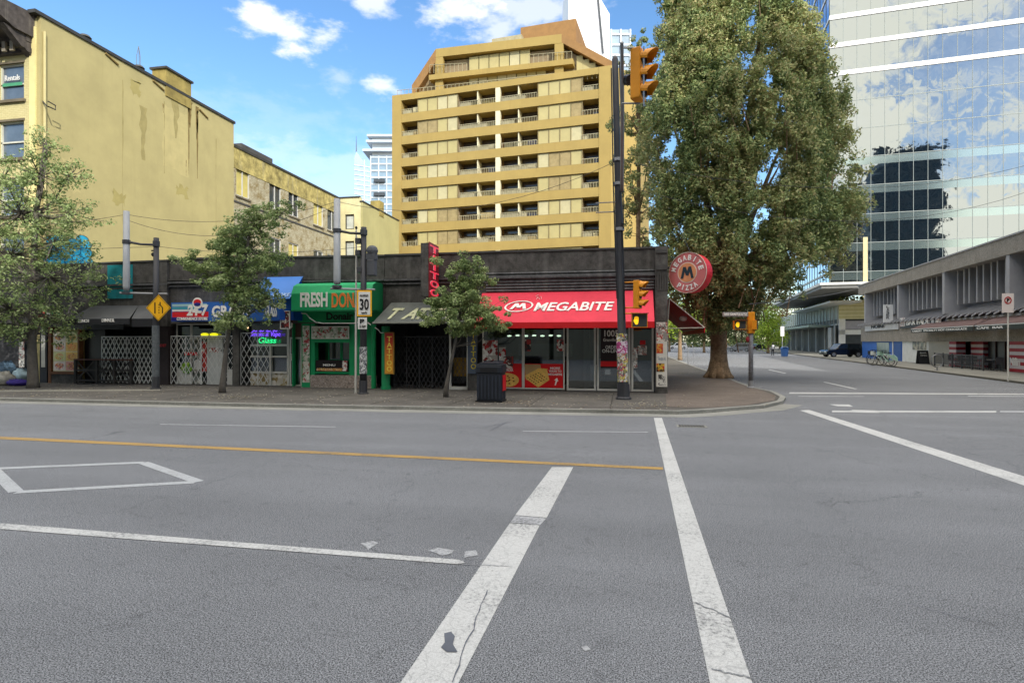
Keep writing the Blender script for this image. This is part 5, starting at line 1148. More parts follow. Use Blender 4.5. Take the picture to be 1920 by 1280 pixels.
for i in range(900):
    s_ = random.uniform(0, 1); p_ = Vector((random.uniform(.2,9) if s_ > .5 else random.uniform(.1,1.2), random.uniform(.2,1) if s_ > .5 else random.uniform(0,ln*.6), zt+random.uniform(-.1,.6)))
    a_ = random.random()*6.3; c_ = .14; b.add([p_+Vector((math.cos(a_)*c_,math.sin(a_)*c_,0)), p_+Vector((0,0,c_)), p_-Vector((math.cos(a_)*c_,math.sin(a_)*c_,.03)), p_-Vector((0,0,c_))], [(0,1,2,3)])
b.build('roof_planting', leafmat('planter_leaf', ['#3f4f2a','#6f7f45','#93a05e']), t, local=True, kind='stuff')
# ------------------------------------------------------------------ grey concrete building with fins
P0 = G(1905, 697, KZ); P0.z = 0
far = lx(1617, P0, CV, CU); near = lx(2260, P0, CV, CU)
t = thing('concrete_building', 'long grey concrete two-storey building with deep window fins and shops below', 'building', (P0.x,P0.y,0), -RHO)
def CS(px): return lx(px, P0, CV, CU)
def CZ(px, py): s = CS(px); p = P0+CV*s; d = -p.x*ST+p.y*CT; return H+(640-py)/F*d
zr1 = CZ(1920,438); zr0 = CZ(1920,472); zw1 = zr0; 
zw0 = CZ(1700,583); zsl = CZ(1700,596); zshop = CZ(1840,640)
M_cc = mat('grey_concrete', '#a0a0a2', .85, .10, .8, .3, 14, streak=.25, dirt='#5c5c5e'); M_ccb = mat('brown_aggregate', '#908a80', .9, .15, 1, .5, 30, fine=10, streak=.4, dirt='#5e574b'); M_ccd = mat('core_concrete', '#858688', .9, .1)  # the core concrete is one even darker grey
dp = 16
n0 = near-14
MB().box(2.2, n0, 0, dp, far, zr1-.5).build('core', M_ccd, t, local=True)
MB().box(-.35, n0, zr0, dp, far+.3, zr1).build('roof_fascia', M_ccb, t, local=True)
MB().box(-.42, n0, zr1, dp, far+.4, zr1+.1).build('roof_edge', M_cc, t, local=True)
piers = [CS(p) for p in (1627, 1690, 1777, 1900)]; gap = piers[2]-piers[3]
piers = piers+[piers[3]-gap*1.0, piers[3]-gap*2.0]
for s_ in piers: MB().box(-.3, s_-.22, zw0-.7, 1.9, s_+.22, zr0-.002).build('pier', M_cc, t, local=True)
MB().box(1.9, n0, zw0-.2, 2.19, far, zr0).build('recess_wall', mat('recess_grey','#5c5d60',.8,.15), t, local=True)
for i in range(len(piers)-1):
    a, c = piers[i+1]+.3, piers[i]-.3
    n = 9
    for k in range(n):
        s_ = a+(c-a)*(k+.5)/n+random.Random(i*20+k).uniform(-.16,.16)
        MB().prism([(.35,s_-.16,zw0),(1.85,s_+.25,zw0),(1.85,s_+.42,zw0),(.35,s_+.04,zw0)], (0,0,zr0-zw0-.01)).build('fin', M_cc, t, local=True)
    for k in range(0, n, 2):
        s_ = a+(c-a)*(k+.9)/n; MB().box(1.86,s_,zw0+.6,1.892,s_+.9,zw0+2.1).build('window', MATS['tower_glass'] if k % 4 else M_dwin, t, local=True)
# saw-tooth sloping sill
b = MB(); n = int((far-n0)/1.05)
for k in range(n):
    a = n0+k*(far-n0)/n; c = n0+(k+1)*(far-n0)/n
    b.prism([(1.8,a,zw0+.05),(1.8,c,zw0+.05),(-.55,c,zsl-.35),(-.55,a+.35,zsl-.18)], (0,0,-.12))
b.build('sloping_sill', M_cc, t, local=True)
MB().box(-.15, n0, zshop, 1.2, far, zsl-.62).build('lintel_band', M_ccb, t, local=True)
MB().box(-.02, n0, zsl-.62, 1.5, far, zsl-.45).build('band_cap', M_cc, t, local=True)
# shops in it, from far to near
s0, s1, s2, s3, s4 = far, CS(1692), CS(1742), CS(1783), CS(1897)
M_nb = mat('royal_blue_wall', '#2f62b0', .6, .1); M_nb2 = mat('deep_blue_door', '#1d4a8c', .5, .1)
MB().box(-.02, s1, KZ, .3, s0, zshop).build('blue_front', M_nb, t, local=True)
MB().box(-.05, s1+.2, KZ, -.021, s1+2.4, zshop-.2).build('blue_door', M_nb2, t, local=True)
MB().box(-.06, CS(1668), KZ, -.025, CS(1645), zshop-.1).build('shop_window', mat('pale_glazing','#7f928f',.15,.2,bump=0,spec=.8), t, local=True)
MB().box(-.07, s1+2.5, KZ, -.03, s1+2.75, zshop).build('door_post', M_whp, t, local=True)
MX, MY = -Y_, Z_           # lettering on this facade reads from far to near
def csign(px0, px1, pyt, pyb, m, name, off=-.3, th=.14, label=None):
    a, c = CS(px0), CS(px1); return MB().box(off, c, CZ(px1, pyb), off+th, a, CZ(px1, pyt)).build(name, m, t, local=True, label=label)
def cmat_(s, px0, px1, pyt, pyb, m, par, off, bold=.02, sh=0):
    a, c = CS(px0), CS(px1); z0 = CZ(px1,pyb); z1 = CZ(px1,pyt)
    return text(s, m, (off, a, z0), (0,-1,0), (0,0,1), w=a-c, h=z1-z0, parent=par, bold=bold, local=True, shear=sh, ext=.02)
M_lg = mat('pale_sign', '#c2c3c3', .6, .1); M_bl = MATS['black_lettering']
sg1 = csign(1627,1690,606,617,M_lg,'shop_sign', label='pale grey fascia sign over the blue shopfront'); 
cmat_('NOIRE', 1640,1665,607.5,614,M_bl,sg1,-.33)
sg2 = csign(1694,1773,594,611,mat('sign_black','#26262a',.5,.15,bump=0),'shop_sign', label='black sign with white lettering BAR FADE between white panels')
cmat_('BAR FADE', 1707,1752,597,606.5,M_wht,sg2,-.33,.03)
a_, c_ = CS(1694), CS(1704); MB().box(-.315,c_,CZ(1704,611.5),-.30,a_,CZ(1704,595)).build('sign_panel', M_po3, sg2, local=True)
a_, c_ = CS(1762), CS(1773); MB().box(-.315,c_,CZ(1773,611.5),-.30,a_,CZ(1773,594)).build('sign_panel', M_po3, sg2, local=True)
p_ = CS(1757); MB().disc((-.32,p_,CZ(1757,602)), (0,1,0), (0,0,1), .3, .26, 14, (.01,0,0)).build('sign_badge', M_lg, sg2, local=True)
zt_, zb_ = CZ(1680,571), CZ(1680,604); p_ = CS(1681)
vs = MB().box(-1.15, p_-.06, zb_, -.31, p_+.06, zt_).build('projecting_sign', mat('white_sign','#d9d9d6',.5,.05), t, local=True, label='tall white projecting sign reading LASER downwards')
for i, ch in enumerate('LASER'):
    text(ch, M_bl, (-.9, p_-.07, zt_-.35-i*(zt_-zb_-.3)/5.4), (1,0,0), (0,0,1), h=.24, w=.26, parent=vs, local=True, bold=0, name='letter')
MB().box(-.01, s2, KZ, .3, s1, zshop).build('white_front', M_whp, t, local=True)
f = MB().box(-.05,CS(1737),CZ(1737,656),-.01,CS(1712),CZ(1737,618)); f.build('shop_window', postermat('shop_goods_window',['#6d6a5c','#8f8a78','#4a4a44','#a39c86','#59645c'],3), t, local=True)
MB().box(-.03, s3, KZ, .3, s2-.01, zshop).build('beige_front', mat('beige_wall','#b0aca0',.8,.1,.8), t, local=True)
# striped cafe
M_str_r = mat('crimson_stripe', '#9c1f2e', .6, .1); M_str_w = mat('white_stripe', '#c9bfc0', .6, .1)
def striped(sa, sb, x0=-.12, x1=.5):
    n = 9; zz0, zz1 = KZ, zshop; par = None
    for k in range(n):
        o = MB().box(x0, sa, zz0+(zz1-zz0)*k/n, x1, sb, zz0+(zz1-zz0)*(k+1)/n-.001).build('striped_pier', M_str_r if k % 2 == 0 else M_str_w, t, local=True); par = o
striped(CS(1796), CS(1783)); striped(CS(1935), CS(1897)); striped(CS(1822), CS(1800), .7, 1.0)
MB().box(1.0, n0, KZ, 2.1, s3, zshop).build('cafe_front', mat('cafe_dark','#2f3133',.4,.3,1.2), t, local=True)
b = MB()
for k in range(9): s_ = s3-.9-k*1.3; b.box(.92, s_, KZ, 1.0, s_+.07, zshop)
b.build('cafe_mullion', mat('brown_mullion','#4a2a22',.6,.2), t, local=True)
MB().box(.9, CS(1875), KZ+.9, .95, CS(1858), zshop-.3).build('cafe_poster', mat('peach_panel','#a08070',.6,.2,2), t, local=True)
# awnings over the cafe
M_cawn = mat('dusty_red_canvas', '#6b5550', .8, .25, 1.2, .2, 12); M_val = mat('dark_green_valance', '#2c332e', .7, .2)
for (pa_, pb_, s_) in ((1742,1868,'CAKERY  SPECIALTY HOT CHOCOLATE'), (1872,1990,'CAFE  BAR')):
    a, c = CS(pa_), CS(pb_); zf = CZ(pb_, 620 if pb_ < 1900 else 612); zf = CZ(1742,619)
    MB().prism([(-.16,c,zf+.62),(-.16,a,zf+.62),(-1.3,a,zf+.12),(-1.3,c,zf+.12)], (0,0,.03)).build('cafe_awning', M_cawn, t, local=True)
    MB().box(-1.33,c,zf+.06,-1.28,a,zf+.119).build('awning_bar', M_whp, t, local=True)
    v_ = MB().box(-1.325, c, zf-.22, -1.30, a, zf+.059).build('awning_valance', M_val, t, local=True)
    text(s_, M_wht, (-1.33, a-.3, zf-.15), (0,-1,0), (0,0,1), w=(a-c)*.9 if pb_ < 1900 else (a-c)*.5, h=.14, parent=v_, local=True, bold=.02)
text('Nilin', M_wht, (-.13, CS(1898), KZ+.4), (0,-1,0), (0,0,1), w=1.2, h=.5, parent=t, local=True, bold=.03)
# pavement on that side: raised slab with a kerb
K0 = G(1920, 719, 0); ko = (K0-P0).dot(CU)
def CW(a, s, z=0): p = P0+CU*a+CV*s; return Vector((p.x,p.y,z))
struct(MB().prism([CW(ko,-16,-.05),CW(60,-16,-.05),CW(60,200,-.05),CW(ko,200,-.05)], (0,0,KZ+.05)).build('far_pavement', M_walk2))
struct(MB().prism([CW(ko-.16,-16,0),CW(ko,-16,0),CW(ko,200,0),CW(ko-.16,200,0)], (0,0,KZ+.012)).build('far_kerb', mat('dark_kerb','#5b584f',.9,.3,1)))
# ------------------------------------------------------------------ buildings across the street behind the viewer (seen in the glass, shading the street)
def backpt(px, Yb):
    p = OT+CU*lx(px, OT); d = ray(px); d.z = 0; d -= 2*d.dot(CV)*CV; return p.x+d.x*(Yb-p.y)/d.y
def block(name, label, x0, x1, y0, y1, h, mw, mg, st=3.4, bay=3.2):
    t = thing(name, label, 'building', ((x0+x1)/2,(y0+y1)/2,0))
    MB().box(x0,y0,0,x1,y1,h).build('wall', mw, t)
    n = int(h/st)
    for k in range(1, n):
        b = MB(); m_ = int((x1-x0)/bay)
        for j in range(m_): b.box(x0+(j+.2)*(x1-x0)/m_, y1, k*st+.6, x0+(j+.85)*(x1-x0)/m_, y1+.06, k*st+2.4)
        b.build('window_row', mg, t)
    MB().box(x0-.3,y0-.3,h,x1+.3,y1+.3,h+.8).build('roof_edge', mw, t)
    return t
M_bb = mat('back_stone','#8f8570',.8,.15,.3,0); M_bd = mat('back_dark','#5c6468',.5,.2,.3,0); M_bg = mat('back_glass','#3b4549',.2,.2,bump=0,spec=.8); M_bc = mat('back_cream','#d6cf9e',.7,.1,.3,0)
YBK = -18
BD = dict(x0=backpt(1640,YBK-8), x1=backpt(1772,YBK-8)); x_lo, x_hi = sorted((BD['x0'],BD['x1']))
block('office_block', 'dark office block reflected in the lower storeys of the glass tower', x_lo, x_hi, YBK-30, YBK-8, 58, M_bd, M_bg)
for i, (xa, xb, h) in enumerate(((-62,-34,27),(-33.5,-8,31),(-7.5,20,31),(20.5,46,46))):  # last block is added, unseen, to close a sunny gap and shade the street
    block('street_block', ['stone block opposite the restaurant, behind the viewer','tallest stone block directly behind the viewer','stone block behind the viewer opposite the corner shop','tall unseen block added behind the viewer to the right to shade the street'][i], xa, xb, YBK-22, YBK, h, M_bb, M_bg)
# ------------------------------------------------------------------ trees
M_bark = mat('bark', '#8a745a', .95, .35, 3, .9, 9, fine=12); M_barkg = mat('grey_bark', '#5c5750', .9, .3, 4, .6, 12)
M_leaf1 = leafmat('street_tree_leaf', ['#5b6c46','#788c55','#9aaa70','#bdc894'], .8)
M_leafbig = leafmat('big_tree_leaf', ['#64784f','#7b8e5c','#96a46c','#abb077','#b3a678','#9eac79'], .35)
def leaves(centers, radii, n, size, flat=1.0, seed=1, droop=0):
    """n leaf quads spread on little twig clusters"""
    r = np.random.default_rng(seed); C_ = np.array(centers); Rr = np.array(radii)
    idx = r.integers(0, len(C_), n)
    d = r.normal(size=(n,3)); d /= np.linalg.norm(d, axis=1)[:,None]
    rad = r.uniform(.35, 1, n)**.6
    p = C_[idx]+d*rad[:,None]*Rr[idx]
    a = r.normal(size=(n,3)); a[:,2] *= flat; a /= np.linalg.norm(a, axis=1)[:,None]
    nrm = d+r.normal(size=(n,3))*.7+np.array([0,0,.5]); nrm /= np.linalg.norm(nrm, axis=1)[:,None]
    u = np.cross(nrm, a); u /= np.linalg.norm(u, axis=1)[:,None]+1e-9; v = np.cross(nrm, u)
    s = size*r.uniform(.6, 1.3, n)[:,None]
    q = np.stack([p-u*s*.9, p+v*s*.45+nrm*s*.12, p+u*s*.9, p-v*s*.45+nrm*s*.12], 1).reshape(-1,3)
    return q
def leafobj(name, q, m, parent, kind=None):
    n = len(q)//4; inv = np.array(FR[parent.name].inverted()) if parent else np.eye(4)
    q = q @ inv[:3,:3].T+inv[:3,3]
    me = bpy.data.meshes.new(name); me.vertices.add(n*4); me.vertices.foreach_set('co', q.astype(np.float32).ravel())
    me.loops.add(n*4); me.loops.foreach_set('vertex_index', np.arange(n*4, dtype=np.int32)); me.polygons.add(n)
    me.polygons.foreach_set('loop_start', np.arange(0, n*4, 4, dtype=np.int32)); me.polygons.foreach_set('loop_total', np.full(n, 4, dtype=np.int32))
    me.update(calc_edges=True); me.materials.append(m); o = bpy.data.objects.new(name, me); COL.objects.link(o)
    if parent: o.parent = parent; FR[o.name] = FR[parent.name]
    return o
FWD = Vector((-ST, CT, 0)); RT = Vector((CT, ST, 0))
def at0(base, d0, px, py, dz=0, k=0):
    """point of an upright tree standing at base: sideways and up from the trunk by the size the photo gives at that distance"""
    g = 1+k*dz/d0; u = (px-960)/F*d0; ub = base.dot(RT); u = u*g; p = RT*u+FWD*(d0+dz); return Vector((p.x,p.y,H+(640-py)/F*d0*g))
def tree(name, label, base_px, blobs, n, size, m, bark, r0, trunk_pts, d0=None, nc=9, zb=KZ, seed=1, group=None, kthin=.75, limbs=True, cr=.32):
    base = G(*base_px, zb) if d0 is None else atd(base_px[0], 640, d0); base.z = zb
    d0 = -base.x*ST+base.y*CT
    t = thing(name, label, 'tree', tuple(base), 0, group)
    P = [base]+[at0(base, d0, *q) for q in trunk_pts]
    rad = [r0*1.25]+[r0*(1-.75*i/len(P)) for i in range(1, len(P))]
    tr = MB().tube([P[0], P[0]+Vector((0,0,.25))]+P[1:], [rad[0]*1.15, rad[0]*.95]+rad[1:], 10)
    r = random.Random(seed); cen = []; rads = []; S = d0/F
    for (cx_, cy_, rx, ry) in blobs:
        k = max(4, int(nc*2.6*rx*ry/900)); c0 = at0(base, d0, cx_, cy_)
        if limbs:
            j = min(range(len(P)), key=lambda i: (P[i]-c0).length+(99 if P[i].z > c0.z else 0)); s_ = P[j]
            if j == 0: s_ = P[1]
            mid = s_.lerp(c0, .5)+Vector((0,0,-.15*(c0-s_).length))
            tr.tube([s_, mid, c0], [r0*.42, r0*.26, r0*.1], 6)
        for _ in range(k):
            while 1:
                v = Vector((r.uniform(-1,1), r.uniform(-1,1), r.uniform(-1,1)))
                if v.length < 1 or (v.length < 1.25 and r.random() < .35): break
            v *= r.uniform(.9,1.25); c = c0+RT*(v.x*rx*S)+FWD*(v.y*rx*S*.85)+Vector((0,0,v.z*ry*S)); cen.append(c)
            q = r.uniform(.6, 1.3)*cr; rads.append((q*1.25, q*1.25, q*kthin))
            if limbs and r.random() < .7: tr.tube([c0.lerp(c, .05), c0.lerp(c,.55)+Vector((0,0,-.05)), c], [r0*.12, r0*.08, r0*.03], 4, cap=False)
    tr.build('trunk', bark, t, smooth=True)
    leafobj('crown', leaves(cen, rads, n, size, seed=seed), m, t)
    return t
tree('street_tree', 'young street tree with layered thin foliage at the left edge of the photo', (62,727),
     [(90,275,30,35),(75,330,60,40),(130,330,35,28),(40,400,90,50),(130,400,60,26),(100,455,62,30),(20,480,90,60),(90,520,100,38),(20,580,110,45),(80,590,50,26),(-60,420,80,90),(-70,560,80,70),(60,625,80,20),(5,340,60,50)],
     26000, .07, M_leaf1, M_barkg, .17, [(60,640),(62,520),(68,400),(85,270)], nc=7, seed=2, group='young street trees', kthin=.8, cr=.24)
tree('street_tree', 'leaning street tree with two leafy masses in front of the blue signed store', (417,736),
     [(440,440,40,28),(480,420,45,30),(505,400,30,20),(470,470,60,35),(500,500,38,30),(410,515,48,28),(385,500,22,16),(350,492,24,18),(450,540,50,26),(465,570,52,30),(440,600,38,20),(500,560,28,24),(545,385,22,6),(420,460,30,22)],
     22000, .06, M_leaf1, M_barkg, .10, [(424,660),(432,600),(452,520),(470,430)], nc=10, seed=5, group='young street trees', kthin=.8, cr=.19)
tree('street_tree', 'small leaning street tree between the slanted awning and the red awning', (836,744),
     [(878,490,20,18),(870,515,34,22),(905,530,22,14),(865,545,40,22),(860,575,46,24),(905,580,42,22),(850,600,62,16),(920,605,40,12),(830,565,26,14),(812,490,14,5),(870,622,26,10),(935,610,24,8)],
     17000, .055, M_leaf1, M_barkg, .07, [(842,700),(852,650),(862,600),(872,500)], nc=12, seed=8, group='young street trees', kthin=.8, cr=.16)
# the big tree
def in_poly(x, y, P):
    c = False; j = len(P)-1
    for i in range(len(P)):
        if (P[i][1] > y) != (P[j][1] > y) and x < (P[j][0]-P[i][0])*(y-P[i][1])/(P[j][1]-P[i][1])+P[i][0]: c = not c
        j = i
    return c
big = G(1347,708,KZ); dB = -big.x*ST+big.y*CT; SB = dB/F
t = thing('big_tree', 'huge broad street tree towering over the corner, thick trunk on brown paving', 'tree', tuple(big))
out = [(1290,-120),(1250,-40),(1236,40),(1232,130),(1222,200),(1212,290),(1222,360),(1232,430),(1242,500),(1262,560),(1300,600),(1345,625),(1400,612),(1425,590),(1440,555),(1500,530),(1560,500),(1600,480),(1612,430),(1622,380),(1616,300),(1602,258),(1590,280),(1588,215),(1572,150),(1545,105),(1515,55),(1490,10),(1460,-60),(1400,-130)]
holes = [(1412,40,13,28),(1398,120,12,34),(1440,150,12,26),(1395,215,12,28),(1462,200,12,16),(1262,262,26,14),(1250,290,16,12),(1440,325,22,34),(1455,295,12,18),(1330,395,12,20),(1425,400,24,16),(1415,430,14,14),(1570,340,14,28),(1580,300,14,22),(1355,470,9,20),(1520,505,34,12)]
r = random.Random(11); cen = []; rads = []
xc = 1412
tries = 0
while len(cen) < 10500 and tries < 90000:
    tries += 1
    x_ = r.uniform(1205,1630); y_ = r.uniform(-130,630)
    if not (in_poly(x_+15, y_, out) and in_poly(x_-7, y_, out) and in_poly(x_, y_+4, out)): continue
    if any(((x_-a)/(b_*1.15))**2+((y_-c_)/(d_*1.1))**2 < 1 for a, c_, b_, d_ in holes): continue
    hw = 195*min(1, (y_+260)/420) if y_ < 500 else 195-(y_-500)*1.0
    k = min(1, abs(x_-xc)/max(hw, 40)); D_ = (hw*SB)*.8*math.sqrt(max(.03, 1-k*k))
    dz = r.choice([-1,-1,1])*D_*r.uniform(.6,1) if r.random() < .8 else r.uniform(-D_, D_)
    c0 = at0(big, dB, x_, y_, dz, .85); R0 = r.uniform(.4,.95)
    # an upright tuft: small twig clusters over its outer and upper side
    for _ in range(r.randint(7,11)):
        v = Vector((r.gauss(0,1), r.gauss(0,1), r.gauss(.35,1))).normalized()*R0*r.uniform(.5,1.0); v.z *= 1.35
        c = c0+v; dd = -c.x*ST+c.y*CT; pxx = 960+F*(c.x*CT+c.y*ST)/dd; pyy = 640-F*(c.z-H)/dd
        if any(((pxx-a)/b_)**2+((pyy-c_)/d_)**2 < 1 for a, c_, b_, d_ in holes) and r.random() < .8: continue
        cen.append(c); q = r.uniform(.16,.32); rads.append((q, q, q*1.2))
tr = MB()
P = [big, big+Vector((0,0,.35)), big+Vector((.02,0,1.0)), at0(big,dB,1347,640), at0(big,dB,1348,600), at0(big,dB,1352,540)]
tr.tube(P, [1.15*.62, .56, .44, .40, .42, .36], 16)
for i in range(9):
    a_ = i*.7; v = Vector((math.cos(a_),math.sin(a_),0)); tr.tube([big+v*.72+Vector((0,0,-.03)), big+v*.5+Vector((0,0,.2)), big+v*.36+Vector((0,0,.9))], [.12,.16,.05], 6)
top = [(1290,300),(1330,100),(1370,-60),(1430,-90),(1480,60),(1520,200),(1560,330),(1470,300),(1400,200),(1260,380),(1300,480),(1550,480),(1600,380),(1440,480),(1240,250),(1380,350),(1500,420)]
for i, (x_, y_) in enumerate(top):
    e = at0(big, dB, x_, y_, r.uniform(-2.2,2.2)); s_ = at0(big, dB, 1350, 575-r.uniform(0,50)); m1 = s_.lerp(e,.35)+(e-s_).cross(FWD).normalized()*r.uniform(-.5,.5)+Vector((0,0,.2)); m2 = s_.lerp(e,.7)+Vector((0,0,.3))
    tr.tube([s_, m1, m2, e], [.2,.15,.09,.03], 7)
for _ in range(260):
    c = cen[r.randrange(len(cen))]; b0 = c+Vector((r.uniform(-.5,.5), r.uniform(-.5,.5), -r.uniform(.8,1.8))); b0 = b0.lerp(Vector((big.x+1.5,big.y,b0.z)), .12); tr.tube([b0, c], [.035,.012], 4, cap=False)
tr.build('trunk', M_bark, t, smooth=True)
q1 = leaves(cen, rads, 420000, .088, seed=4)
leafobj('crown', q1, M_leafbig, t)
# sparse tree behind the pole
tree('slender_tree', 'sparse tall tree half hidden behind the utility pole', (1196,640),
     [(1200,75,17,20),(1190,120,28,30),(1195,170,32,35),(1185,220,36,30),(1200,260,30,30),(1180,300,30,25),(1215,300,26,26),(1190,350,28,30),(1215,390,26,24),(1180,400,24,22),(1205,440,30,22),(1160,240,22,14),(1220,200,16,40),(1218,470,22,16)],
     11000, .10, M_leafbig, M_bark, .2, [(1196,560),(1197,400),(1198,250),(1199,90)], d0=37, nc=7, seed=21, kthin=1.2, cr=.24)
M_lgr = leafmat('bright_leaf', ['#6f8a2a','#8fab38','#a9c24a','#c0d066'], .5); M_dkl = leafmat('dark_leaf', ['#26331d','#3b4a28','#55623a','#6b5f38'], .3); M_brl = leafmat('brown_leaf', ['#4a3d26','#6b5530','#7c6c3c','#5b6636'], .3)
BG = [((1440,1),[(1438,600,22,26),(1442,625,28,22),(1455,630,18,14),(1432,585,16,14)], 6000,.16,M_lgr,100,'bright yellow green tree at the far kerb of the side street'),
      ((1275,1),[(1270,560,22,30),(1290,585,26,26),(1262,600,20,26),(1300,600,22,18)], 4200,.13,M_lgr,62,'yellow green bush tree just past the red side awning'),
      ((1390,1),[(1390,590,32,28),(1370,612,34,22),(1405,620,30,18),(1380,565,26,24)], 6000,.2,M_dkl,125,'dark green tree far along the side street behind the signal post'),
      ((1320,1),[(1318,600,30,22),(1300,615,26,18),(1335,622,24,14)], 4500,.2,M_dkl,105,'dark tree far behind the big trunk on its left'),
      ((1462,1),[(1455,560,36,26),(1440,540,30,24),(1475,585,26,26),(1480,610,22,18)], 6500,.25,M_brl,150,'brown leaved tree below the white canopy edge'),
      ((1255,1),[(1255,618,26,16),(1240,600,20,26)], 3000,.2,M_dkl,115,'dark tree at the far end of the shop side wall')]
for i, (bp, bl, n, sz, m_, d_, lab) in enumerate(BG):
    tree('far_tree', lab, (bp[0],640), bl, n, sz, m_, M_bark, .2, [(bp[0],620),(bp[0],590)], d0=d_, nc=26, seed=30+i, group='trees along the side street', cr=d_*.010, kthin=.9, zb=0, limbs=False)
# hedge of distant greenery closing the street
cs_ = []; rs_ = []
rr_ = random.Random(5)
for i in range(420):
    px = rr_.uniform(1180,1500); d_ = rr_.uniform(190,260); q = atd(px, 640, d_); q.z = rr_.uniform(0, 13)*(1 if px < 1400 else .8); cs_.append(q); rs_.append((2.2,2.2,2.0))
lo = leafobj('distant_trees', leaves(cs_, rs_, 16000, .6, seed=9), M_dkl, None); lo['kind'] = 'stuff'
# ------------------------------------------------------------------ poles
M_pole = mat('black_pole', '#35363a', .5, .25, 2, .1, streak=.3, dirt='#6a6a68'); M_poleg = mat('grey_pole', '#8b8d90', .5, .15, 2, .1, metal=.2); M_amber = mat('amber_housing', '#d98e1a', .45, .12, 3, .1, streak=.3, dirt='#7a4a10'); M_vis = mat('visor_black', '#1a1a1c', .5, .1, bump=0)
M_stick = postermat('stickers', ['#8f8b86','#d9d6d0','#5a5c60','#b04a5a','#c9c6b8','#6f7f4a','#d0c04a','#3f4146','#a9a6a2'], 14)
def base_of(px, py): return G(px, py, KZ)
def sigface(c, fdir, n=3, s=1.0, th=.28):
    pass
def signal_head(par, c, face, s=.33, name='signal_head', lensz=3):
    """three section head centred on c, looking along face"""
    f = Vector(face).normalized(); sd_ = f.cross(Z_); M = Matrix((sd_, f, Z_)).transposed()
    b = MB().box(-s*.5,-s*.55,-s*1.55,s*.5,s*.1,s*1.55); b.v = [tuple(c+M @ Vector(v)) for v in b.v]; hd = b.build(name, M_amber, par, bevel=.02)
    for k in range(3):
        z = (1-k)*s*1.0; b = MB(); n_ = 12; L_ = s*.95; r_ = s*.46; vs = []
        for i in range(n_+1):
            w_ = math.pi*(1.25)*i/n_-math.pi*.125
            cxx, czz = r_*math.cos(w_), r_*math.sin(w_); ext = L_*(.45+.55*max(0, math.sin(w_)))
            vs += [(cxx, s*.1, z+czz), (cxx*1.02, s*.1+ext, z+czz*1.0-.03)]
        fs = [(2*i, 2*i+1, 2*i+3, 2*i+2) for i in range(n_)]
        b.add([c+M @ Vector(v) for v in vs], fs); o = b.build('visor', M_amber, hd)
        md = o.modifiers.new('solid', 'SOLIDIFY'); md.thickness = .012
        b = MB(); b.disc((0,s*.11,z), X_, Z_, r_*.92, r_*.92, 16, (0,.02,0)); b.v = [tuple(c+M @ Vector(v)) for v in b.v]; b.build('lens', M_vis, hd)
    return hd
def ped_signal(par, c, face, w=.42, h=.40, hand=True):
    f = Vector(face).normalized(); sd_ = f.cross(Z_); M = Matrix((sd_, f, Z_)).transposed()
    def put(b): b.v = [tuple(c+M @ Vector(v)) for v in b.v]; return b
    hd = put(MB().box(-w/2,-.12,-h/2,w/2,.08,h/2)).build('pedestrian_signal', M_amber, par)
    put(MB().box(-w/2+.02,.081,-h/2+.02,w/2-.02,.086,h/2-.02)).build('signal_face', mat('signal_grey','#3f4140',.4,.2), hd)
    if hand:
        b = MB()
        b.disc((w*.22,.095,-h*.1), X_, Z_, w*.13, h*.2, 12, (0,.004,0))
        for i in range(4): b.box(w*.22-w*.13+i*w*.07,.09,-h*.05,w*.22-w*.13+i*w*.07+w*.045,.099,h*(.26+.05*(i in (1,2))))
        b.box(w*.22+w*.1,.09,-h*.1,w*.22+w*.17,.099,h*.08)
        put(b).build('hand_symbol', mat('lit_hand','#e8b21e',.4,0,bump=0,emit=.8), hd)
    put(MB().box(-w/2-.02,.08,h/2,w/2+.02,.22,h/2+.02)).build('visor', M_vis, hd)
    return hd
# corner utility pole with its long arm
pb = base_of(1169,748); dp_ = -pb.x*ST+pb.y*CT; 
t = thing('signal_pole', 'tall dark utility pole at the pizza shop corner, lower part covered in stickers and posters', 'pole', tuple(pb))
topz = H+(640-106)/F*dp_; tp = atd(1153,106,dp_)
def onpole(py): k = (H+(640-py)/F*dp_); return pb.lerp(Vector((tp.x,tp.y,topz)), k/topz)+Vector((0,0,0))
def pp(py): z = H+(640-py)/F*dp_; k = z/topz; return Vector((pb.x+(tp.x-pb.x)*k, pb.y+(tp.y-pb.y)*k, z))
MB().tube([pb, pp(700), pp(698), pp(430), pp(300), pp(112), pp(106)], [.185,.175,.145,.13,.115,.105,.06], 14).build('shaft', M_pole, t, smooth=True)
MB().tube([pp(715), pp(625)], .182, 14).build('stickers', M_stick, t)
MB().tube([pp(662), pp(640)], .187, 14).build('poster', postermat('pink_poster',['#b0307a','#d9d0d6','#8a2a5c','#c9b8c4'],12), t)
A0 = pp(360)+Vector((.12,-.1,0)); A1 = atd(1167,190,12.6); A2 = atd(1166,80,11.4); 
b = MB().tube([A0, A0.lerp(A1,.35)+Vector((0,0,.12)), A0.lerp(A1,.7)+Vector((0,0,.12)), A1, A2], [.06,.055,.05,.04,.035], 8); b.build('mast_arm', M_poleg, t, smooth=True)
b = MB()
for py in (300,345,430): q = pp(py); b.tube([q-Vector((0,0,.05)), q+Vector((0,0,.05))], .17, 12)
b.tube([pp(398)+Vector((-.1,-.1,0)), pp(398)+Vector((-.75,-.1,.0))], .02, 5).tube([pp(380)+Vector((-.1,-.1,0)), pp(380)+Vector((-.75,-.1,.0))], .02, 5)
b.build('pole_band', M_poleg, t)
b = MB()
for k in range(7): z_ = .3+k*.0; 
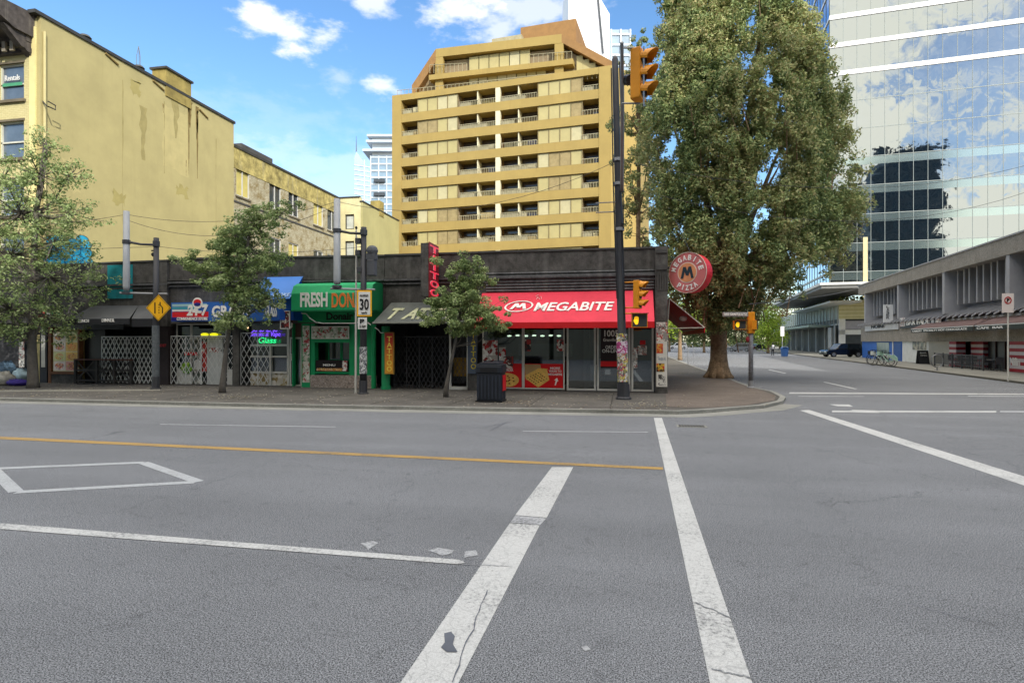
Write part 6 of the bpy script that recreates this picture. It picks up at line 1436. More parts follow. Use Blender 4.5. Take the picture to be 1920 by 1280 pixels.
for (a_, c_, dx) in ((430,120,.14),(560,130,-.13),(600,420,.1)): b.tube([pp(a_)+Vector((dx,-.12,0)), pp((a_+c_)/2)+Vector((dx*1.2,-.14,0)), pp(c_)+Vector((dx,-.1,0))], .022, 5)
b.build('cable', mat('black_cable','#1f2022',.6,.1), t)
# signals: the near one hung on the arm, the low one on the pole
hc = atd(1203,140,11.6); face = Vector((.80,-.35,0))
t2 = signal_head(t, hc, face, .325)
b = MB()
for py in (90,194): q = atd(1166,py,11.5); e = atd(1200,py,11.6); b.tube([q, e], .018, 6)
b.tube([atd(1207,88,11.45), atd(1207,200,11.45)], .018, 6).build('bracket', M_metal, t)
MB().tube([atd(1183,150,12.0), atd(1175,150,12.2)], .11, 10).build('arm_fitting', M_vis, t)
lc = atd(1199,552,dp_-.2); signal_head(t, lc, face, .30)
b = MB().tube([pp(530), atd(1200,528,dp_-.2)], .025, 6).tube([pp(577), atd(1198,576,dp_-.2)], .025, 6).tube([pp(588), atd(1198,587,dp_-.3)], .025, 6); b.build('bracket', M_amber, t)
ped_signal(t, atd(1199,601,dp_-.35), (.1,-1,0), .5, .44)
MB().lathe(pb, [(.26,-.02),(.26,.05),(.21,.09),(.2,.5)], 14).build('pole_base', M_pole, t)
# two-tier street poles: dark post carrying an offset pale tube
def two_tier(px, pyb, pyt, opx, oyt, oyb, ay1, ay2, label, lean=0):
    bse = base_of(px, pyb); d = -bse.x*ST+bse.y*CT; t = thing('street_pole', label, 'pole', tuple(bse), 0, 'two-tier street poles')
    q = lambda a, y_, dd=0: atd(a, y_, d+dd)
    MB().tube([bse, q(px+1,pyt)], [.13,.10], 12).build('shaft', M_pole, t, smooth=True)
    MB().lathe(bse, [(.2,-.02),(.2,.04),(.15,.06),(.145,.5)], 12).build('pole_base', M_pole, t)
    MB().tube([q(opx,oyb), q(opx,oyb-8), q(opx,oyt)], [.11,.13,.115], 12).build('offset_tube', mat('pale_pole','#a3a6a8',.5,.12,2,.05,metal=.1), t, smooth=True)
    MB().tube([q(opx,ay1-4,-.02), q((opx+px)/2,ay1+1), q(px+2,ay1+2)], [.05,.045,.05], 8).build('upper_arm', M_pole, t); MB().tube([q(opx-12,ay2), q(px+22,ay2+2)], .04, 8).build('lower_arm', M_poleg, t)
    MB().tube([q(opx,ay1-7), q(opx,ay1)], .15, 12).tube([q(opx,oyb+2), q(opx,oyb+7)], .17, 12).tube([q(px+1,ay1-5), q(px+1,ay1+5)], .13, 12).build('clamp', M_gateb, t)
    return t, q, d
t, q, d = two_tier(292, 729, 446, 237, 396, 545, 457, 549, 'dark street pole with an offset pale tube behind the yellow diamond sign')
MB().tube([pxx for pxx in (q(292,728), q(292,610))], .138, 12).build('lower_sleeve', mat('mottled_grey','#5a5f62',.6,.4,8,.1), t)
b = MB().tube([q(289,470), q(284,470)], .03, 6); b.ell(q(287,477), (.07,.07,.09), 8, 6).build('small_lamp', M_vis, t)
sgn = thing('warning_sign', 'yellow diamond road sign with a black lane-narrowing symbol on the dark pole', 'road sign', tuple(q(297,577,-.16)))
c = q(297,577,-.17); s_ = 24.5/F*d*1.0; M_sy = mat('sign_yellow','#f0b41c',.45,.05,1,bump=0)
R2 = RT
pl = [c+Z_*s_, c+R2*s_*.94, c-Z_*s_, c-R2*s_*.94]
MB().prism(pl, FWD*.012).build('plate', M_sy, sgn)
def rim(ptsO, k, m, par, name, off=-.003):
    cc = sum((Vector(p) for p in ptsO), Vector())/len(ptsO); n = len(ptsO); b = MB()
    for i in range(n):
        a_, b_ = Vector(ptsO[i]), Vector(ptsO[(i+1) % n]); o_ = FWD*off
        b.prism([cc+(a_-cc)*.94+o_, cc+(b_-cc)*.94+o_, cc+(b_-cc)*(.94-k)+o_, cc+(a_-cc)*(.94-k)+o_], -FWD*.002)
    return b.build(name, m, par)
rim(pl, .035, M_vis, sgn, 'border')
def sq2(x, y): return c+R2*(x*s_)+Z_*(y*s_)-FWD*.006
b = MB()
b.prism([sq2(-.3,-.42),sq2(-.22,-.42),sq2(-.22,.42),sq2(-.3,.42)], -FWD*.003)
b.prism([sq2(.28,-.42),sq2(.36,-.42),sq2(.36,0.02),sq2(.28,0.0)], -FWD*.003).prism([sq2(.28,0),sq2(.36,0.02),sq2(.18,.24),sq2(.1,.22)], -FWD*.003).prism([sq2(.1,.22),sq2(.18,.24),sq2(.18,.44),sq2(.1,.44)], -FWD*.003)
for k in range(4): b.prism([sq2(.02,-.42+k*.2),sq2(.08,-.42+k*.2),sq2(.08,-.32+k*.2),sq2(.02,-.32+k*.2)], -FWD*.003)
b.build('symbol', M_vis, sgn)
t, q, d = two_tier(681, 738, 426, 632, 373, 533, 436, 541, 'dark street pole with an offset pale tube behind the 30 speed sign')
MB().tube([q(681,700), q(681,650)], .14, 12).build('stickers', postermat('white_stickers',['#3a3c40','#d6d6d2','#8a8c8e','#c2c4c4','#2e3034'],18), t)
for (ax, ay) in ((672,452),(672,474),(675,506)): MB().box(*(q(ax,ay)-Vector((.09,.1,.1))), *(q(ax,ay)+Vector((.09,.1,.1)))).build('pole_box', M_gateb, t, bevel=.01)
MB().ell(q(698,470), (.22,.2,.2), 10, 6).box(*(q(688,482)-Vector((0,.1,.1))), *(q(706,478)+Vector((0,.1,.05)))).build('shrouded_signal', mat('grey_shroud','#55575b',.8,.3), t); MB().box(*(q(690,512)-Vector((0,.12,.1))), *(q(705,492)+Vector((0,.12,.1)))).build('shrouded_box', MATS['grey_shroud'], t, bevel=.03)
t3 = thing('thin_pole', 'thin pale metal pole standing against the dark pole with the 30 sign', 'pole', tuple(base_of(667,737)))
b3 = base_of(667,737); d3 = -b3.x*ST+b3.y*CT; MB().tube([b3, atd(668,430,d3)], [.045,.03], 8).build('tube', M_alu, t3); MB().ell(atd(668,427,d3), (.05,.05,.06), 8, 6).build('finial', M_vis, t3)
d -= .25
sgn = thing('speed_sign', 'white 30 speed sign with yellow border above a small white plate', 'road sign', tuple(q(683,569,-.2)))
def plate(px0, py0, px1, py1, m, par, name, off=0, Dd=None):
    D_ = (Dd or d)+off; P = [atd(px0,py1,D_), atd(px1,py1,D_), atd(px1,py0,D_), atd(px0,py0,D_)]; return MB().prism(P, FWD*.01).build(name, m, par)
plate(669,544,697,593,MATS['sign_yellow'],sgn,'backing'); M_swh = mat('sign_white','#dcdcd8',.5,.05,bump=0)
plate(672,547,694,590,M_swh,sgn,'plate',-.012)
text('30', M_bl, atd(674.5,581,d-.02), RT, Z_, w=17/F*d, h=21/F*d, parent=sgn, bold=.02); text('MAXIMUM', M_bl, atd(675,556,d-.02), RT, Z_, w=15/F*d, h=4/F*d, parent=sgn); text('km/h', M_bl, atd(678,588,d-.02), RT, Z_, w=10/F*d, h=4/F*d, parent=sgn)
plate(671,595,688,617,M_swh,sgn,'small_plate')
text('P', M_bl, atd(675,606,d-.02), RT, Z_, w=8/F*d, h=8/F*d, parent=sgn, bold=.02); text('5 AM', M_bl, atd(674,614,d-.02), RT, Z_, w=11/F*d, h=5/F*d, parent=sgn)
# street name and crossing signal post past the corner
bp = base_of(1408,727); d = -bp.x*ST+bp.y*CT
t = thing('crossing_post', 'stickered post with amber crossing signals and a grey street name sign beside the big tree', 'signal post', tuple(bp))
MB().tube([bp, atd(1408,588,d)], [.10,.085], 12).build('shaft', mat('stickered_grey','#7b7d82',.6,.5,7,.1,fine=20), t, smooth=True); MB().lathe(bp, [(.17,-.02),(.17,.04),(.12,.07),(.11,.3)], 12).build('post_base', M_poleg, t)
MB().box(*(atd(1402,625,d)-Vector((0,.12,0))), *(atd(1414,585,d)+Vector((0,.12,0)))).build('hub_box', M_amber, t, bevel=.02)
ped_signal(t, atd(1387,609,d-.1), (.1,-1,0), .48, .36); ped_signal(t, atd(1416,609,d-.1), (.95,-.3,0), .4, .36, hand=False)
b = MB().tube([atd(1379,619,d), atd(1418,619,d)], .03, 6).tube([atd(1379,600,d), atd(1418,600,d)], .03, 6); b.build('bracket', mat('rust_brown','#7a4a2a',.7,.3), t)
MB().ell(atd(1402,636,d), (.08,.08,.12), 8, 6).build('push_button', mat('red_button','#8f2a35',.5,.2), t)
P = [atd(1355,593.5,d-.1), atd(1404,593.5,d-.1), atd(1404,585,d-.1), atd(1355,585,d-.1)]
sn = MB().prism(P, FWD*.02).build('street_name_sign', mat('grey_name_plate','#8f8f8c',.5,.1), t)
text('1000 GRANVILLE ST', M_wht, atd(1358,591.5,d-.115), RT, Z_, w=43/F*d, h=4.6/F*d, parent=sn, bold=.03)
# round pizza sign
cR = onY(1289, 511, YF-.35); t = None
nd = Vector((-.55,-.86,0)).normalized(); su = Vector((-nd.y, nd.x, 0)); su = su if su.dot(RT) > 0 else -su
rs = .72
t = thing('round_sign', 'round red MEGABITE PIZZA drum sign hanging off the shop corner', 'sign', tuple(cR))
MB().disc(cR, su, Z_, rs, rs, 40, -nd*.5).build('drum', mat('sign_drum_red','#c9202a',.5,.12,1,.05), t)
fr_ = cR+nd*.004
MB().disc(fr_, su, Z_, rs*.97, rs*.97, 40, nd*.01).build('face', mat('faded_red_face','#bf6a68',.5,.15,2,bump=0), t)
MB().disc(fr_+nd*.012, su, Z_, rs*.52, rs*.52, 32, nd*.006).build('centre_ring', mat('cream_ring','#d9cdbc',.5,.1,bump=0), t); MB().disc(fr_+nd*.020, su, Z_, rs*.48, rs*.48, 32, nd*.006).build('centre', mat('orange_face','#d08a5e',.5,.15,2,bump=0), t)
glyph_m(fr_+nd*.03, su, Z_, .5, .42, .2, mat('navy_letter','#1f3038',.5,.1,bump=0), t, 'emblem')
def arcword(s, a0, a1, r_, flip=False):
    n = len(s)
    for i, ch in enumerate(s):
        w_ = R(a0+(a1-a0)*(i/(n-1))); rad = su*math.cos(w_)+Z_*math.sin(w_)
        upv = rad if not flip else -rad; tx = upv.cross(nd)*-1; tx = (su*upv.dot(Z_)-Z_*upv.dot(su))
        text(ch, M_wht, fr_+nd*.018+rad*r_*rs, tx, upv, w=.13 if ch != 'I' else .04, h=.19, parent=t, bold=.03, center=True, name='letter')
arcword('MEGABITE', 165, 15, .76); arcword('PIZZA', 235, 305, .76, True)
b = MB().tube([cR-nd*.25-su*rs*.95+Z_*.25, Vector((xF-.1,YF-.1,cR.z+.25))], .03, 6).tube([cR-nd*.25-su*rs*.9-Z_*.25, Vector((xF-.1,YF-.1,cR.z-.3))], .03, 6).tube([cR-nd*.25+Z_*rs, cR-nd*.25+Z_*(rs+1.3)+su*-.6], .012, 5)
b.build('bracket', M_gateb, t)
n_ = 40; b = MB()
for k in range(n_):
    w0_, w1_ = 2*math.pi*k/n_, 2*math.pi*(k+1)/n_; f_ = lambda w, r, dd: cR+nd*dd+(su*math.cos(w)+Z_*math.sin(w))*rs*r
    b.prism([f_(w0_,1.0,.0), f_(w1_,1.0,.0), f_(w1_,1.03,.0), f_(w0_,1.03,.0)], nd*.03)
b.build('rim', mat('pale_rim','#d0b8a8',.5,.1,bump=0), t)
# litter bin
bb = base_of(921,752); t = thing('litter_bin', 'big dark blue ribbed litter bin beside the small tree', 'bin', tuple(bb), 0)
w_, h_ = .43, 1.25; dpb = .36
b = MB().box(-w_+.03,-dpb+.03,.04,w_-.03,dpb-.03,h_-.34); b.build('body', mat('dark_navy_plastic','#22262e',.45,.15,3,.05), t, local=True, bevel=.03)
b = MB()
for k in range(7): b.box(-w_+.06+k*.115,-dpb+.012,.1,-w_+.11+k*.115,-dpb+.03,h_-.42)
for k in range(6): b.box(w_-.032,-dpb+.07+k*.1,.1,w_-.012,-dpb+.12+k*.1,h_-.42)
b.build('rib', mat('navy_rib','#2c313b',.45,.15,3,.05), t, local=True)
MB().box(-w_,-dpb,h_-.34,w_,dpb,h_-.1).build('hood', mat('navy_hood','#232830',.4,.15,2,.05), t, local=True, bevel=.03); MB().prism([(-w_,-dpb,h_-.098),(w_,-dpb,h_-.098),(w_,dpb,h_-.098),(-w_,dpb,h_-.098)], (0,0,.04)).prism([(-w_+.1,-dpb+.1,h_-.06),(w_-.1,-dpb+.1,h_-.06),(w_-.1,dpb-.1,h_-.06),(-w_+.1,dpb-.1,h_-.06)], (0,0,.06)).build('lid', MATS['navy_hood'], t, local=True, bevel=.015)
MB().box(-.28,-dpb-.004,h_-.3,.28,-dpb-.001,h_-.16).build('slot', M_vis, t, local=True)
MB().box(w_+.001,-dpb+.1,.35,w_+.006,dpb-.1,.85).build('poster', M_redv, t, local=True); MB().box(-w_,-dpb,0,w_,dpb,.05).build('base', M_vis, t, local=True)
# patio fence at the restaurant
fb = base_of(140,719); fe = base_of(262,719.5); t = thing('patio_fence', 'dark timber patio fence with cross bracing in front of the folding gate', 'fence', tuple(fb))
z0 = KZ; hh = 1.13; fe.y = fb.y
MB().box(fb.x,fb.y-.06,z0+hh-.06,fe.x,fb.y+.08,z0+hh).build('top_rail', mat('red_brown_rail','#5a3a30',.7,.3), t)
M_fence = mat('dark_timber', '#3a3836', .8, .3, 4)
for x_ in (fb.x,(fb.x*.62+fe.x*.38),(fb.x*.32+fe.x*.68),fe.x-.1): MB().box(x_,fb.y-.05,z0,x_+.1,fb.y+.05,z0+hh-.061).build('post', M_fence, t)
MB().box(fb.x+.1,fb.y-.02,z0+.58,fe.x-.1,fb.y+.02,z0+.66).box(fb.x+.1,fb.y-.02,z0+.12,fe.x-.1,fb.y+.02,z0+.2).build('rail', M_fence, t)
b = MB(); n = 3
for k in range(n):
    a_ = fb.x+.1+(fe.x-fb.x-.2)*k/n; c_ = fb.x+.1+(fe.x-fb.x-.2)*(k+1)/n
    for (za, zc) in ((.14,1.05),(1.05,.14)): b.prism([(a_,fb.y-.015+.02*(za>.5),z0+za-.04),(c_,fb.y-.015+.02*(za>.5),z0+zc-.04),(c_,fb.y-.015+.02*(za>.5),z0+zc+.04),(a_,fb.y-.015+.02*(za>.5),z0+za+.04)], (0,.015,0))
b.build('brace', M_fence, t)
for i, x_ in enumerate((fb.x+.5, fb.x+1.6, fb.x+2.6)): MB().box(x_,fb.y-.35,z0,x_+.35,fb.y+.3,z0+.05).build('foot', M_fence, t)
# bags and blankets in the dark doorway
def lump(name, label, cat, px, py, rx, ry, rz, m, seed):
    c = G(px, py, KZ); r = np.random.default_rng(seed); b = MB(); b.ell((0,0,rz*.9), (rx,ry,rz), 26, 16)
    ph = r.uniform(0,6,(6,3)); vs = []
    for v in b.v:
        v = np.array(v); k = 1+sum(.035*math.sin(6*(i+1)*.6*(v[0]/rx*ph[i,0]*.4+v[1]/ry*ph[i,1]*.4+v[2]/rz*ph[i,2]*.5)+ph[i,0]) for i in range(6))
        v = v*np.array([k,k,k*.95]); v[2] = max(v[2], 0.002); vs.append(tuple(v))
    b.v = vs; o = b.build(name, m, None, smooth=True); o.location = c; return tag(o, label, cat)
lump('white_bag', 'crumpled white bag lying in the dark doorway at the left edge', 'bag', 8, 722, .5, .3, .32, mat('white_plastic','#b9b5ab',.5,.25,3,.3), 1)
lump('clothes_bundle', 'heap of dark and denim clothes against the dark doorway wall', 'clothes', 16, 714, .45, .35, .55, mat('denim','#3f5568',.8,.4,3,.3), 2)
lump('purple_blanket', 'purple blanket heap on the pavement left of the white pier', 'blanket', 34, 723, .5, .3, .16, mat('purple_cloth','#3f2f86',.8,.4,4,.3), 3)
lump('pale_blanket', 'pale blue and white blanket heap by the grey door', 'blanket', 44, 714, .55, .35, .36, mat('pale_cloth','#8fa6b0',.8,.4,4,.3), 4)
# overhead wires
M_wire = mat('wire', '#3a3a3a', .6, .1, bump=0)
def wire(p, q, sag, label, d0, d1, r=.008):
    a_ = atd(*p, d0); c_ = atd(*q, d1); P = []
    for i in range(17):
        k = i/16; P.append(a_.lerp(c_, k)-Z_*(sag*4*k*(1-k)))
    o = MB().tube(P, r, 4, cap=False).build('overhead_wire', M_wire); tag(o, label, 'wire', 'overhead wires')
wire((-200,405),(237,402),.4,'overhead wire running left from the left street pole',22,23.6); wire((237,402),(632,378),.5,'upper overhead wire between the two pale tubes',23.6,21.9); wire((237,412),(632,384),.9,'lower overhead wire between the two pale tubes',23.7,22.0)
wire((632,378),(1160,300),.9,'overhead wire from the middle street pole to the utility pole',21.9,dp_); wire((1160,300),(1990,290),1.2,'overhead wire running right from the utility pole across the big tree',dp_,26); wire((1160,345),(2000,330),1.6,'lower overhead wire running right from the utility pole',dp_,26)
wire((-100,462),(295,462),.1,'wire running left from the dark post below its arm',23,23.6); wire((295,462),(683,462),.25,'wire between the two dark street posts',23.6,21.9); wire((1404,570),(1640,530),.3,'thin wire rising right from the crossing post',d,60,.02)
# ------------------------------------------------------------------ cars
M_tyre = mat('tyre', '#1b1b1c', .8, .1, bump=0); M_rim = mat('wheel_rim', '#9a9b9d', .35, .1, metal=.7, bump=0); M_cgl = mat('car_glass', '#1e2528', .08, .2, bump=0, spec=.9)
def make_car(kind, label, m, loc, rz, group='cars parked along the side street'):
    t = thing('parked_car', label, 'car', loc, rz, group)
    L_, W_ = (4.7, 1.86) if kind == 'suv' else (4.4, 1.78); hb, ht = (.98, 1.68) if kind == 'suv' else (.88, 1.42)
    hl = L_/2
    lo = [(-hl,.35),(-hl+.05,.30),(hl-.1,.28),(hl,.42),(hl-.02,.72),(hl-.25,hb-.12),(hl-1.15,hb),(-hl+.12,hb+.03),(-hl-.0,.75)]
    def body(pr, w, cut=0): 
        b = MB(); b.prism([(x_,-w/2,z_) for x_, z_ in pr], (0,w,0)); return b
    body(lo, W_).build('body', m, t, local=True, bevel=.08)
    if kind == 'suv': up = [(-hl+.15,hb-.02),(hl-1.2,hb-.02),(hl-1.85,ht-.04),(hl-2.2,ht),(-hl+.55,ht),(-hl+.32,ht-.1)]
    else: up = [(-hl+.45,hb-.02),(hl-1.25,hb-.02),(hl-1.95,ht-.04),(hl-2.3,ht),(-hl+1.3,ht),(-hl+1.0,ht-.06)]
    body(up, W_-.22).build('cabin', m, t, local=True, bevel=.07)
    cx_ = sum(p[0] for p in up)/len(up); sh_ = [(cx_+(x_-cx_)*.88, hb+.06+(z_-hb)*.80) for x_, z_ in up]
    gl = body(sh_, W_-.20).build('side_window', M_cgl, t, local=True)
    fr = MB().prism([(hl-1.28,-W_/2+.2,hb+.05),(hl-1.28,W_/2-.2,hb+.05),(hl-1.86,W_/2-.25,ht-.1),(hl-1.86,-W_/2+.25,ht-.1)], (.02,0,.01)); fr.build('windscreen', M_cgl, t, local=True)
    b = MB()
    for x_ in (.1,-1.0): b.box(cx_+x_,-W_/2+.095,hb+.02,cx_+x_+.07,W_/2-.095,ht-.12)
    b.build('pillar', m, t, local=True)
    for sx in (-1,1):
        for x_ in (hl-.88,-hl+.82):
            w = MB().tube([(x_,sx*(W_/2-.2),.34),(x_,sx*(W_/2+.015),.34)], .34, 20); wo = w.build('wheel', M_tyre, t, local=True)
            MB().tube([(x_,sx*(W_/2+.005),.34),(x_,sx*(W_/2+.03),.34)], .22, 12).build('rim', M_rim, wo, local=True)
        MB().box(hl-.12,sx*.55-.16,.6,hl+.015,sx*.55+.16,.74).build('headlight', mat('headlight','#c9cdd0',.1,.05,bump=0,spec=.9), t, local=True)
        MB().box(-hl-.02,sx*.68-.12,.68,-hl+.1,sx*.68+.12,.86).build('tail_light', mat('tail_light','#8a1518',.2,.1,bump=0), t, local=True)
        MB().ell((hl-1.35,sx*(W_/2+.06),hb+.08), (.1,.08,.07), 8, 5).build('mirror', m, t, local=True)
    MB().box(hl-.05,-.35,.42,hl+.02,.35,.58).build('grille', M_vis, t, local=True)
    return t
def paint(n, c): return mat(n, c, .25, .03, bump=0, spec=.6, coat=.6)
ang = lambda px: math.atan2(RT.y, RT.x)
q = G(1578,669,KZ); make_car('suv', 'black sport utility car parked side-on before the pale podium', paint('black_car','#0c0c0d'), tuple(q), math.atan2(RT.y,RT.x)+math.pi)
q = G(1606,668,KZ)+CV*3; make_car('sedan', 'dark blue car half hidden behind the black sport utility car', paint('navy_car','#1e2a44'), (q.x+3.2,q.y+2.5,KZ), math.atan2(RT.y,RT.x))
q = G(1389,659,0); make_car('suv', 'grey car parked at the far side of the street behind the crossing post', paint('grey_car','#6d7176'), (q.x,q.y,0), math.atan2(CV.y,CV.x)+1.1)
q = G(1352,655,0); make_car('sedan', 'white car partly hidden behind the big tree trunk', paint('white_car','#c9cacb'), (q.x,q.y,0), math.atan2(RT.y,RT.x)+.1)
q = G(1271,654,0); make_car('suv', 'white van-like car seen under the red side awning', paint('white_car2','#cfd0d0'), (q.x,q.y,0), math.atan2(RT.y,RT.x)+math.pi-.2)
q = G(1424,656,0); make_car('sedan', 'dark car beyond the yellow green tree trunk', paint('dark_car','#2c2f33'), (q.x,q.y,0), math.atan2(RT.y,RT.x)+.3)
# ------------------------------------------------------------------ things on the far pavement
q = G(1471,668,KZ); t = thing('mail_bin', 'blue bin on the far kerb beside a white sign post', 'bin', tuple(q)); MB().lathe((0,0,0), [(.0,0),(.4,0),(.48,.95),(.52,.97),(.52,1.05),(.3,1.2),(0,1.22)], 14).build('body', mat('blue_bin','#3a63a0',.5,.1), t, local=True, smooth=False); MB().box(-.3,-.6,1.2,.3,.3,1.26).build('lid', mat('pale_lid','#9fb0c4',.5,.1), t, local=True)
def signpost(px, pyb, pt, pb_, pw, label, m, draw=None):
    q = G(px, pyb, KZ); d = -q.x*ST+q.y*CT; t = thing('sign_post', label, 'road sign', tuple(q)); MB().tube([q, atd(px,pt,d)], .035, 8).build('post', M_alu, t)
    P = [atd(px-pw/2,pb_,d-.06), atd(px+pw/2,pb_,d-.06), atd(px+pw/2,pt,d-.06), atd(px-pw/2,pt,d-.06)]; o = MB().prism(P, FWD*.02).build('plate', m, t)
    return t, o, d
signpost(1467,668,612,630,7,'slim post with a white plate beside the blue bin on the far kerb',M_swh)
t, o, d = signpost(1890,714,550,586,22,'white parking plate with a red symbol on a post in front of the striped cafe',mat('pinkish_plate','#d9cfcb',.5,.08))
b = MB(); c = atd(1890,563,d-.07); n_ = 20
for k in range(n_):
    w0_, w1_ = 2*math.pi*k/n_, 2*math.pi*(k+1)/n_; f_ = lambda w, r: c+RT*(.18*r*math.cos(w))+Z_*(.18*r*math.sin(w)); b.prism([f_(w0_,.7), f_(w1_,.7), f_(w1_,1), f_(w0_,1)], -FWD*.004)
b.prism([c+RT*.13+Z_*.13, c+RT*.1+Z_*.15, c-RT*.13-Z_*.13, c-RT*.1-Z_*.15], -FWD*.005); b.build('symbol', mat('red_symbol','#a83232',.5,.1,bump=0), o)
text('P', M_bl, c-RT*.06-Z_*.09, RT, Z_, w=.12, h=.18, parent=o, bold=.02)
# bikes
M_bw = mat('white_bike','#b9beb8',.4,.2,6,bump=0); M_bg2 = mat('green_bike','#8fae9c',.4,.2,6,bump=0); M_bk = mat('black_bike','#26282a',.5,.2,bump=0)
def bike(px, pyb, rz, label, m):
    q = G(px, pyb, KZ); t = thing('bicycle', label, 'bicycle', tuple(q), rz, 'bicycles by the blue shopfront'); t.scale = (1.15,1.15,1.15)
    def ring(cx_, r_=.34):
        P = [(cx_+r_*math.cos(w), 0, .35+r_*math.sin(w)) for w in [2*math.pi*k/20 for k in range(21)]]; return MB().tube(P, .022, 5, cap=False)
    for cx_ in (-.52,.54):
        w = ring(cx_).build('wheel', M_tyre, t, local=True); sp = MB()
        for k in range(8): a_ = k*math.pi/8; sp.tube([(cx_-.33*math.cos(a_),0,.35-.33*math.sin(a_)),(cx_+.33*math.cos(a_),0,.35+.33*math.sin(a_))], .004, 3)
        sp.build('spokes', M_metal, w, local=True)
    b = MB()
    for p_, q_ in (((-.52,.35),(-.12,.30)),((-.52,.35),(-.22,.78)),((-.12,.30),(-.22,.82)),((-.12,.30),(.36,.72)),((-.2,.74),(.34,.84)),((.34,.86),(.54,.35))): b.tube([(p_[0],0,p_[1]),(q_[0],0,q_[1])], .024, 6)
    b.build('frame', m, t, local=True); MB().ell((-.24,0,.90), (.14,.08,.04), 10, 5).build('saddle', M_tyre, t, local=True)
    MB().tube([(.3,-.28,1.02),(.34,-.1,1.05),(.34,.1,1.05),(.3,.28,1.02)], .018, 6).tube([(.34,0,.86),(.34,0,1.05)], .02, 6).build('handlebar', M_tyre, t, local=True)
    MB().prism([(-.9,-.03,.35),(-.86,-.03,.6),(-.6,-.03,.78),(-.4,-.03,.74),(-.35,-.03,.6)], (0,.06,0)).build('mudguard', m, t, local=True); MB().box(.4,-.15,.72,.62,.15,.98).build('basket', m, t, local=True)
a0 = math.atan2(CV.y, CV.x)
bike(1644,683,a0+.6,'black bicycle leaning leftmost by the blue shopfront',M_bk); bike(1652,685,a0+.9,'white framed bicycle in the middle of the bicycle cluster',M_bw); bike(1662,686,a0+.5,'pale green bicycle nearest the blue door',M_bg2)
# sandwich board, bicycle rack, cafe terrace
q = G(1730,682,KZ); t = thing('sandwich_board', 'black sandwich board with white writing at the white shopfront', 'sign', tuple(q), 0)
rzm = Matrix.Rotation(-.25,4,'Z')
for sgn_ in (-1,1): 
    b = MB().prism([(-.4,sgn_*.3,0),(.4,sgn_*.3,0),(.4,sgn_*.03,1.15),(-.4,sgn_*.03,1.15)], (0,.03*sgn_,0)); b.build('board', mat('chalkboard','#222325',.6,.15), t, local=True)
for k in range(4): text(['BAR','OPEN','CUTS','SHAVE'][k] if k != 1 else 'OPEN', M_wht, (-.25,-.335+(.92-k*.2)*.235,.88-k*.22), X_, (0,.23,.97), w=.5, h=.11, parent=t, local=True, name='writing')
q = G(1757,694,KZ); t = thing('bike_rack', 'pale steel ring bicycle rack at the kerb', 'bike rack', tuple(q))
P = [(.36*math.sin(w)*(1 if 1 else 1), .0, .62+.42*math.cos(w)) for w in [2*math.pi*k/24 for k in range(25)]]
MB().tube(P, .03, 8, cap=False).build('ring', M_metal, t, local=True); MB().tube([(0,0,0),(0,0,.22)], .045, 8).build('stand', M_metal, t, local=True); MB().box(-.12,-.12,0,.12,.12,.02).build('foot', M_metal, t, local=True)
t = thing('terrace_fence', 'low black railing around the striped cafe terrace', 'fence', tuple(CW(-1.35, CS(1870), KZ)), -RHO)
Lf = CS(1790)-CS(1890); Mi = frame_at(CW(-1.35, CS(1890), 0))
b = MB().box(0,0,.95,.05,Lf,1.0).box(0,0,.2,.05,Lf,.24); 
for k in range(int(Lf/.12)): b.box(.015,k*.12,.2,.035,k*.12+.03,.96)
b.xform(Mi).xform(Matrix.Translation((0,0,KZ))).build('railing', M_gateb, t)
for k in range(6): b = MB().box(-.02,k*Lf/5-.03,0,.07,k*Lf/5+.03,1.05); b.xform(Mi).xform(Matrix.Translation((0,0,KZ))).build('post', M_gateb, t)
for i in range(4):
    p = CW(-.55, CS(1795)-1.2-i*1.9, KZ); t = thing('cafe_table', ['round cafe table at the far end of the terrace','second cafe table from the far end of the terrace','third cafe table behind the railing','cafe table nearest the parking plate post'][i], 'table', tuple(p), 0, 'terrace tables')
    MB().lathe((0,0,0), [(0,.70),(.36,.70),(.36,.74),(0,.74)], 16).build('table_top', M_metal, t, local=True); MB().tube([(0,0,0),(0,0,.7)], .03, 8).lathe((0,0,0), [(.25,0),(.25,.03),(0,.05)], 12).build('stand', M_gateb, t, local=True)
    for s_ in (-1,1):
        c_ = thing('cafe_chair', 'metal terrace chair on the %s side of the %s' % (('near','far')[s_ > 0], ['farthest table','second farthest table','third table','nearest table'][i]), 'chair', tuple(p+CV*s_*.62), math.atan2(CV.y,CV.x)+(0 if s_ < 0 else math.pi), 'terrace chairs')
        MB().box(-.2,-.2,.43,.2,.2,.46).build('seat', M_gateb, c_, local=True); MB().box(-.22,-.2,.5,-.19,.2,.88).build('backrest', M_gateb, c_, local=True)
        for a_ in (-.18,.18):
            for e_ in (-.18,.18): MB().tube([(a_,e_,0),(a_,e_,.43)], .014, 5).build('leg', M_gateb, c_, local=True)
# pavement posts left of the big trunk
for i, (px, py, h_) in enumerate(((1264,672,.0),(1281,671,1.5),(1290,683,1.0),(1301,681,1.3))):
    if i == 0: continue
    q = G(px, py, KZ); d = -q.x*ST+q.y*CT; t = thing('slim_post', ['','tall slim post at the edge of the sunlit road','slim post left of the two nearest the trunk','slim post nearest the big trunk'][i], 'post', tuple(q), 0, 'slim posts')
    MB().tube([q, atd(px, 618 if i == 1 else 651, d)], .03, 6).build('post', M_poleg, t); MB().lathe(tuple(q), [(.12,0),(.12,.03),(.04,.05)], 10).build('foot', M_poleg, t)
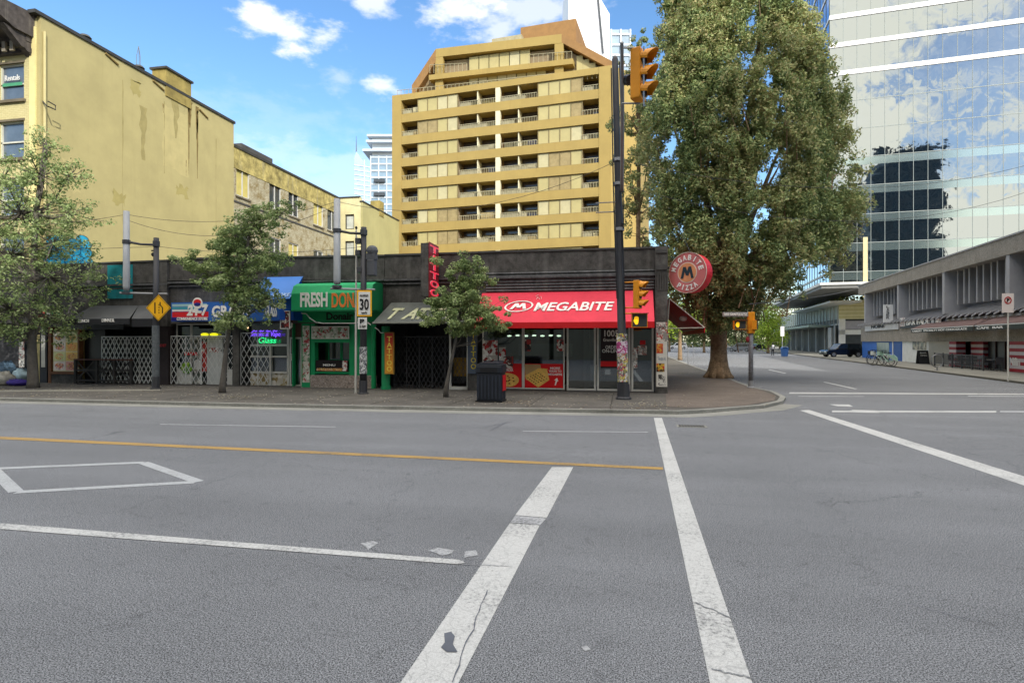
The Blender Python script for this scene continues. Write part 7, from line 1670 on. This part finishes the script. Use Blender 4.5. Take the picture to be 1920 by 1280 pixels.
# a person standing by the far kerb
q = G(1449,667,KZ)
def person(loc, rz, label):
    t = thing('person', label, 'person', loc, rz)
    J = {'pel':(0,0,.95),'ch':(0,0,1.25),'nk':(0,0,1.45),'hd':(0,.02,1.6),'ht':(0,.02,1.72),'hl':(-.1,0,.9),'kl':(-.12,.03,.5),'al':(-.13,0,.09),'tl':(-.14,.14,.04),'hr':(.1,0,.9),'kr':(.11,.05,.5),'ar':(.12,-.02,.09),'tr':(.13,.12,.04),
         'sl':(-.19,0,1.38),'el':(-.25,.02,1.1),'wl':(-.24,.12,.88),'fl':(-.23,.16,.80),'sr':(.19,0,1.38),'er':(.25,.0,1.1),'wr':(.25,.1,.87),'fr':(.24,.14,.79)}
    rd = {'pel':.15,'ch':.16,'nk':.06,'hd':.1,'ht':.07,'hl':.1,'kl':.065,'al':.045,'tl':.035,'hr':.1,'kr':.065,'ar':.045,'tr':.035,'sl':.07,'el':.045,'wl':.035,'fl':.03,'sr':.07,'er':.045,'wr':.035,'fr':.03}
    E = [('pel','ch'),('ch','nk'),('nk','hd'),('hd','ht'),('pel','hl'),('hl','kl'),('kl','al'),('al','tl'),('pel','hr'),('hr','kr'),('kr','ar'),('ar','tr'),('ch','sl'),('sl','el'),('el','wl'),('wl','fl'),('ch','sr'),('sr','er'),('er','wr'),('wr','fr')]
    ks = list(J); me = bpy.data.meshes.new('body'); me.from_pydata([J[k] for k in ks], [(ks.index(a), ks.index(b)) for a, b in E], []); me.update()
    o = bpy.data.objects.new('body', me); COL.objects.link(o); o.parent = t; sk = o.modifiers.new('skin', 'SKIN')
    for i, k in enumerate(ks): me.skin_vertices[0].data[i].radius = (rd[k], rd[k])
    me.skin_vertices[0].data[0].use_root = True; ss = o.modifiers.new('sub', 'SUBSURF'); ss.levels = 1; ss.render_levels = 2
    me.materials.append(mat('dark_clothes','#2a2b30',.8,.2)); 
    MB().ell((0,.03,1.64), (.085,.1,.115), 12, 8).build('face', mat('skin','#a8806a',.6,.05,bump=0), t, local=True); MB().ell((0,0,1.68), (.1,.105,.1), 12, 8).build('hair', M_vis, t, local=True)
    MB().lathe((0,0,0), [(.17,.92),(.185,1.1),(.2,1.3),(.16,1.4),(.07,1.46)], 14).build('jacket', mat('pale_top','#b9babd',.8,.15), t, local=True)
person(tuple(q), 0.3, 'person in a pale top and dark trousers standing by the far kerb')
